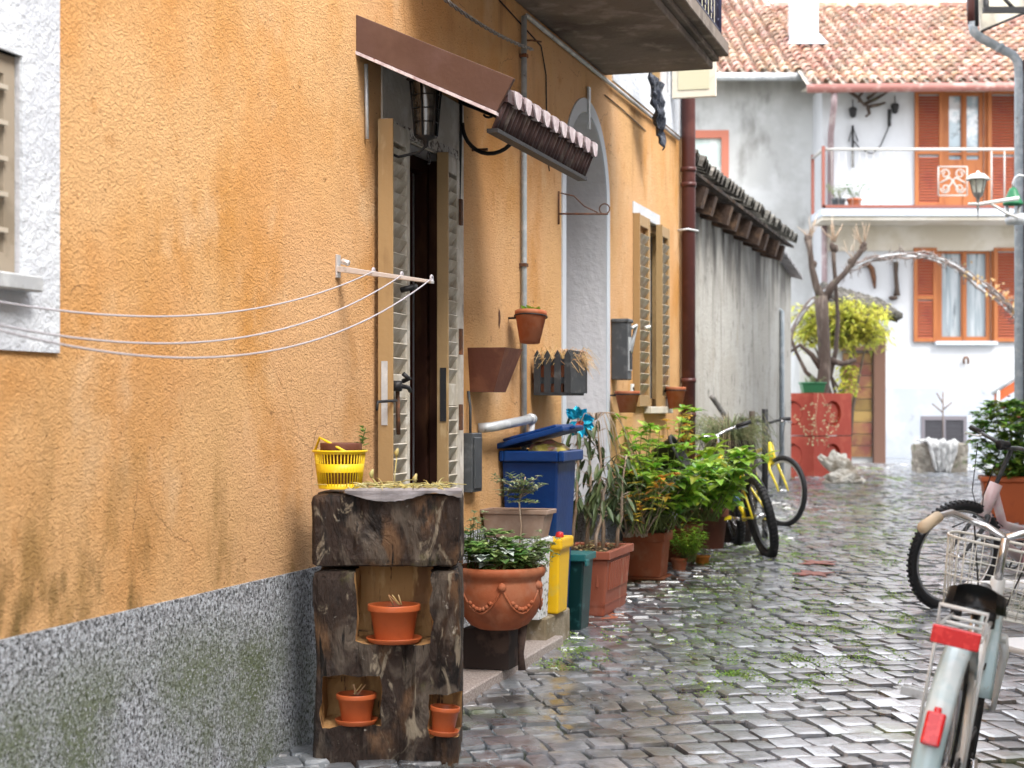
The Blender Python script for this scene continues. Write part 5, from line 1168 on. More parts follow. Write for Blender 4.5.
    if c.get('light'):
        w = MB(); p = Ms @ (top+Vector((.07,.02,.02))); w.tube([p+Vector((-.02,0,0)), p+Vector((.04,0,0)), p+Vector((.055,0,0))], [.024,.030,.030], 12); w.build('front_lamp', M_black, t)
    return t
wbk = bike('city_bicycle', 'white city bicycle with pale blue mudguard, red reflector and wire basket in the right foreground', (1.06, 4.50, gz(4.5)), R(90-21), R(11),
     dict(r=.325, frame=M_bikewhite, fender=M_bikeblue, rack=True, basket=True, step=True, city=True, seat=.765, bar=.92, bw=.24, sticker=True, grip=M_beigegrip, tr=.018, crank=-75, pedal=M_pipelight, saddle_w=.068, ffender=True, steer=R(6)))
g = G(927, 612)
hd_ = math.atan2(-.60, -.80)
fwd = Vector((math.cos(hd_), math.sin(hd_), 0))
pbk = bike('mountain_bicycle', 'pale pink bicycle with knobbly black tyre behind the white city bicycle', (g.x-fwd.x*1.04+.10, g.y-fwd.y*1.04, gz(g.y-fwd.y*1.04)), hd_, R(-16),
     dict(r=.33, frame=M_pinkpaint, thick=1.7, knob=True, tr=.026, seat=.88, bar=1.02, grip=M_rubber, barm=M_greyplastic, light=True, steer=R(-12), fork=M_greyplastic, bw=.36, step=True, lever=M_white_paint))
g = G(767, 560)
kbk = bike('mountain_bicycle', 'bicycle with fat black tyre leaning among the plants beside the yellow bicycle', (g.x+.03, g.y+.05, gz(g.y)), R(90+7), R(-13),
     dict(r=.335, frame=M_bikeyel, accent=M_bikedk, knob=True, tr=.034, seat=.80, bar=.97, rim=M_black, pedal=M_bikeyel, crank=185, steer=R(6)))
g = G(788, 529)
ybk = bike('mountain_bicycle', 'yellow bicycle facing the viewer in front of the red concrete blocks', (g.x-.22, g.y+1.04, gz(g.y+1)), math.atan2(-1.0, .19), R(6),
     dict(r=.325, frame=M_bikeyel, thick=1.6, fork=M_bikeyel, tr=.024, seat=.84, bar=.98, rim=M_white_paint, steer=R(20), barm=M_black, bw=.28, accent=M_bikedk))
# white garden chair at the right edge
ch = thing('garden_chair', 'white plastic garden chair beyond the white bicycle at the right edge', 'chair', (1.95, 5.95, gz(5.95)), R(-75))
mb = MB(); mb.box((-.22,-.22,.40),(.22,.22,.425)); mb.build('seat', M_crate, ch, bevel=.01, seg=2)
mb = MB(); M = Matrix.Translation((0,.21,.43)) @ Matrix.Rotation(R(-12), 4, 'X')
for k in range(5): mb.box((-.20+.085*k,0,0),(-.14+.085*k,.018,.40), M=M)
mb.box((-.24,-.003,.40),(.24,.022,.46), M=M); mb.build('backrest', M_crate, ch, bevel=.004)
for sx in (-1, 1):
    for sy in (-1, 1):
        mb = MB(); mb.tube([(sx*.20,sy*.20,.41),(sx*.26,sy*.26,0)], [.03,.02], 8); mb.build('leg', M_crate, ch)
    mb = MB(); mb.box((sx*.21,-.25,.60),(sx*.28,.24,.625)); mb.tube([(sx*.245,-.22,.60),(sx*.24,-.21,.40)], .02, 8); mb.build('armrest', M_crate, ch, bevel=.006)
# ================================================================== GROUND
def sheet(name, x0, x1, y0, y1, dz, m, n=1):
    mb = MB(); mb.add([(x0,y0,gz(y0)+dz),(x1,y0,gz(y0)+dz),(x1,y1,gz(y1)+dz),(x0,y1,gz(y1)+dz)], [(0,1,2,3)]); o = mb.build(name, m); tag(o, kind='structure'); return o
sheet('ground', -300, 300, -60, 900, -.06, mat('far_ground', (.16,.15,.13), .9))
sheet('joint_bed', -8, 14, -2, 34, -.004, M_joint)
# wet cobbles: every stone is modelled, laid in slightly curved diagonal rows
mb = MB(); rot = R(13); ca, sa = math.cos(rot), math.sin(rot)
sx_, sy_ = .120, .165
def warp(a, b):
    n1 = noise.noise(Vector((a*.35, b*.35, 0))); n2 = noise.noise(Vector((a*.35+7, b*.35, 3)))
    aa = a+.10*n1; bb_ = b+.16*n2+.16*math.sin(a*.9)
    return aa*ca-bb_*sa, aa*sa+bb_*ca+4
vs_all = 0
for j in range(-70, 250):
    off = rnd.random()*sx_; i = -90; a = -9.5+off
    b0 = (j)*sy_*1.0; hrow = sy_
    while a < 14:
        wd = sx_*rnd.uniform(.65, 1.3); gap = rnd.uniform(.004, .012)
        cx, cy = warp(a+wd/2, b0+hrow/2)
        inside = 2.9 < cy < 27 and abs(cx-.0) < 99
        if inside:
            pxx = 512+F*cx/cy; lat = -(cx*CS-cy*SN)
            if -120 < pxx < 1150 and lat < D+.25 and lat > -1.7:
                jit = lambda: rnd.uniform(-.007, .007)
                gy = gap*1.3; q = [warp(a+gap/2, b0+gy/2), warp(a+wd-gap/2, b0+gy/2), warp(a+wd-gap/2, b0+sy_-gy/2), warp(a+gap/2, b0+sy_-gy/2)]
                q = [(p[0]+jit(), p[1]+jit()) for p in q]
                # chamfered corners -> 8-gon
                oc = []
                for k in range(4):
                    p, nx_, pv = q[k], q[(k+1) % 4], q[k-1]; f = rnd.uniform(.04, .13)
                    oc.append((p[0]+(pv[0]-p[0])*f, p[1]+(pv[1]-p[1])*f)); oc.append((p[0]+(nx_[0]-p[0])*f, p[1]+(nx_[1]-p[1])*f))
                cc = (sum(p[0] for p in q)/4, sum(p[1] for p in q)/4)
                h = rnd.uniform(.018, .032); tx, ty = rnd.gauss(0, .025), rnd.gauss(0, .03)
                zt = lambda x, y, hh: gz(y)+hh+tx*(x-cc[0])+ty*(y-cc[1])
                V = [(x, y, gz(y)-.01) for x, y in oc]
                V += [(cc[0]+(x-cc[0])*.985, cc[1]+(y-cc[1])*.985, zt(x,y,h*.62)) for x, y in oc]
                V += [(cc[0]+(x-cc[0])*.93, cc[1]+(y-cc[1])*.93, zt(x,y,h*.97)) for x, y in oc]
                V += [(cc[0]+(x-cc[0])*.55, cc[1]+(y-cc[1])*.55, zt(cc[0]+(x-cc[0])*.55,cc[1]+(y-cc[1])*.55,h*1.03)) for x, y in oc]
                fs = []
                for L_ in range(3):
                    for k in range(8): fs.append((L_*8+k, L_*8+(k+1) % 8, (L_+1)*8+(k+1) % 8, (L_+1)*8+k))
                fs.append(tuple(24+k for k in range(8)))
                mb.add(V, fs, 0, False); vs_all += 1
        a += wd
tag(mb.build('cobbled_street', M_cobble), kind='structure')
print('cobbles', vs_all)
far = sheet('far_street', -8, 14, 26.6, 34, .006, M_cobble)
# grass and moss in joints
mb = MB()
patches = [(560+rnd.uniform(-10,10), 655, .10, 60)]
for _ in range(320):
    y = rnd.choice([rnd.uniform(475, 560), rnd.uniform(480, 640), rnd.uniform(480, 700)]); x = rnd.uniform(700, 930)-max(0, y-600)*.3
    patches.append((x, y, rnd.uniform(.04,.16), rnd.randint(10,40)))
for (x, y) in ((640,640),(735,560),(720,565),(745,552),(830,500),(860,510),(900,480),(880,495),(690,600),(800,560),(770,670),(560,650),(570,660),(545,655),(890,478),(845,480),(870,470)):
    patches.append((x, y, .16, 130))
for (px, py, rr, n) in patches:
    c = G(px, py)
    for k in range(int(n*3.4)):
        a = rnd.uniform(0,6.28); d = rr*rnd.random()**.5*1.3; x, y = c.x+d*math.cos(a), c.y+d*math.sin(a)*2.2
        a = rnd.uniform(0,6.28); L = rnd.uniform(.008,.024)
        mb.leaf((x,y,gz(y)+.022), (math.cos(a),math.sin(a),rnd.uniform(.1,.8)), (0,0,1), L, L*.55, .3, .2, segs=1)
tag(mb.build('joint_weeds', M_moss), 'small green weeds and moss sprouting in the cobble joints', 'weeds', kind='stuff')
mb = MB()
for k in range(900):
    px, py = rnd.gauss(890, 40), 470+abs(rnd.gauss(0, 10)); px = min(1000, max(835, px)); c = G(px, py); L = rnd.uniform(.02,.05); a = rnd.uniform(0,6.28)
    mb.leaf((c.x,c.y,gz(c.y)+.02), (math.cos(a),math.sin(a),.1), (0,0,1), L, L*.5, .2, .1, segs=1)
tag(mb.build('fallen_leaves', M_leafY), 'yellow fallen leaves scattered before the white house', 'leaf litter', kind='stuff')
for k, (px, py) in enumerate(((817,567),(812,578))):
    c = G(px, py); t = MB(); n = 26; rr_ = [rnd.uniform(.6,1.15)*(.8+.3*math.sin(i*.9+k)) for i in range(n)]
    t.add([(c.x+.15*rr_[i]*math.cos(2*math.pi*i/n), c.y+.20*rr_[i]*math.sin(2*math.pi*i/n), gz(c.y+.20*rr_[i]*math.sin(2*math.pi*i/n))+.034) for i in range(n)], [tuple(range(n))])
    tag(t.build('brick_patch', mat('wet_red_brick', (.28,.07,.04), .4, [((.16,.05,.03), 20, .5, .6)], [('noise', 40, .01)]), solid=.004), ('farther' if k == 0 else 'nearer')+' of the two reddish brick patches set in the cobbles', 'brick patch', 'brick patches in the street')
# ================================================================== FAR WHITE HOUSE
HY0 = 29.4
def hx(px, Y=HY0): return (px-512)/F*Y
def hz(py, Y=HY0): return HC+(HY-py)/F*Y
def coppi(mb, x0, x1, ya, z0, sl, nrow, cw=.205, rl=.30, base=None):
    """barrel tiles: columns across x, rows up the slope"""
    c, s = math.cos(sl), math.sin(sl); nc = int((x1-x0)/cw); seg = 5
    for i in range(nc):
        x = x0+cw*(i+.5); jx = rnd.uniform(-.012,.012)
        for j in range(nrow):
            d0 = j*rl-.02; d1 = (j+1)*rl+.05; w0, w1 = cw*.46*rnd.uniform(.94,1.05), cw*.36; lift = rnd.uniform(.0,.014); sx2 = rnd.uniform(-.012,.012)
            V = []
            for (d, w, up, xx) in ((d0,w0,.035+lift,jx+sx2),(d1,w1,.0,jx)):
                for k in range(seg+1):
                    a = math.pi*k/seg; lx, ln = w*math.cos(a), w*1.05*math.sin(a)+up
                    V.append((x+xx+lx, ya+d*c-ln*s, z0+d*s+ln*c))
            n = seg+1
            for k in range(seg+1):
                a = math.pi*k/seg; lx, ln = w0*.82*math.cos(a), w0*.86*math.sin(a)+.03+lift
                V.append((x+jx+sx2+lx, ya+d0*c-ln*s, z0+d0*s+ln*c))
            fs = [(k,k+1,n+k+1,n+k) for k in range(seg)]+[(k,k+1,2*n+k+1,2*n+k) for k in range(seg)]
            mb.add(V, fs, 0, False)
wh = thing('white_house', 'white house with tiled roof, balcony and orange shutters at the end of the lane', 'house', (hx(920), HY0, gz(HY0)))
ox, oz = wh.location.x, wh.location.z
X = lambda px, Y=HY0: hx(px, Y)-ox
Z = lambda py, Y=HY0: hz(py, Y)-oz
hole_up = dict(a=X(945), b=X(984), c=Z(207), d=Z(91), depth=.16)
hole_lo = dict(a=X(938), b=X(991), c=Z(341), d=Z(249), depth=.16)
hole_ba = dict(a=X(923), b=X(964), c=Z(446), d=Z(419), depth=.22)
mb = MB(); xl, xr = X(822), X(1110); ztop = Z(87)
facade(mb, xl, xr, Z(388), ztop, [hole_up, hole_lo], 0)
mb.add([(xl,0,Z(388)),(xl,7,Z(388)),(xl,7,ztop),(xl,0,ztop)], [(0,1,2,3)]); mb.add([(xr,0,-.3),(xr,9,-.3),(xr,9,ztop),(xr,0,ztop)], [(0,1,2,3)])
mb.build('wall', M_houseW, wh)
mb = MB(); facade(mb, xl-.01, xr, -.3, Z(388), [hole_ba], -.03, edge=.05); mb.add([(xl-.01,-.03,-.3),(xl-.01,7,-.3),(xl-.01,7,Z(388)),(xl-.01,-.03,Z(388))], [(0,1,2,3)]); mb.build('dado', M_houseB, wh)
# roof
sl = R(24.5); mb = MB(); ez = Z(86)-.02; ey = -.75
ezx = HC+(HY-84)/F*(HY0+ey)-oz
mb.add([(X(800),ey,ezx-.03),(X(1115),ey,ezx-.03),(X(1115),ey+6.2*math.cos(sl),ezx-.03+6.2*math.sin(sl)),(X(800),ey+6.2*math.cos(sl),ezx-.03+6.2*math.sin(sl)),
        (X(1115),ey+12,ezx-.5),(X(800),ey+12,ezx-.5)], [(0,1,2,3),(3,2,4,5)])
mb.add([(X(800),ey,ezx-.04),(X(1115),ey,ezx-.04),(X(1115),.0,ezx-.04+.05),(X(800),.0,ezx-.04+.05)], [(3,2,1,0)])
ro = mb.build('roof', M_beige, wh)
mb = MB(); coppi(mb, X(802), X(1112), ey, ezx, sl, 21); mb.build('tiles', M_rooftile, ro)
mb = MB()
for i in range(34):
    x = X(818)+i*.42; zr = ezx+6.2*math.sin(sl)+.04; yr = ey+6.2*math.cos(sl)
    mb.tube([(x-.02,yr,zr),(x+.45,yr,zr+.02)], [.13,.11], 8)
mb.build('ridge_tiles', M_rooftile, ro)
mb = MB(); mb.tube([(X(799),ey-.07,ezx-.09),(X(1114),ey-.07,ezx-.03)], .075, 10); mb.build('gutter', mat('brown_red_gutter', (.30,.13,.11), .45, [((.46,.28,.25), 6, .5, .7)]), wh)
mb = MB(); Yp = HY0+ey
mb.tube([(X(826),ey-.02,ezx-.14),(X(826),ey+.02,ezx-.35),(X(829.5),-.12,ezx-.75),(X(829.5),-.08,Z(215))], .055, 8)
mb.tube([(X(823.5),-.09,Z(222)),(X(823.5),-.09,Z(330))], .05, 8); mb.build('downpipe', mat('mauve_grey_downpipe', (.27,.20,.21), .45, [((.40,.33,.33), 6, .5, .7)]), wh)
mb = MB(); cx = X(866); yr = ey+6.4; zr = ezx+6.2*math.sin(sl); mb.box((cx-.35,yr+.3,zr-.4),(cx+.25,yr+.9,zr+.25)); mb.lathe([(.5,zr+.25),(.42,zr+.42),(.001,zr+.5)], 8, c=(cx-.05,yr+.6,0)); mb.build('ridge_chimney', M_rooftile, ro)
# balcony
YB = HY0-1.05; bx0, bx1 = X(822,YB), X(1020,YB)
zs1, zs0 = Z(208,YB), Z(216,YB)
mb = MB(); mb.box((bx0,-1.05,zs0),(bx1+3,-.0,zs1)); bo = mb.build('balcony', M_bluewhite, wh, bevel=.01)
mb = MB(); mb.box((bx0+.02,-1.0,zs0-.06),(bx1+3,-.0,zs0-.003)); mb.box((xl+.02,-.035,Z(251)),(xr,-.001,zs0-.062)); mb.build('soffit', M_beige, bo)
mb = MB(); mb.box((bx0+.01,-1.06,zs1+.002),(bx1+3,-.98,zs1+.05)); mb.box((bx0,-1.06,zs1+.002),(bx0+.05,-1.0,Z(146,YB))); mb.box((bx0,-.06,zs1),(bx0+.05,-.0,Z(146,YB)))
mb.build('painted_edge', mat('red_brown_trim', (.24,.085,.065), .5), bo)
mb = MB(); zt = Z(149,YB); mb.tube([(bx0+.05,-1.02,zt),(bx1,-1.02,zt)], .024, 8); mb.tube([(bx0+.03,-1.02,zt),(bx0+.03,-.02,zt)], .03, 8)
for px in list(range(832, 900, 7)):
    mb.tube([(X(px,YB),-1.02,zs1),(X(px,YB),-1.02,zt)], .004, 4)
for px in (992, 1005, 1016): mb.tube([(X(px,YB),-1.02,zs1),(X(px,YB),-1.02,zt)], .013, 6)
cxm, czm = X(953,YB), Z(181,YB); 
for sx in (-1, 1):
    for sz in (-1, 1):
        mb.tube([(cxm+sx*(.12+.085*math.cos(a)*(1-k*.045)), -1.03, czm+sz*(.12+.085*math.sin(a)*(1-k*.045))) for k, a in enumerate([i*.55 for i in range(15)])], .011, 5)
    mb.tube([(cxm+sx*.21,-1.03,czm-.03),(cxm+sx*.05,-1.03,czm+.06),(cxm,-1.03,czm+.0),(cxm-sx*.05,-1.03,czm-.08),(cxm-sx*.14,-1.03,czm-.20)], .014, 5)
for q in ((-.24,-.24,.24,-.24),(-.24,.24,.24,.24),(-.24,-.24,-.24,.24),(.24,-.24,.24,.24)): mb.tube([(cxm+q[0],-1.03,czm+q[1]),(cxm+q[2],-1.03,czm+q[3])], .012, 5)
mb.build('railing', mat('dull_white_rail', (.46,.45,.43), .5), bo)
# upper french window with shutters, lower window with shutters
def fwin(h, name, mids, glass_mat, lowpanel=0):
    a, b, c, d = h['a'], h['b'], h['c'], h['d']; mb = MB(); m_ = (a+b)/2; f = .075
    lp = c+f+lowpanel
    facade(mb, a+.003, b-.003, c+.003, d-.003, [dict(a=a+f,b=m_-f*.6,c=lp,d=d-f,depth=.06,back=False), dict(a=m_+f*.6,b=b-f,c=lp,d=d-f,depth=.06,back=False)], .03)
    mb.box((a-.06,-.012,c),(a+.0,.012,d+.06)); mb.box((b,-.012,c),(b+.06,.012,d+.06)); mb.box((a,-.012,d),(b,.012,d+.06)); mb.box((m_-.02,.012,c+.02),(m_+.02,.029,d-.02))
    for z in mids: mb.box((a+f,.04,z),(b-f,.075,z+.05))
    o = mb.build(name, M_orangewood, wh)
    for q in ((a+f, m_-f*.6),(m_+f*.6, b-f)):
        g = MB(); g.box((q[0],.085,lp),(q[1],.09,d-f)); g.build('pane', glass_mat, o)
    return o
M_winup = mat('upper_pane', (.30,.40,.46), .08, [((.62,.66,.70), 1.8, .48, .6, (1,1,1.2)), ((.12,.17,.20), 3.5, .56, .68)], spec=1)
fwin(hole_up, 'window', [Z(155), Z(150)], M_winup, .75)
fwin(hole_lo, 'window', [], M_curtain, 0)
def fshut(x0, x1, z0, z1, y, ry, label):
    mb = MB(); w = x1-x0; h = z1-z0; f = .065
    mid = h*.45
    mb.box((0,0,0),(f,.045,h)); mb.box((w-f,0,0),(w,.045,h)); mb.box((f,.001,0),(w-f,.044,f)); mb.box((f,.001,h-f),(w-f,.044,h)); mb.box((f,.001,mid),(w-f,.044,mid+f))
    o = mb.build('shutter', M_orangewood, wh, bevel=.004); o.location = (x0, y, z0); o.rotation_euler = (0,0,ry); o['label'] = label
    s = MB()
    for a, b in ((f, mid), (mid+f, h-f)):
        z = a+.02
        while z < b-.02:
            s.box((f-.005,-.003,-.024),(w-f+.005,.006,.024), M=Matrix.Translation((0,.022,z)) @ Matrix.Rotation(R(-35), 4, 'X')); z += .05
    s.build('louvres', M_redslat, o)
fshut(X(914), X(942), Z(207), Z(91), -.07, 0, 'open red brown louvred shutter left of the balcony door')
fshut(X(987), X(1017), Z(207), Z(91), -.07, 0, 'open red brown louvred shutter right of the balcony door')
fshut(X(913), X(936), Z(342), Z(248), -.07, 0, 'open orange louvred shutter left of the lower window')
fshut(X(993), X(1020), Z(342), Z(248), -.07, 0, 'open orange louvred shutter right of the lower window')
mb = MB(); mb.box((X(934),-.12,Z(345)),(X(996),.0,Z(341.5))); mb.build('sill', M_bluewhite, wh)
mb = MB(); a, b, c, d = hole_ba['a'], hole_ba['b'], hole_ba['c'], hole_ba['d']
facade(mb, a-.04, b+.04, c-.04, d+.05, [dict(a=a+.02,b=(a+b)/2-.025,c=c+.02,d=d-.02,depth=.03,back=False), dict(a=(a+b)/2+.025,b=b-.02,c=c+.02,d=d-.02,depth=.03,back=False)], -.045, edge=.02)
gr_ = mb.build('basement_grille', mat('grey_steel_frame', (.16,.15,.17), .5), wh)
mb = MB(); 
for i in range(26): x = a+.03+(b-a-.06)*i/25; mb.box((x-.006,-.03,c+.02),(x+.006,-.02,d-.02))
for i in range(6): z = c+.05+(d-c-.1)*i/5; mb.box((a+.02,-.019,z-.004),(b-.02,-.012,z+.004))
mb.build('bars', mat('steel_bars', (.10,.10,.115), .5), gr_)
mb = MB(); mb.box((a,.05,c),(b,.06,d)); mb.build('dark_void', M_dark, gr_)
# left wing (set back, dirty white)
lwY = HY0+.9; lwg = thing('grey_house', 'dirty white house with red tiled roof behind the grey wall, left of the white house', 'house', (hx(760,lwY), lwY, gz(lwY)))
ox2, oz2 = lwg.location.x, lwg.location.z
X2 = lambda px: hx(px, lwY)-ox2
Z2 = lambda py: hz(py, lwY)-oz2
hw = dict(a=X2(684), b=X2(726), c=Z2(205), d=Z2(133), depth=.14)
mb = MB(); facade(mb, X2(600), X2(824), -.3, Z2(80), [hw], 0); mb.add([(X2(600),0,-.3),(X2(600),6,-.3),(X2(600),6,Z2(80)),(X2(600),0,Z2(80))], [(0,1,2,3)]); mb.build('wall', M_houseG, lwg)
mb = MB(); a, b, c, d = hw['a'], hw['b'], hw['c'], hw['d']
facade(mb, a-.02, b+.05, c-.05, d+.05, [dict(a=a+.08,b=b-.08,c=c+.08,d=d-.09,depth=.06,back=False)], -.012, edge=.02); w_ = mb.build('window', mat('faded_red_window_frame', (.42,.14,.09), .5), lwg)
mb = MB(); mb.box((a,.07,c),(b,.075,d)); mb.build('pane', mat('pale_pane', (.46,.55,.52), .1, [((.66,.72,.70), 2, .45, .6)]), w_)
ez2 = HC+(HY-74)/F*(lwY-.6)-oz2; sl2 = R(25)
mb = MB(); mb.add([(X2(590),-.6,ez2-.03),(X2(806),-.6,ez2-.03),(X2(806),-.6+7.6*math.cos(sl2),ez2-.03+7.6*math.sin(sl2)),(X2(590),-.6+7.6*math.cos(sl2),ez2-.03+7.6*math.sin(sl2)),(X2(806),13,ez2-.5),(X2(590),13,ez2-.5)], [(0,1,2,3),(3,2,4,5)])
mb.add([(X2(590),-.6,ez2-.04),(X2(806),-.6,ez2-.04),(X2(806),0,ez2+.02),(X2(590),0,ez2+.02)], [(3,2,1,0)])
ro2 = mb.build('roof', M_beige, lwg)
mb = MB(); xm = X2(592)+.205*int((X2(775)-X2(592))/.205); coppi(mb, X2(592), xm+.001, -.6, ez2, sl2, 25); coppi(mb, xm, X2(806)+.1, -.6, ez2, sl2, 21); mb.build('tiles', M_rooftile, ro2)
mb = MB(); mb.tube([(X2(590),-.67,ez2-.06),(X2(803),-.67,ez2-.06)], .07, 10); mb.build('gutter', M_pipelight, lwg)
chm = thing('chimney', 'white chimney with grey lead flashing standing on the tiled roof', 'chimney', (hx(803.5,31.4), 31.4, HC+(HY-52)/F*31.4))
mb = MB(); mb.box((-.24,-.2,-.4),(.24,.25,2.2)); mb.build('shaft', M_houseW, chm, bevel=.01)
mb = MB(); mb.frus((-.34,.38,-.46,.45),(-.25,.25,-.21,.26),.06,.30); mb.build('flashing', mat('lead_flashing', (.36,.41,.45), .45), chm)
# tools hung on the white wall
def hung(name, label, cat, px, py, pts, r, m, seg=6):
    t = thing(name, label, cat, (hx(px), HY0-.05, hz(py))); mb = MB()
    mb.tube([((p[0]-px)/F*HY0, -.02, (py-p[1])/F*HY0) for p in pts], r, seg); mb.build('body', m, t); return t
hung('sickle', 'old curved brown sickle hung on the white wall beside the downpipe', 'tool', 868, 265, [(862,266),(867,264),(871,269),(873,278),(874,289)], [.03,.045,.05,.045,.02], M_rust)
t = hung('ladle_tool', 'long handled old wooden scoop hanging on the white wall', 'tool', 895, 262, [(895,262),(895,275),(896,288),(896,296)], [.05,.035,.04,.06], M_bark)
mb = MB(); mb.lathe([(.001,.03),(.06,.02),(.085,.0),(.07,-.03),(.02,-.05),(.001,-.05)], 12, c=(-.05,-.04,-.62)); mb.build('bowl', M_bark, t)
hung('horseshoe', 'small iron horseshoe fixed on the white wall under the lower window', 'horseshoe', 965, 362, [(963,364),(962.6,360),(964,357.5),(966,357.5),(967.4,360),(967,364)], .02, M_rust)
for (px, py, l, nm) in ((852,112,'left','small dark lantern'),(894,108,'right','small dark pendant')):
    t = thing('hanging_ornament', 'dark cup shaped iron ornament hung high on the white house, the '+l+' one', 'ornament', (hx(px), HY0-.08, hz(py)), 0, 'iron ornaments hung on the white house')
    mb = MB(); mb.lathe([(.001,-.12),(.05,-.09),(.075,.04),(.06,.06),(.001,.08)], 8); mb.tube([(0,0,.07),(0,.02,.2)], .01, 5); mb.build('cup', M_black, t)
t = thing('iron_chain', 'black chain looping on the white house wall beside the balcony door', 'chain', (hx(870), HY0-.06, hz(145)))
mb = MB(); pts = [((px-870)/F*HY0, 0, (145-py)/F*HY0) for px, py in ((852,128),(852,140),(858,148),(867,153),(872,154),(880,146),(887,130),(890,118),(889,110))]; mb.tube(pts, .012, 5)
mb.tube([((852-870)/F*HY0,0,(145-y)/F*HY0) for y in (126,140,155,168)], .022, 5); mb.tube([((848-870)/F*HY0,0,(145-142)/F*HY0),((852-870)/F*HY0,0,(145-126)/F*HY0),((857-870)/F*HY0,0,(145-142)/F*HY0)], .012, 5)
mb.tube([((888.5-870)/F*HY0,0,(145-y)/F*HY0) for y in (110,118,127)], .03, 5); mb.build('links', M_black, t)
t = thing('dry_branch', 'bare twisted branch ornament hung under the eaves of the white house', 'branch', (hx(868), HY0-.12, hz(100)))
mb = MB(); 
for pts in ([(848,93),(858,100),(862,106),(868,108)],[(862,106),(875,100),(888,92)],[(868,108),(878,106),(884,104)],[(866,100),(872,96),(880,88)],[(858,104),(857,98),(862,93)],[(866,108),(868,115),(864,118)]):
    mb.tube([((a-868)/F*HY0, rnd.uniform(-.05,.02), (100-b)/F*HY0) for a, b in pts], [.035,.03,.02,.015][:len(pts)], 5)
mb.build('branch', M_bark, t)
# balcony flower pots
for (px, lab, mm) in ((840,'grey pot with pale dry plant on the left end of the balcony',M_leafP),(856,'terracotta pot with a spiky green plant on the balcony edge',M_leafG)):
    t = pot('balcony_pot', lab, (hx(px,28.6), 28.75, zs1+oz+.003), .13, .2, M_terra if mm is M_leafG else M_greyplastic, saucer=False)
    plant('balcony_plant', ('spiky green' if mm is M_leafG else 'pale dry')+' plant growing in the balcony pot', 'plant', Vector(t.location)+Vector((0,0,.16)), 9, .32, .9, .14, .03, mm, per=5, whorls=3, base=.04)
# ================================================================== RED CONCRETE BLOCKS, TREE, VINE ARCH
rc = G(817, 478); RG = gz(rc.y)
def redblock(z0, h, label, k):
    t = thing('red_concrete_block', label, 'concrete block', (rc.x, rc.y+.42, RG+z0), R(38), 'red painted concrete blocks')
    s = .45; mb = MB()
    for q in range(4):
        M = Matrix.Rotation(R(90*q), 4, 'Z')
        fm = MB(); r = .175; cz = h*.52; n = 24
        # face with round recess: ring quads between circle and square
        ys = -s*.86
        A = [(r*math.cos(2*math.pi*i/n), ys, cz+r*math.sin(2*math.pi*i/n)) for i in range(n)]
        def sq(a):
            c_, s_ = math.cos(a), math.sin(a); m_ = max(abs(c_), abs(s_)); return c_/m_, s_/m_
        B = []
        for i in range(n):
            c_, s_ = sq(2*math.pi*i/n); B.append((c_*s*.86, ys, cz+(h-cz)*s_ if s_ > 0 else cz+cz*s_))
        C_ = [(p[0]*.93, ys+.055, cz+(p[2]-cz)*.93) for p in A]; c0 = [(0, ys+.055, cz)]
        E_ = [(p[0]*.80, ys+.055, cz+(p[2]-cz)*.80) for p in A]; E2 = [(p[0]*.80, ys+.03, cz+(p[2]-cz)*.80) for p in A]
        fs = [(i,(i+1)%n,n+(i+1)%n,n+i) for i in range(n)]+[(i,2*n+i,2*n+(i+1)%n,(i+1)%n) for i in range(n)]+[(2*n+i,3*n+i,3*n+(i+1)%n,2*n+(i+1)%n) for i in range(n)]+[(3*n+i,4*n+i,4*n+(i+1)%n,3*n+(i+1)%n) for i in range(n)]+[tuple(range(4*n,5*n))]
        mb.add(A+B+C_+E_+E2, fs, 0, False, M)
    v = s*.86; mb.add([(-v,-v,h),(v,-v,h),(v,v,h),(-v,v,h)], [(0,1,2,3)])
    mb.build('block', M_redconc, t)
    return t
redblock(0, .57, 'lower of the two stacked red concrete blocks with round recesses', 0)
redblock(.585, .585, 'upper of the two stacked red concrete blocks with round recesses', 1)
rt = RG+1.17
t = thing('green_trough', 'small green plastic planter standing on the red concrete block', 'planter', (rc.x+.01, rc.y+.40, rt), R(4))
mb = MB(); mb.frus((-.14,.14,-.08,.08),(-.17,.17,-.10,.10),0,.15); mb.box((-.18,-.11,.13),(.18,.11,.155)); mb.build('planter_body', M_greenpaint, t, bevel=.008)
plant('small_bulbs', 'small yellow and white blooms in the green planter on the red block', 'plant', (rc.x+.01, rc.y+.40, rt+.13), 14, .12, .9, .05, .02, M_leafP, per=4, whorls=2, base=.1)
mb = MB(); mb.tube([(rc.x-.02,rc.y-.22,rt),(rc.x-.06,rc.y-.21,rt-.35),(rc.x-.02,rc.y-.21,rt-.72)], .0022, 4); mb.tube([(rc.x+.02,rc.y-.22,rt),(rc.x+.18,rc.y-.10,rt-.3),(rc.x+.08,rc.y-.18,rt-.62)], .0022, 4)
for k in range(110):
    f = rnd.random(); side = rnd.choice((-1,1)); x = rc.x+side*(.03+.30*rnd.random()*(.35+.65*math.sin(min(1,f*1.3)*3.1))); z = rt-.12-f*.62; y = rc.y-.19+abs(x-rc.x)*.75; L = .03
    mb.leaf((x,y-.02,z), (rnd.uniform(-1,1),-.4,rnd.uniform(-1,.3)), (0,-1,0), L, L*.7, .2, .1, segs=1)
    
tag(mb.build('ivy_trailer', mat('variegated_ivy_leaf', (.55,.52,.30), .5, island=.3)), 'pale variegated ivy trailing down the corner of the red blocks', 'ivy')
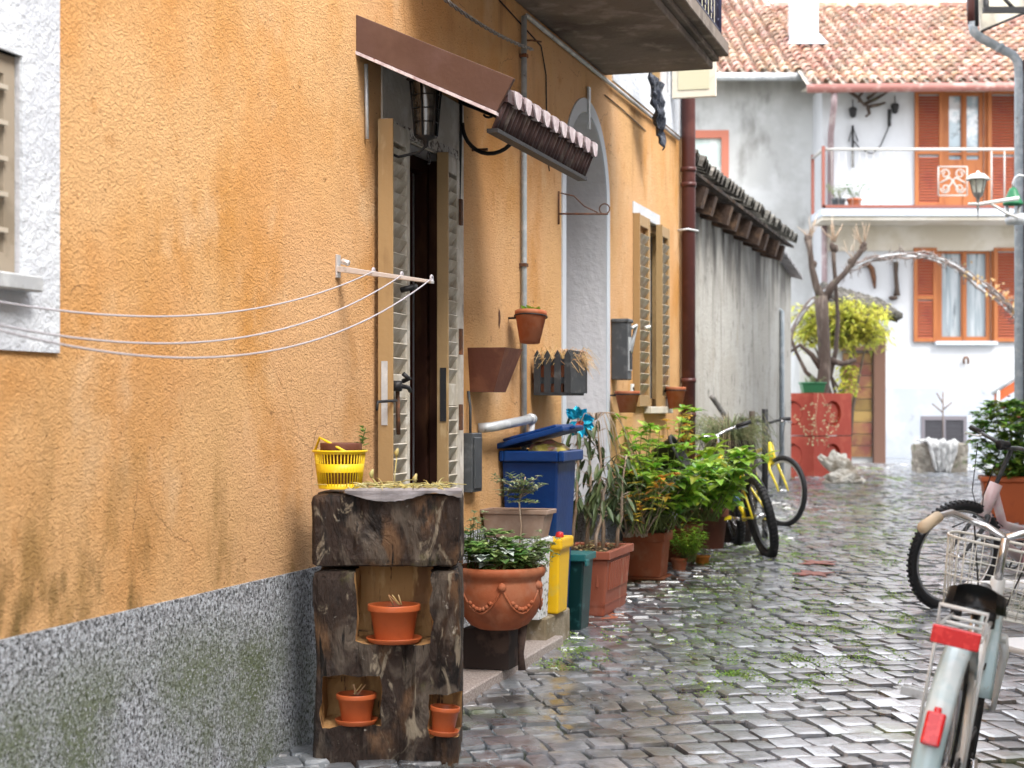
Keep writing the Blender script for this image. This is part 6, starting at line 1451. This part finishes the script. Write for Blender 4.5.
# pruned tree behind
TY = rc.y+1.0
def TP(px, py, dy=0): return P(px, py, TY+dy)
tr = thing('pruned_tree', 'bare pruned tree with knobbly stumps rising behind the red blocks', 'tree', (TP(823,470).x, TY, gz(TY)))
o = Vector(tr.location)
def limb(mb, pts, rr, n=9): mb.tube([TP(*p)-o for p in pts], rr, n)
mb = MB(); limb(mb, [(819,475),(820,440),(821,400),(825,365),(823,325),(821,296)], [.14,.12,.10,.092,.09,.105], 12); mb.build('trunk', M_bark, tr)
mb = MB()
limb(mb, [(822,300),(816,285),(812,268),(810,250),(808,240)], [.075,.055,.045,.04,.055])
limb(mb, [(824,300),(833,285),(845,273),(853,262),(860,252),(866,247)], [.07,.05,.042,.038,.045,.035])
limb(mb, [(829,378,.2),(836,350,.2),(838,320,.2),(836,290,.2),(834,265,.2),(833,245,.2)], [.045,.035,.032,.028,.032,.035])
limb(mb, [(822,370),(812,355),(800,345),(790,352)], [.05,.04,.03,.02]); limb(mb, [(830,360),(842,364),(856,360)], [.05,.04,.03]); limb(mb, [(820,385),(806,372),(796,352),(788,330)], [.04,.03,.025,.02])
for (x, y, n) in ((809,241,7),(833,246,7),(864,248,5),(853,262,3),(812,262,3)):
    for k in range(3): mb.lathe([(.001,-.06),(.030,-.04),(.042,.01),(.028,.05),(.001,.06)], 7, c=TP(x+rnd.uniform(-3,3), y+rnd.uniform(-3,3))-o)
mb.build('limb', M_bark, tr)
mb = MB()
for (x, y, n) in ((809,238,10),(833,242,12),(864,246,8),(853,262,6)):
    for k in range(n):
        a = rnd.uniform(-1.1, .9); L = rnd.uniform(8, 30); x1, y1 = x+math.sin(a)*L*.6, y-math.cos(a)*L
        limb(mb, [(x+rnd.uniform(-3,3),y),((x+x1)/2+rnd.uniform(-2,2),(y+y1)/2),(x1,y1)], [.009,.006,.003], 4)
mb.build('twigs', M_stem, tr)
# vine arch
va = thing('vine_arch', 'thin metal arch wrapped in bare vine spanning over the lane end', 'garden arch', (TP(795,470,.3).x, TY+.3, gz(TY)))
o = Vector(va.location)
AP = [(789,400),(788,370),(790,345),(797,322),(812,302),(832,285),(855,267),(880,257),(905,254),(930,256),(955,265),(980,282),(1003,300),(1016,312),(1024,322),(1030,345),(1032,400),(1033,480)]
def sm(ps, n=4):
    out = []
    for i in range(len(ps)-1):
        p0, p1, p2, p3 = ps[max(i-1,0)], ps[i], ps[i+1], ps[min(i+2,len(ps)-1)]
        for k in range(n):
            t = k/n; out.append(tuple(.5*((2*p1[c])+(-p0[c]+p2[c])*t+(2*p0[c]-5*p1[c]+4*p2[c]-p3[c])*t*t+(-p0[c]+3*p1[c]-3*p2[c]+p3[c])*t*t*t) for c in (0,1)))
    out.append(ps[-1]); return out
path = [TP(x,y,.3)-o for x, y in sm(AP, 4)]
mb = MB(); mb.tube(path, .012, 8); mb.tube([p+Vector((0,.30,0)) for p in path], .012, 8); mb.build('arch_frame', M_pipelight, va)
mb = MB()
for s in range(5):
    ph = rnd.uniform(0,6); a0, a1 = (0, len(path)) if s < 3 else (rnd.randint(0,20), rnd.randint(40,len(path)))
    mb.tube([p+Vector((.0, (.22 if s % 2 else .0)+.08*math.sin(i*.5+ph), .045*math.sin(i*.55+ph*1.7)+rnd.uniform(-.02,.02))) for i, p in enumerate(path)][a0:a1], rnd.uniform(.007,.017), 5)
for k in range(170):
    i = int(rnd.choice([rnd.uniform(10,60), rnd.uniform(36,60)])); i = min(i, len(path)-1); p = path[i]+Vector((0,rnd.uniform(-.1,.3),rnd.uniform(-.04,.04))); a = rnd.uniform(0,6.28); L = rnd.uniform(.10,.30)
    q = p+Vector((math.cos(a)*L*.6, rnd.uniform(-.1,.1), math.sin(a)*L*.6)); mb.tube([p,(p+q)/2+Vector((rnd.uniform(-.03,.03),0,rnd.uniform(-.03,.03))),q], [.008,.006,.003], 4)
mb.build('vine', M_vine, va)
mb = MB()
for k in range(60):
    i = int(rnd.uniform(42,58)); p = path[min(i,len(path)-1)]+Vector((rnd.uniform(-.1,.1),-.05,rnd.uniform(-.05,.25)*.7)); a = rnd.uniform(0,6.28); mb.leaf(p, (math.cos(a),-.3,math.sin(a)), (0,-1,0), .07, .035, .3, .3, segs=1)
mb.build('dead_leaves', M_straw, va)
# yellow-green shrub / small tree
sb = thing('yellow_tree', 'yellow green leafed small tree in front of the wooden shed door', 'tree', (hx(845,26.3), 26.3, gz(26.3)))
o = Vector(sb.location); mb = MB()
for k in range(6): mb.tube([(rnd.uniform(-.05,.05),0,0),(rnd.uniform(-.15,.15),0,.9),(rnd.uniform(-.6,.6),rnd.uniform(-.3,.3),1.9)], [.04,.03,.012], 6)
mb.build('trunk', M_bark, sb)
mb = MB()
tw = MB()
for k in range(270):
    bx_, by_ = rnd.uniform(812,866), rnd.uniform(315,346); dy = rnd.uniform(-.5,.5)
    an = rnd.uniform(-.25, 3.4); Lp_ = rnd.uniform(14, 34); ex, ey_ = bx_+math.cos(an)*Lp_*1.15, by_-math.sin(an)*Lp_*.75+rnd.uniform(0,8)
    ex = max(793, min(889, ex)); mx_, my_ = (bx_+ex)/2, (by_+ey_)/2-rnd.uniform(2,8)
    pts = [P(bx_,by_,26.3+dy)-o, P(mx_,my_,26.3+dy*1.1)-o, P(ex,ey_,26.3+dy*1.3)-o]
    tw.tube(pts, [.012,.008,.003], 4)
    for j in range(20):
        f = rnd.uniform(.1,1.0); p = pts[0].lerp(pts[1], f*2) if f < .5 else pts[1].lerp(pts[2], f*2-1)
        a = rnd.uniform(0,6.28); mb.leaf(p+Vector((rnd.uniform(-.05,.05),rnd.uniform(-.08,.08),rnd.uniform(-.05,.05))), (math.cos(a),math.sin(a)*.8,rnd.uniform(-.7,.5)), (0,0,1), rnd.uniform(.09,.18), .042, .25, .3, segs=1)
tw.build('branches', M_bark, sb)
for k in range(160):
    px, py = rnd.uniform(838,856), rnd.uniform(365,395); p = P(px,py,26.0)-o; a = rnd.uniform(0,6.28); mb.leaf(p, (math.cos(a),math.sin(a),-.2), (0,0,1), .12, .05, .25, .3, segs=1)
mb.build('crown', M_leafY, sb)
# shed
SY = 27.6; sh_ = thing('garden_shed', 'small wooden plank shed with a tiled lean roof beside the white house', 'shed', (hx(855,SY), SY, gz(SY)))
XS = lambda px: hx(px,SY)-sh_.location.x
ZS = lambda py: hz(py,SY)-sh_.location.z
mb = MB(); mb.box((XS(800),.05,-.1),(XS(876),1.7,ZS(318))); mb.build('wall', M_houseG, sh_)
mb = MB(); x0, x1 = XS(843), XS(872); n = 9; zz0, zz1 = .1, ZS(352)
for k in range(n):
    a = zz0+(zz1-zz0)*k/n; b = zz0+(zz1-zz0)*(k+1)/n-.012; mb.box((x0,-.0,a),(x1,.045,b))
M_pl = mat('shed_plank', (.17,.095,.04), .7, [((.22,.13,.05), 2.5, .45, .6), ((.13,.05,.035), 1.7, .52, .62)], [('noise', 20, .004)], island=.3)
dd = mb.build('door', M_pl, sh_)
mb = MB(); mb.box((XS(873),-.06,-.1),(XS(885),.04,ZS(330))); mb.box((XS(840),-.05,ZS(351)),(XS(873),.04,ZS(346))); mb.build('door_post', mat('brown_post', (.13,.07,.05), .6), sh_, bevel=.01)
mb = MB(); mb.add([(XS(838),-.35,ZS(306)),(XS(893),-.35,ZS(322)),(XS(893),1.7,ZS(322)+.4),(XS(838),1.7,ZS(306)+.4)], [(0,1,2,3)]); mb.build('roof', M_wood_dark, sh_, solid=.06)
mb = MB()
for k in range(7):
    for j in range(4):
        f = k/6; x = XS(838)+(XS(893)-XS(838))*f; z = ZS(306)+(ZS(322)-ZS(306))*f+.08+j*.09; mb.tube([(x,-.42+j*.42,z),(x,.03+j*.42,z+.09)], [.075,.06], 6)
mb.build('tiles', M_darktile, sh_)
# plants and stones at foot of shed
t = thing('boulder', 'mossy rounded boulder at the foot of the shed post', 'boulder', G(862, 462)+Vector((0,.2,0)))
def rock(t, rx, ry, rz_, m, seed, sub=4, amp=.3, up=.8):
    bm = bmesh.new(); bmesh.ops.create_icosphere(bm, subdivisions=sub, radius=1)
    for v in bm.verts:
        q = v.co*1.4+Vector((seed,0,0)); n_ = noise.noise(q)*amp+noise.noise(q*3)*amp*.35; v.co = Vector((v.co.x*rx, v.co.y*ry, v.co.z*rz_+rz_*up))*(1+n_)
    mb = MB(); mb.add([v.co for v in bm.verts], [[v.index for v in f.verts] for f in bm.faces], 0, False); bm.free(); return mb.build('rock', m, t)
rock(t, .23, .2, .30, M_stone, 3.1)
plant('cabbage_plant', 'pale green big leaved plant sitting on the mossy boulder', 'plant', Vector(t.location)+Vector((0,-.05,.42)), 12, .16, 1.0, .2, .13, M_leafP, per=4, whorls=2, base=.12)
t = thing('quartz_stone', 'rough white stone leaning against the red blocks, topmost of the pair', 'stone', G(836, 485)+Vector((.0,.12,.17))); rock(t, .21, .12, .12, M_stonew, 8.2, amp=.5); t.rotation_euler = (0,R(25),0)
t = thing('quartz_stone', 'rough white stone lying on the ground before the red blocks', 'stone', G(842, 485)+Vector((0,.0,-.02))); rock(t, .25, .16, .11, M_stonew, 5.7, amp=.45)
# stone trough with white cloth
sc = G(943, 474); t = thing('stone_trough', 'rough square stone block under the basement grille', 'stone trough', (sc.x, sc.y, gz(sc.y)))
bm = bmesh.new(); bmesh.ops.create_cube(bm, size=1); bmesh.ops.subdivide_edges(bm, edges=bm.edges[:], cuts=9, use_grid_fill=True)
for v in bm.verts:
    n_ = noise.noise(v.co*5)*.07+noise.noise(v.co*13)*.03; v.co = Vector((v.co.x*.72*(1+n_), v.co.y*.4*(1+n_)+.2, (v.co.z+.5)*.42*(1+n_)))
mb = MB(); mb.add([v.co for v in bm.verts], [[v.index for v in f.verts] for f in bm.faces]); bm.free(); mb.build('block', M_stone, t)
t2 = thing('white_cloth', 'crumpled white cloth draped over the stone trough', 'cloth', (sc.x-.02, sc.y-.02, gz(sc.y)))
mb = MB(); nx, nz = 18, 16; vs = []
for i in range(nx+1):
    for j in range(nz+1):
        fx_, fz = i/nx-.5, j/nz; w = .46*(1-.55*fz)
        x = fx_*w*(1.3-.3*fz)+.03*noise.noise(Vector((i*.5,j*.4,1))); 
        if fz < .3: y, z = .28-fz*1.05, .47+.03*math.sin(i*1.3)
        else: y, z = -.05+.0-.03*math.sin(i*1.5), .46-(fz-.3)*.62+.02*noise.noise(Vector((i,j,0)))
        vs.append((x, y+.045*noise.noise(Vector((i*.6,j*.5,4))), z+.05*noise.noise(Vector((i*.7,j*.6,7)))))
mb.add(vs, [(i*(nz+1)+j,(i+1)*(nz+1)+j,(i+1)*(nz+1)+j+1,i*(nz+1)+j+1) for i in range(nx) for j in range(nz)], 0, True); mb.build('cloth', M_drape, t2, solid=.012)
t = thing('dry_vine_cross', 'bare twiggy stake planted before the basement grille', 'dead plant', (hx(943,28.6), 28.6, gz(28.6)+.35)); mb = MB()
for pts in ([(0,0,0),(0,0,.8)],[(0,0,.45),(-.18,0,.60)],[(0,0,.5),(.15,0,.62)],[(0,0,.6),(-.1,.02,.78)]): mb.tube(pts, .014, 5)
mb.build('twigs', M_vine, t)
# ================================================================== RIGHT SIDE
def EP(u_, e, z): return WP(u_, D+e, z)      # e metres to the right of the lane's vanishing line
rh = thing('right_house', 'plain pale rendered house closing the right side of the lane', 'house', EP(0,1.55,0), RW)
mb = MB(); facade(mb, -3, 15.5, -.5, 5.6, [dict(a=3,b=4,c=1.3,d=2.6,depth=.2), dict(a=7.5,b=8.6,c=.2,d=2.4,depth=.25), dict(a=11,b=12,c=1.4,d=2.6,depth=.2)], 0)
for f in range(len(mb.v)): mb.v[f].y = -mb.v[f].y
mb.box((-3,.01,-.5),(15.5,.02,-.49)); mb.add([(15.5,0,-.5),(15.5,-5,-.5),(15.5,-5,5.6),(15.5,0,5.6)], [(0,1,2,3)])
mb.build('wall', M_houseG, rh)
mb = MB(); mb.box((-3.2,.35,5.6),(15.6,-5,5.75)); mb.build('roof', M_beige, rh)
rc_h = thing('corner_house', 'brownish house corner at the far right edge carrying the street lamps', 'house', EP(17.2,.34,0), RW)
mb = MB(); mb.box((0,0,-.4),(5.5,-4,7.0)); mb.build('wall', M_houseW, rc_h)
mb = MB(); mb.box((-.45,.48,7.0),(5.8,-4.2,7.14)); mb.build('roof', M_beige, rc_h)
# pipes: brown upper part, zinc elbow, long drop
PY = 17.0
t = thing('jogged_downpipe', 'grey and brown rain pipe with a slanting elbow at the right edge', 'pipe', (P(1018,408,PY).x, PY, gz(PY))); o = Vector(t.location)
q = lambda px, py: P(px, py, PY)-o
mb = MB(); mb.tube([q(971,-70),q(971,8),q(972,24)], .045, 10); mb.build('upper_pipe', M_pipebrown, t)
mb = MB(); mb.tube([q(972,22),q(974,32),q(981,38),q(1000,48),q(1013,55),q(1018,62),q(1019,76),q(1019,150),q(1019,300),q(1019,400),Vector((q(1019,400).x,0,.02))], .047, 10)
mb.tube([q(998,46),q(1001,49)], .055, 10); mb.build('lower_pipe', M_pipegrey, t)
mb = MB(); mb.tube([q(1025.5,60),q(1025.5,430)], .035, 8); mb.build('brown_pipe', M_pipebrown, t)
# cream canopy board with black iron bracket
t = thing('canopy_board', 'cream wooden canopy underside with black iron bracket at the top right corner', 'canopy', P(1000, 10, 16.4)); o = Vector(t.location)
q2 = lambda px, py, dy=0: P(px, py, 16.4+dy)-o
mb = MB(); A = [q2(976,-40), q2(981,31), q2(1040,6,.3), q2(1044,-45,.3)]; mb.add(A+[p+Vector((0,.04,0)) for p in A], [(0,1,2,3),(7,6,5,4),(0,4,5,1),(1,5,6,2),(2,6,7,3),(3,7,4,0)]); mb.build('board', M_cream, t)
mb = MB(); mb.tube([q2(976,-40,-.03), q2(977,26,-.03)], .02, 4); mb.tube([q2(981,31.5,-.02), q2(1040,6.5,.28)], .012, 4); mb.box(tuple(q2(984,12,-.12)), tuple(q2(1040,8,-.06))); mb.tube([q2(986,11,-.1),q2(986,-5,-.02)], .03, 5); mb.tube([q2(1013,8,-.1),q2(1000,-6,-.02)], .02, 5); mb.build('bracket', M_black, t)
# street lantern
LY2 = 16.2; t = thing('street_lantern', 'old white capped street lantern on a long white bracket', 'street lamp', P(978, 205, LY2)); o = Vector(t.location); q3 = lambda px, py: P(px, py, LY2)-o
s = LY2/F
mb = MB(); c0 = q3(978, 196); zz = lambda py: q3(978, py).z
mb.lathe([(.001,zz(170.5)),(.012*1,zz(171)),(.02,zz(173)),(13.5*s*.55,zz(174.5)),(12.5*s,zz(179)),(13*s*.95,zz(180)),(.05,zz(179))], 8); mb.build('cap', M_white_paint, t)
mb = MB(); mb.lathe([(8.3*s,zz(180)),(5.2*s,zz(193)),(5.0*s,zz(194))], 6); mb.build('glass', M_lampglass, t)
mb = MB()
for k in range(6): a = 2*math.pi*k/6; mb.tube([(8.4*s*math.cos(a),8.4*s*math.sin(a),zz(180)),(5.2*s*math.cos(a),5.2*s*math.sin(a),zz(193.5))], .006, 4)
mb.lathe([(5.5*s,zz(193)),(4.6*s,zz(196)),(2*s,zz(198)),(1.6*s,zz(205)),(.9*s,zz(212)),(.3*s,zz(219))], 8); mb.build('base', mat('grey_lamp_metal', (.22,.21,.20), .5), t)
mb = MB(); mb.tube([q3(968,204),q3(980,204),q3(1000,201),q3(1019,198)], [.012,.018,.018,.02], 6); mb.tube([q3(990,203),q3(1006,213),q3(1018,218)], .014, 6); mb.build('bracket_arm', M_white_paint, t)
# green bell lamp
t = thing('green_bell_lamp', 'green enamel bell shaped lamp hanging from a hook on the rain pipe', 'street lamp', P(1013, 205, 16.5)); o = Vector(t.location); q4 = lambda px, py: P(px, py, 16.5)-o; s = 16.5/F
mb = MB(); zz = lambda py: q4(1013, py).z
mb.lathe([(.001,zz(187)),(3*s,zz(188)),(5*s,zz(192)),(8*s,zz(200)),(10*s,zz(203)),(10*s,zz(205)),(9.4*s,zz(205)),(7*s,zz(200))], 20); mb.build('bell_shade', M_greenpaint, t)
mb = MB(); mb.tube([q4(1013,188),q4(1013,183),q4(1015,178),q4(1019,175),q4(1024,176)], .012, 6)
for dx in (-7,7): mb.tube([q4(1013+dx,205),q4(1013+dx*.8,211),q4(1013+dx*.85,217)], .02, 5)
mb.tube([q4(1006,222),q4(1014,219),q4(1026,219)], [.03,.06,.06], 8); mb.build('hook', M_pipelight, t)
# orange planter + flowering bush
g5 = G(1012, 527); t = thing('orange_planter', 'big orange square planter with a flowering bush at the right edge', 'planter', (g5.x+.05, g5.y+.25, gz(g5.y)), R(-12))
s = g5.y/F; hp = 50*s
mb = MB(); mb.frus((-.20,.25,-.2,.2),(-.25,.32,-.25,.25),0,hp-.05); mb.box((-.27,-.27,hp-.05),(.34,.27,hp)); mb.build('planter_body', M_terraS, t, bevel=.01)
for k in range(12): pass
M_leafG2 = mat('glossy_bush_leaf', (.10,.22,.04), .4, [((.24,.36,.06), 6, .42, .58), ((.40,.40,.10), 4, .6, .7)], island=.5, trans=.35)
bsh = thing('flowering_bush', 'dense green bush with small pink flowers in the orange planter', 'bush', (g5.x+.10, g5.y+.25, gz(g5.y)+hp-.03)); st = MB(); lf = MB(); fl = MB()
for k in range(420):
    a = rnd.uniform(0,6.28); q = rnd.random()**.5; zc = rnd.uniform(0,.72); rr = .42*math.sqrt(max(.1,1-((zc-.34)/.46)**2))*q
    p = Vector((math.cos(a)*rr, math.sin(a)*rr, zc))
    if k % 8 == 0: st.tube([(0,0,0), p*.6+Vector((0,0,-.03)), p], [.01,.006,.003], 4)
    leaves_at(lf, p, 5, .10, .062, .3, .3)
    if rnd.random() < .05: leaves_at(fl, p*1.12, 7, .035, .03, .6, .1)
st.build('stem', M_gstem, bsh); lf.build('leaves', M_leafG2, bsh); fl.build('flowers', mat('pink_petals', (.65,.20,.24), .5, island=.3), bsh)
# red steps railing
t = thing('stair_railing', 'red orange boarded stair parapet with a grey handrail beside the white house', 'railing', P(1005, 408, 27)); o = Vector(t.location); q5 = lambda px, py, dy=0: P(px, py, 27+dy)-o
A = [q5(995,394),q5(1045,362),q5(1045,372),q5(995,404)]
mb = MB(); mb.add(A+[p+Vector((0,.05,0)) for p in A], [(0,1,2,3),(7,6,5,4),(0,4,5,1),(1,5,6,2),(2,6,7,3),(3,7,4,0)]); mb.build('parapet', M_terraS, t)
mb = MB(); mb.tube([q5(992,394),q5(1045,356)], .03, 6); mb.tube([q5(998,390),q5(998,420)], .03, 6); mb.tube([q5(1020,375),q5(1020,420)], .03, 6); mb.build('handrail', M_pipelight, t)
# black plastic sheet hanging under the balcony
t = wthing('black_tarp', 'crumpled black plastic sheet hanging on the wall under the balcony end', 'tarp', wu(640,.1), .1, wz(645,118,.1)); mb = MB(); nx, nz = 12, 14; vs = []
hh = wz(640,72,.1)-t.location.z
for i in range(nx+1):
    for j in range(nz+1):
        f = j/nz; w = .50*(.45+.55*f); vs.append((w*i/nx+.25*(1-f), -.06+.05*noise.noise(Vector((i*.6,j*.3,2))), hh*f+.03*noise.noise(Vector((i,j*.5,9)))-.18*(i/nx)*(1-f)))
mb.add(vs, [(i*(nz+1)+j,(i+1)*(nz+1)+j,(i+1)*(nz+1)+j+1,i*(nz+1)+j+1) for i in range(nx) for j in range(nz)], 0, True); mb.build('sheet', M_tarp, t, solid=.01)
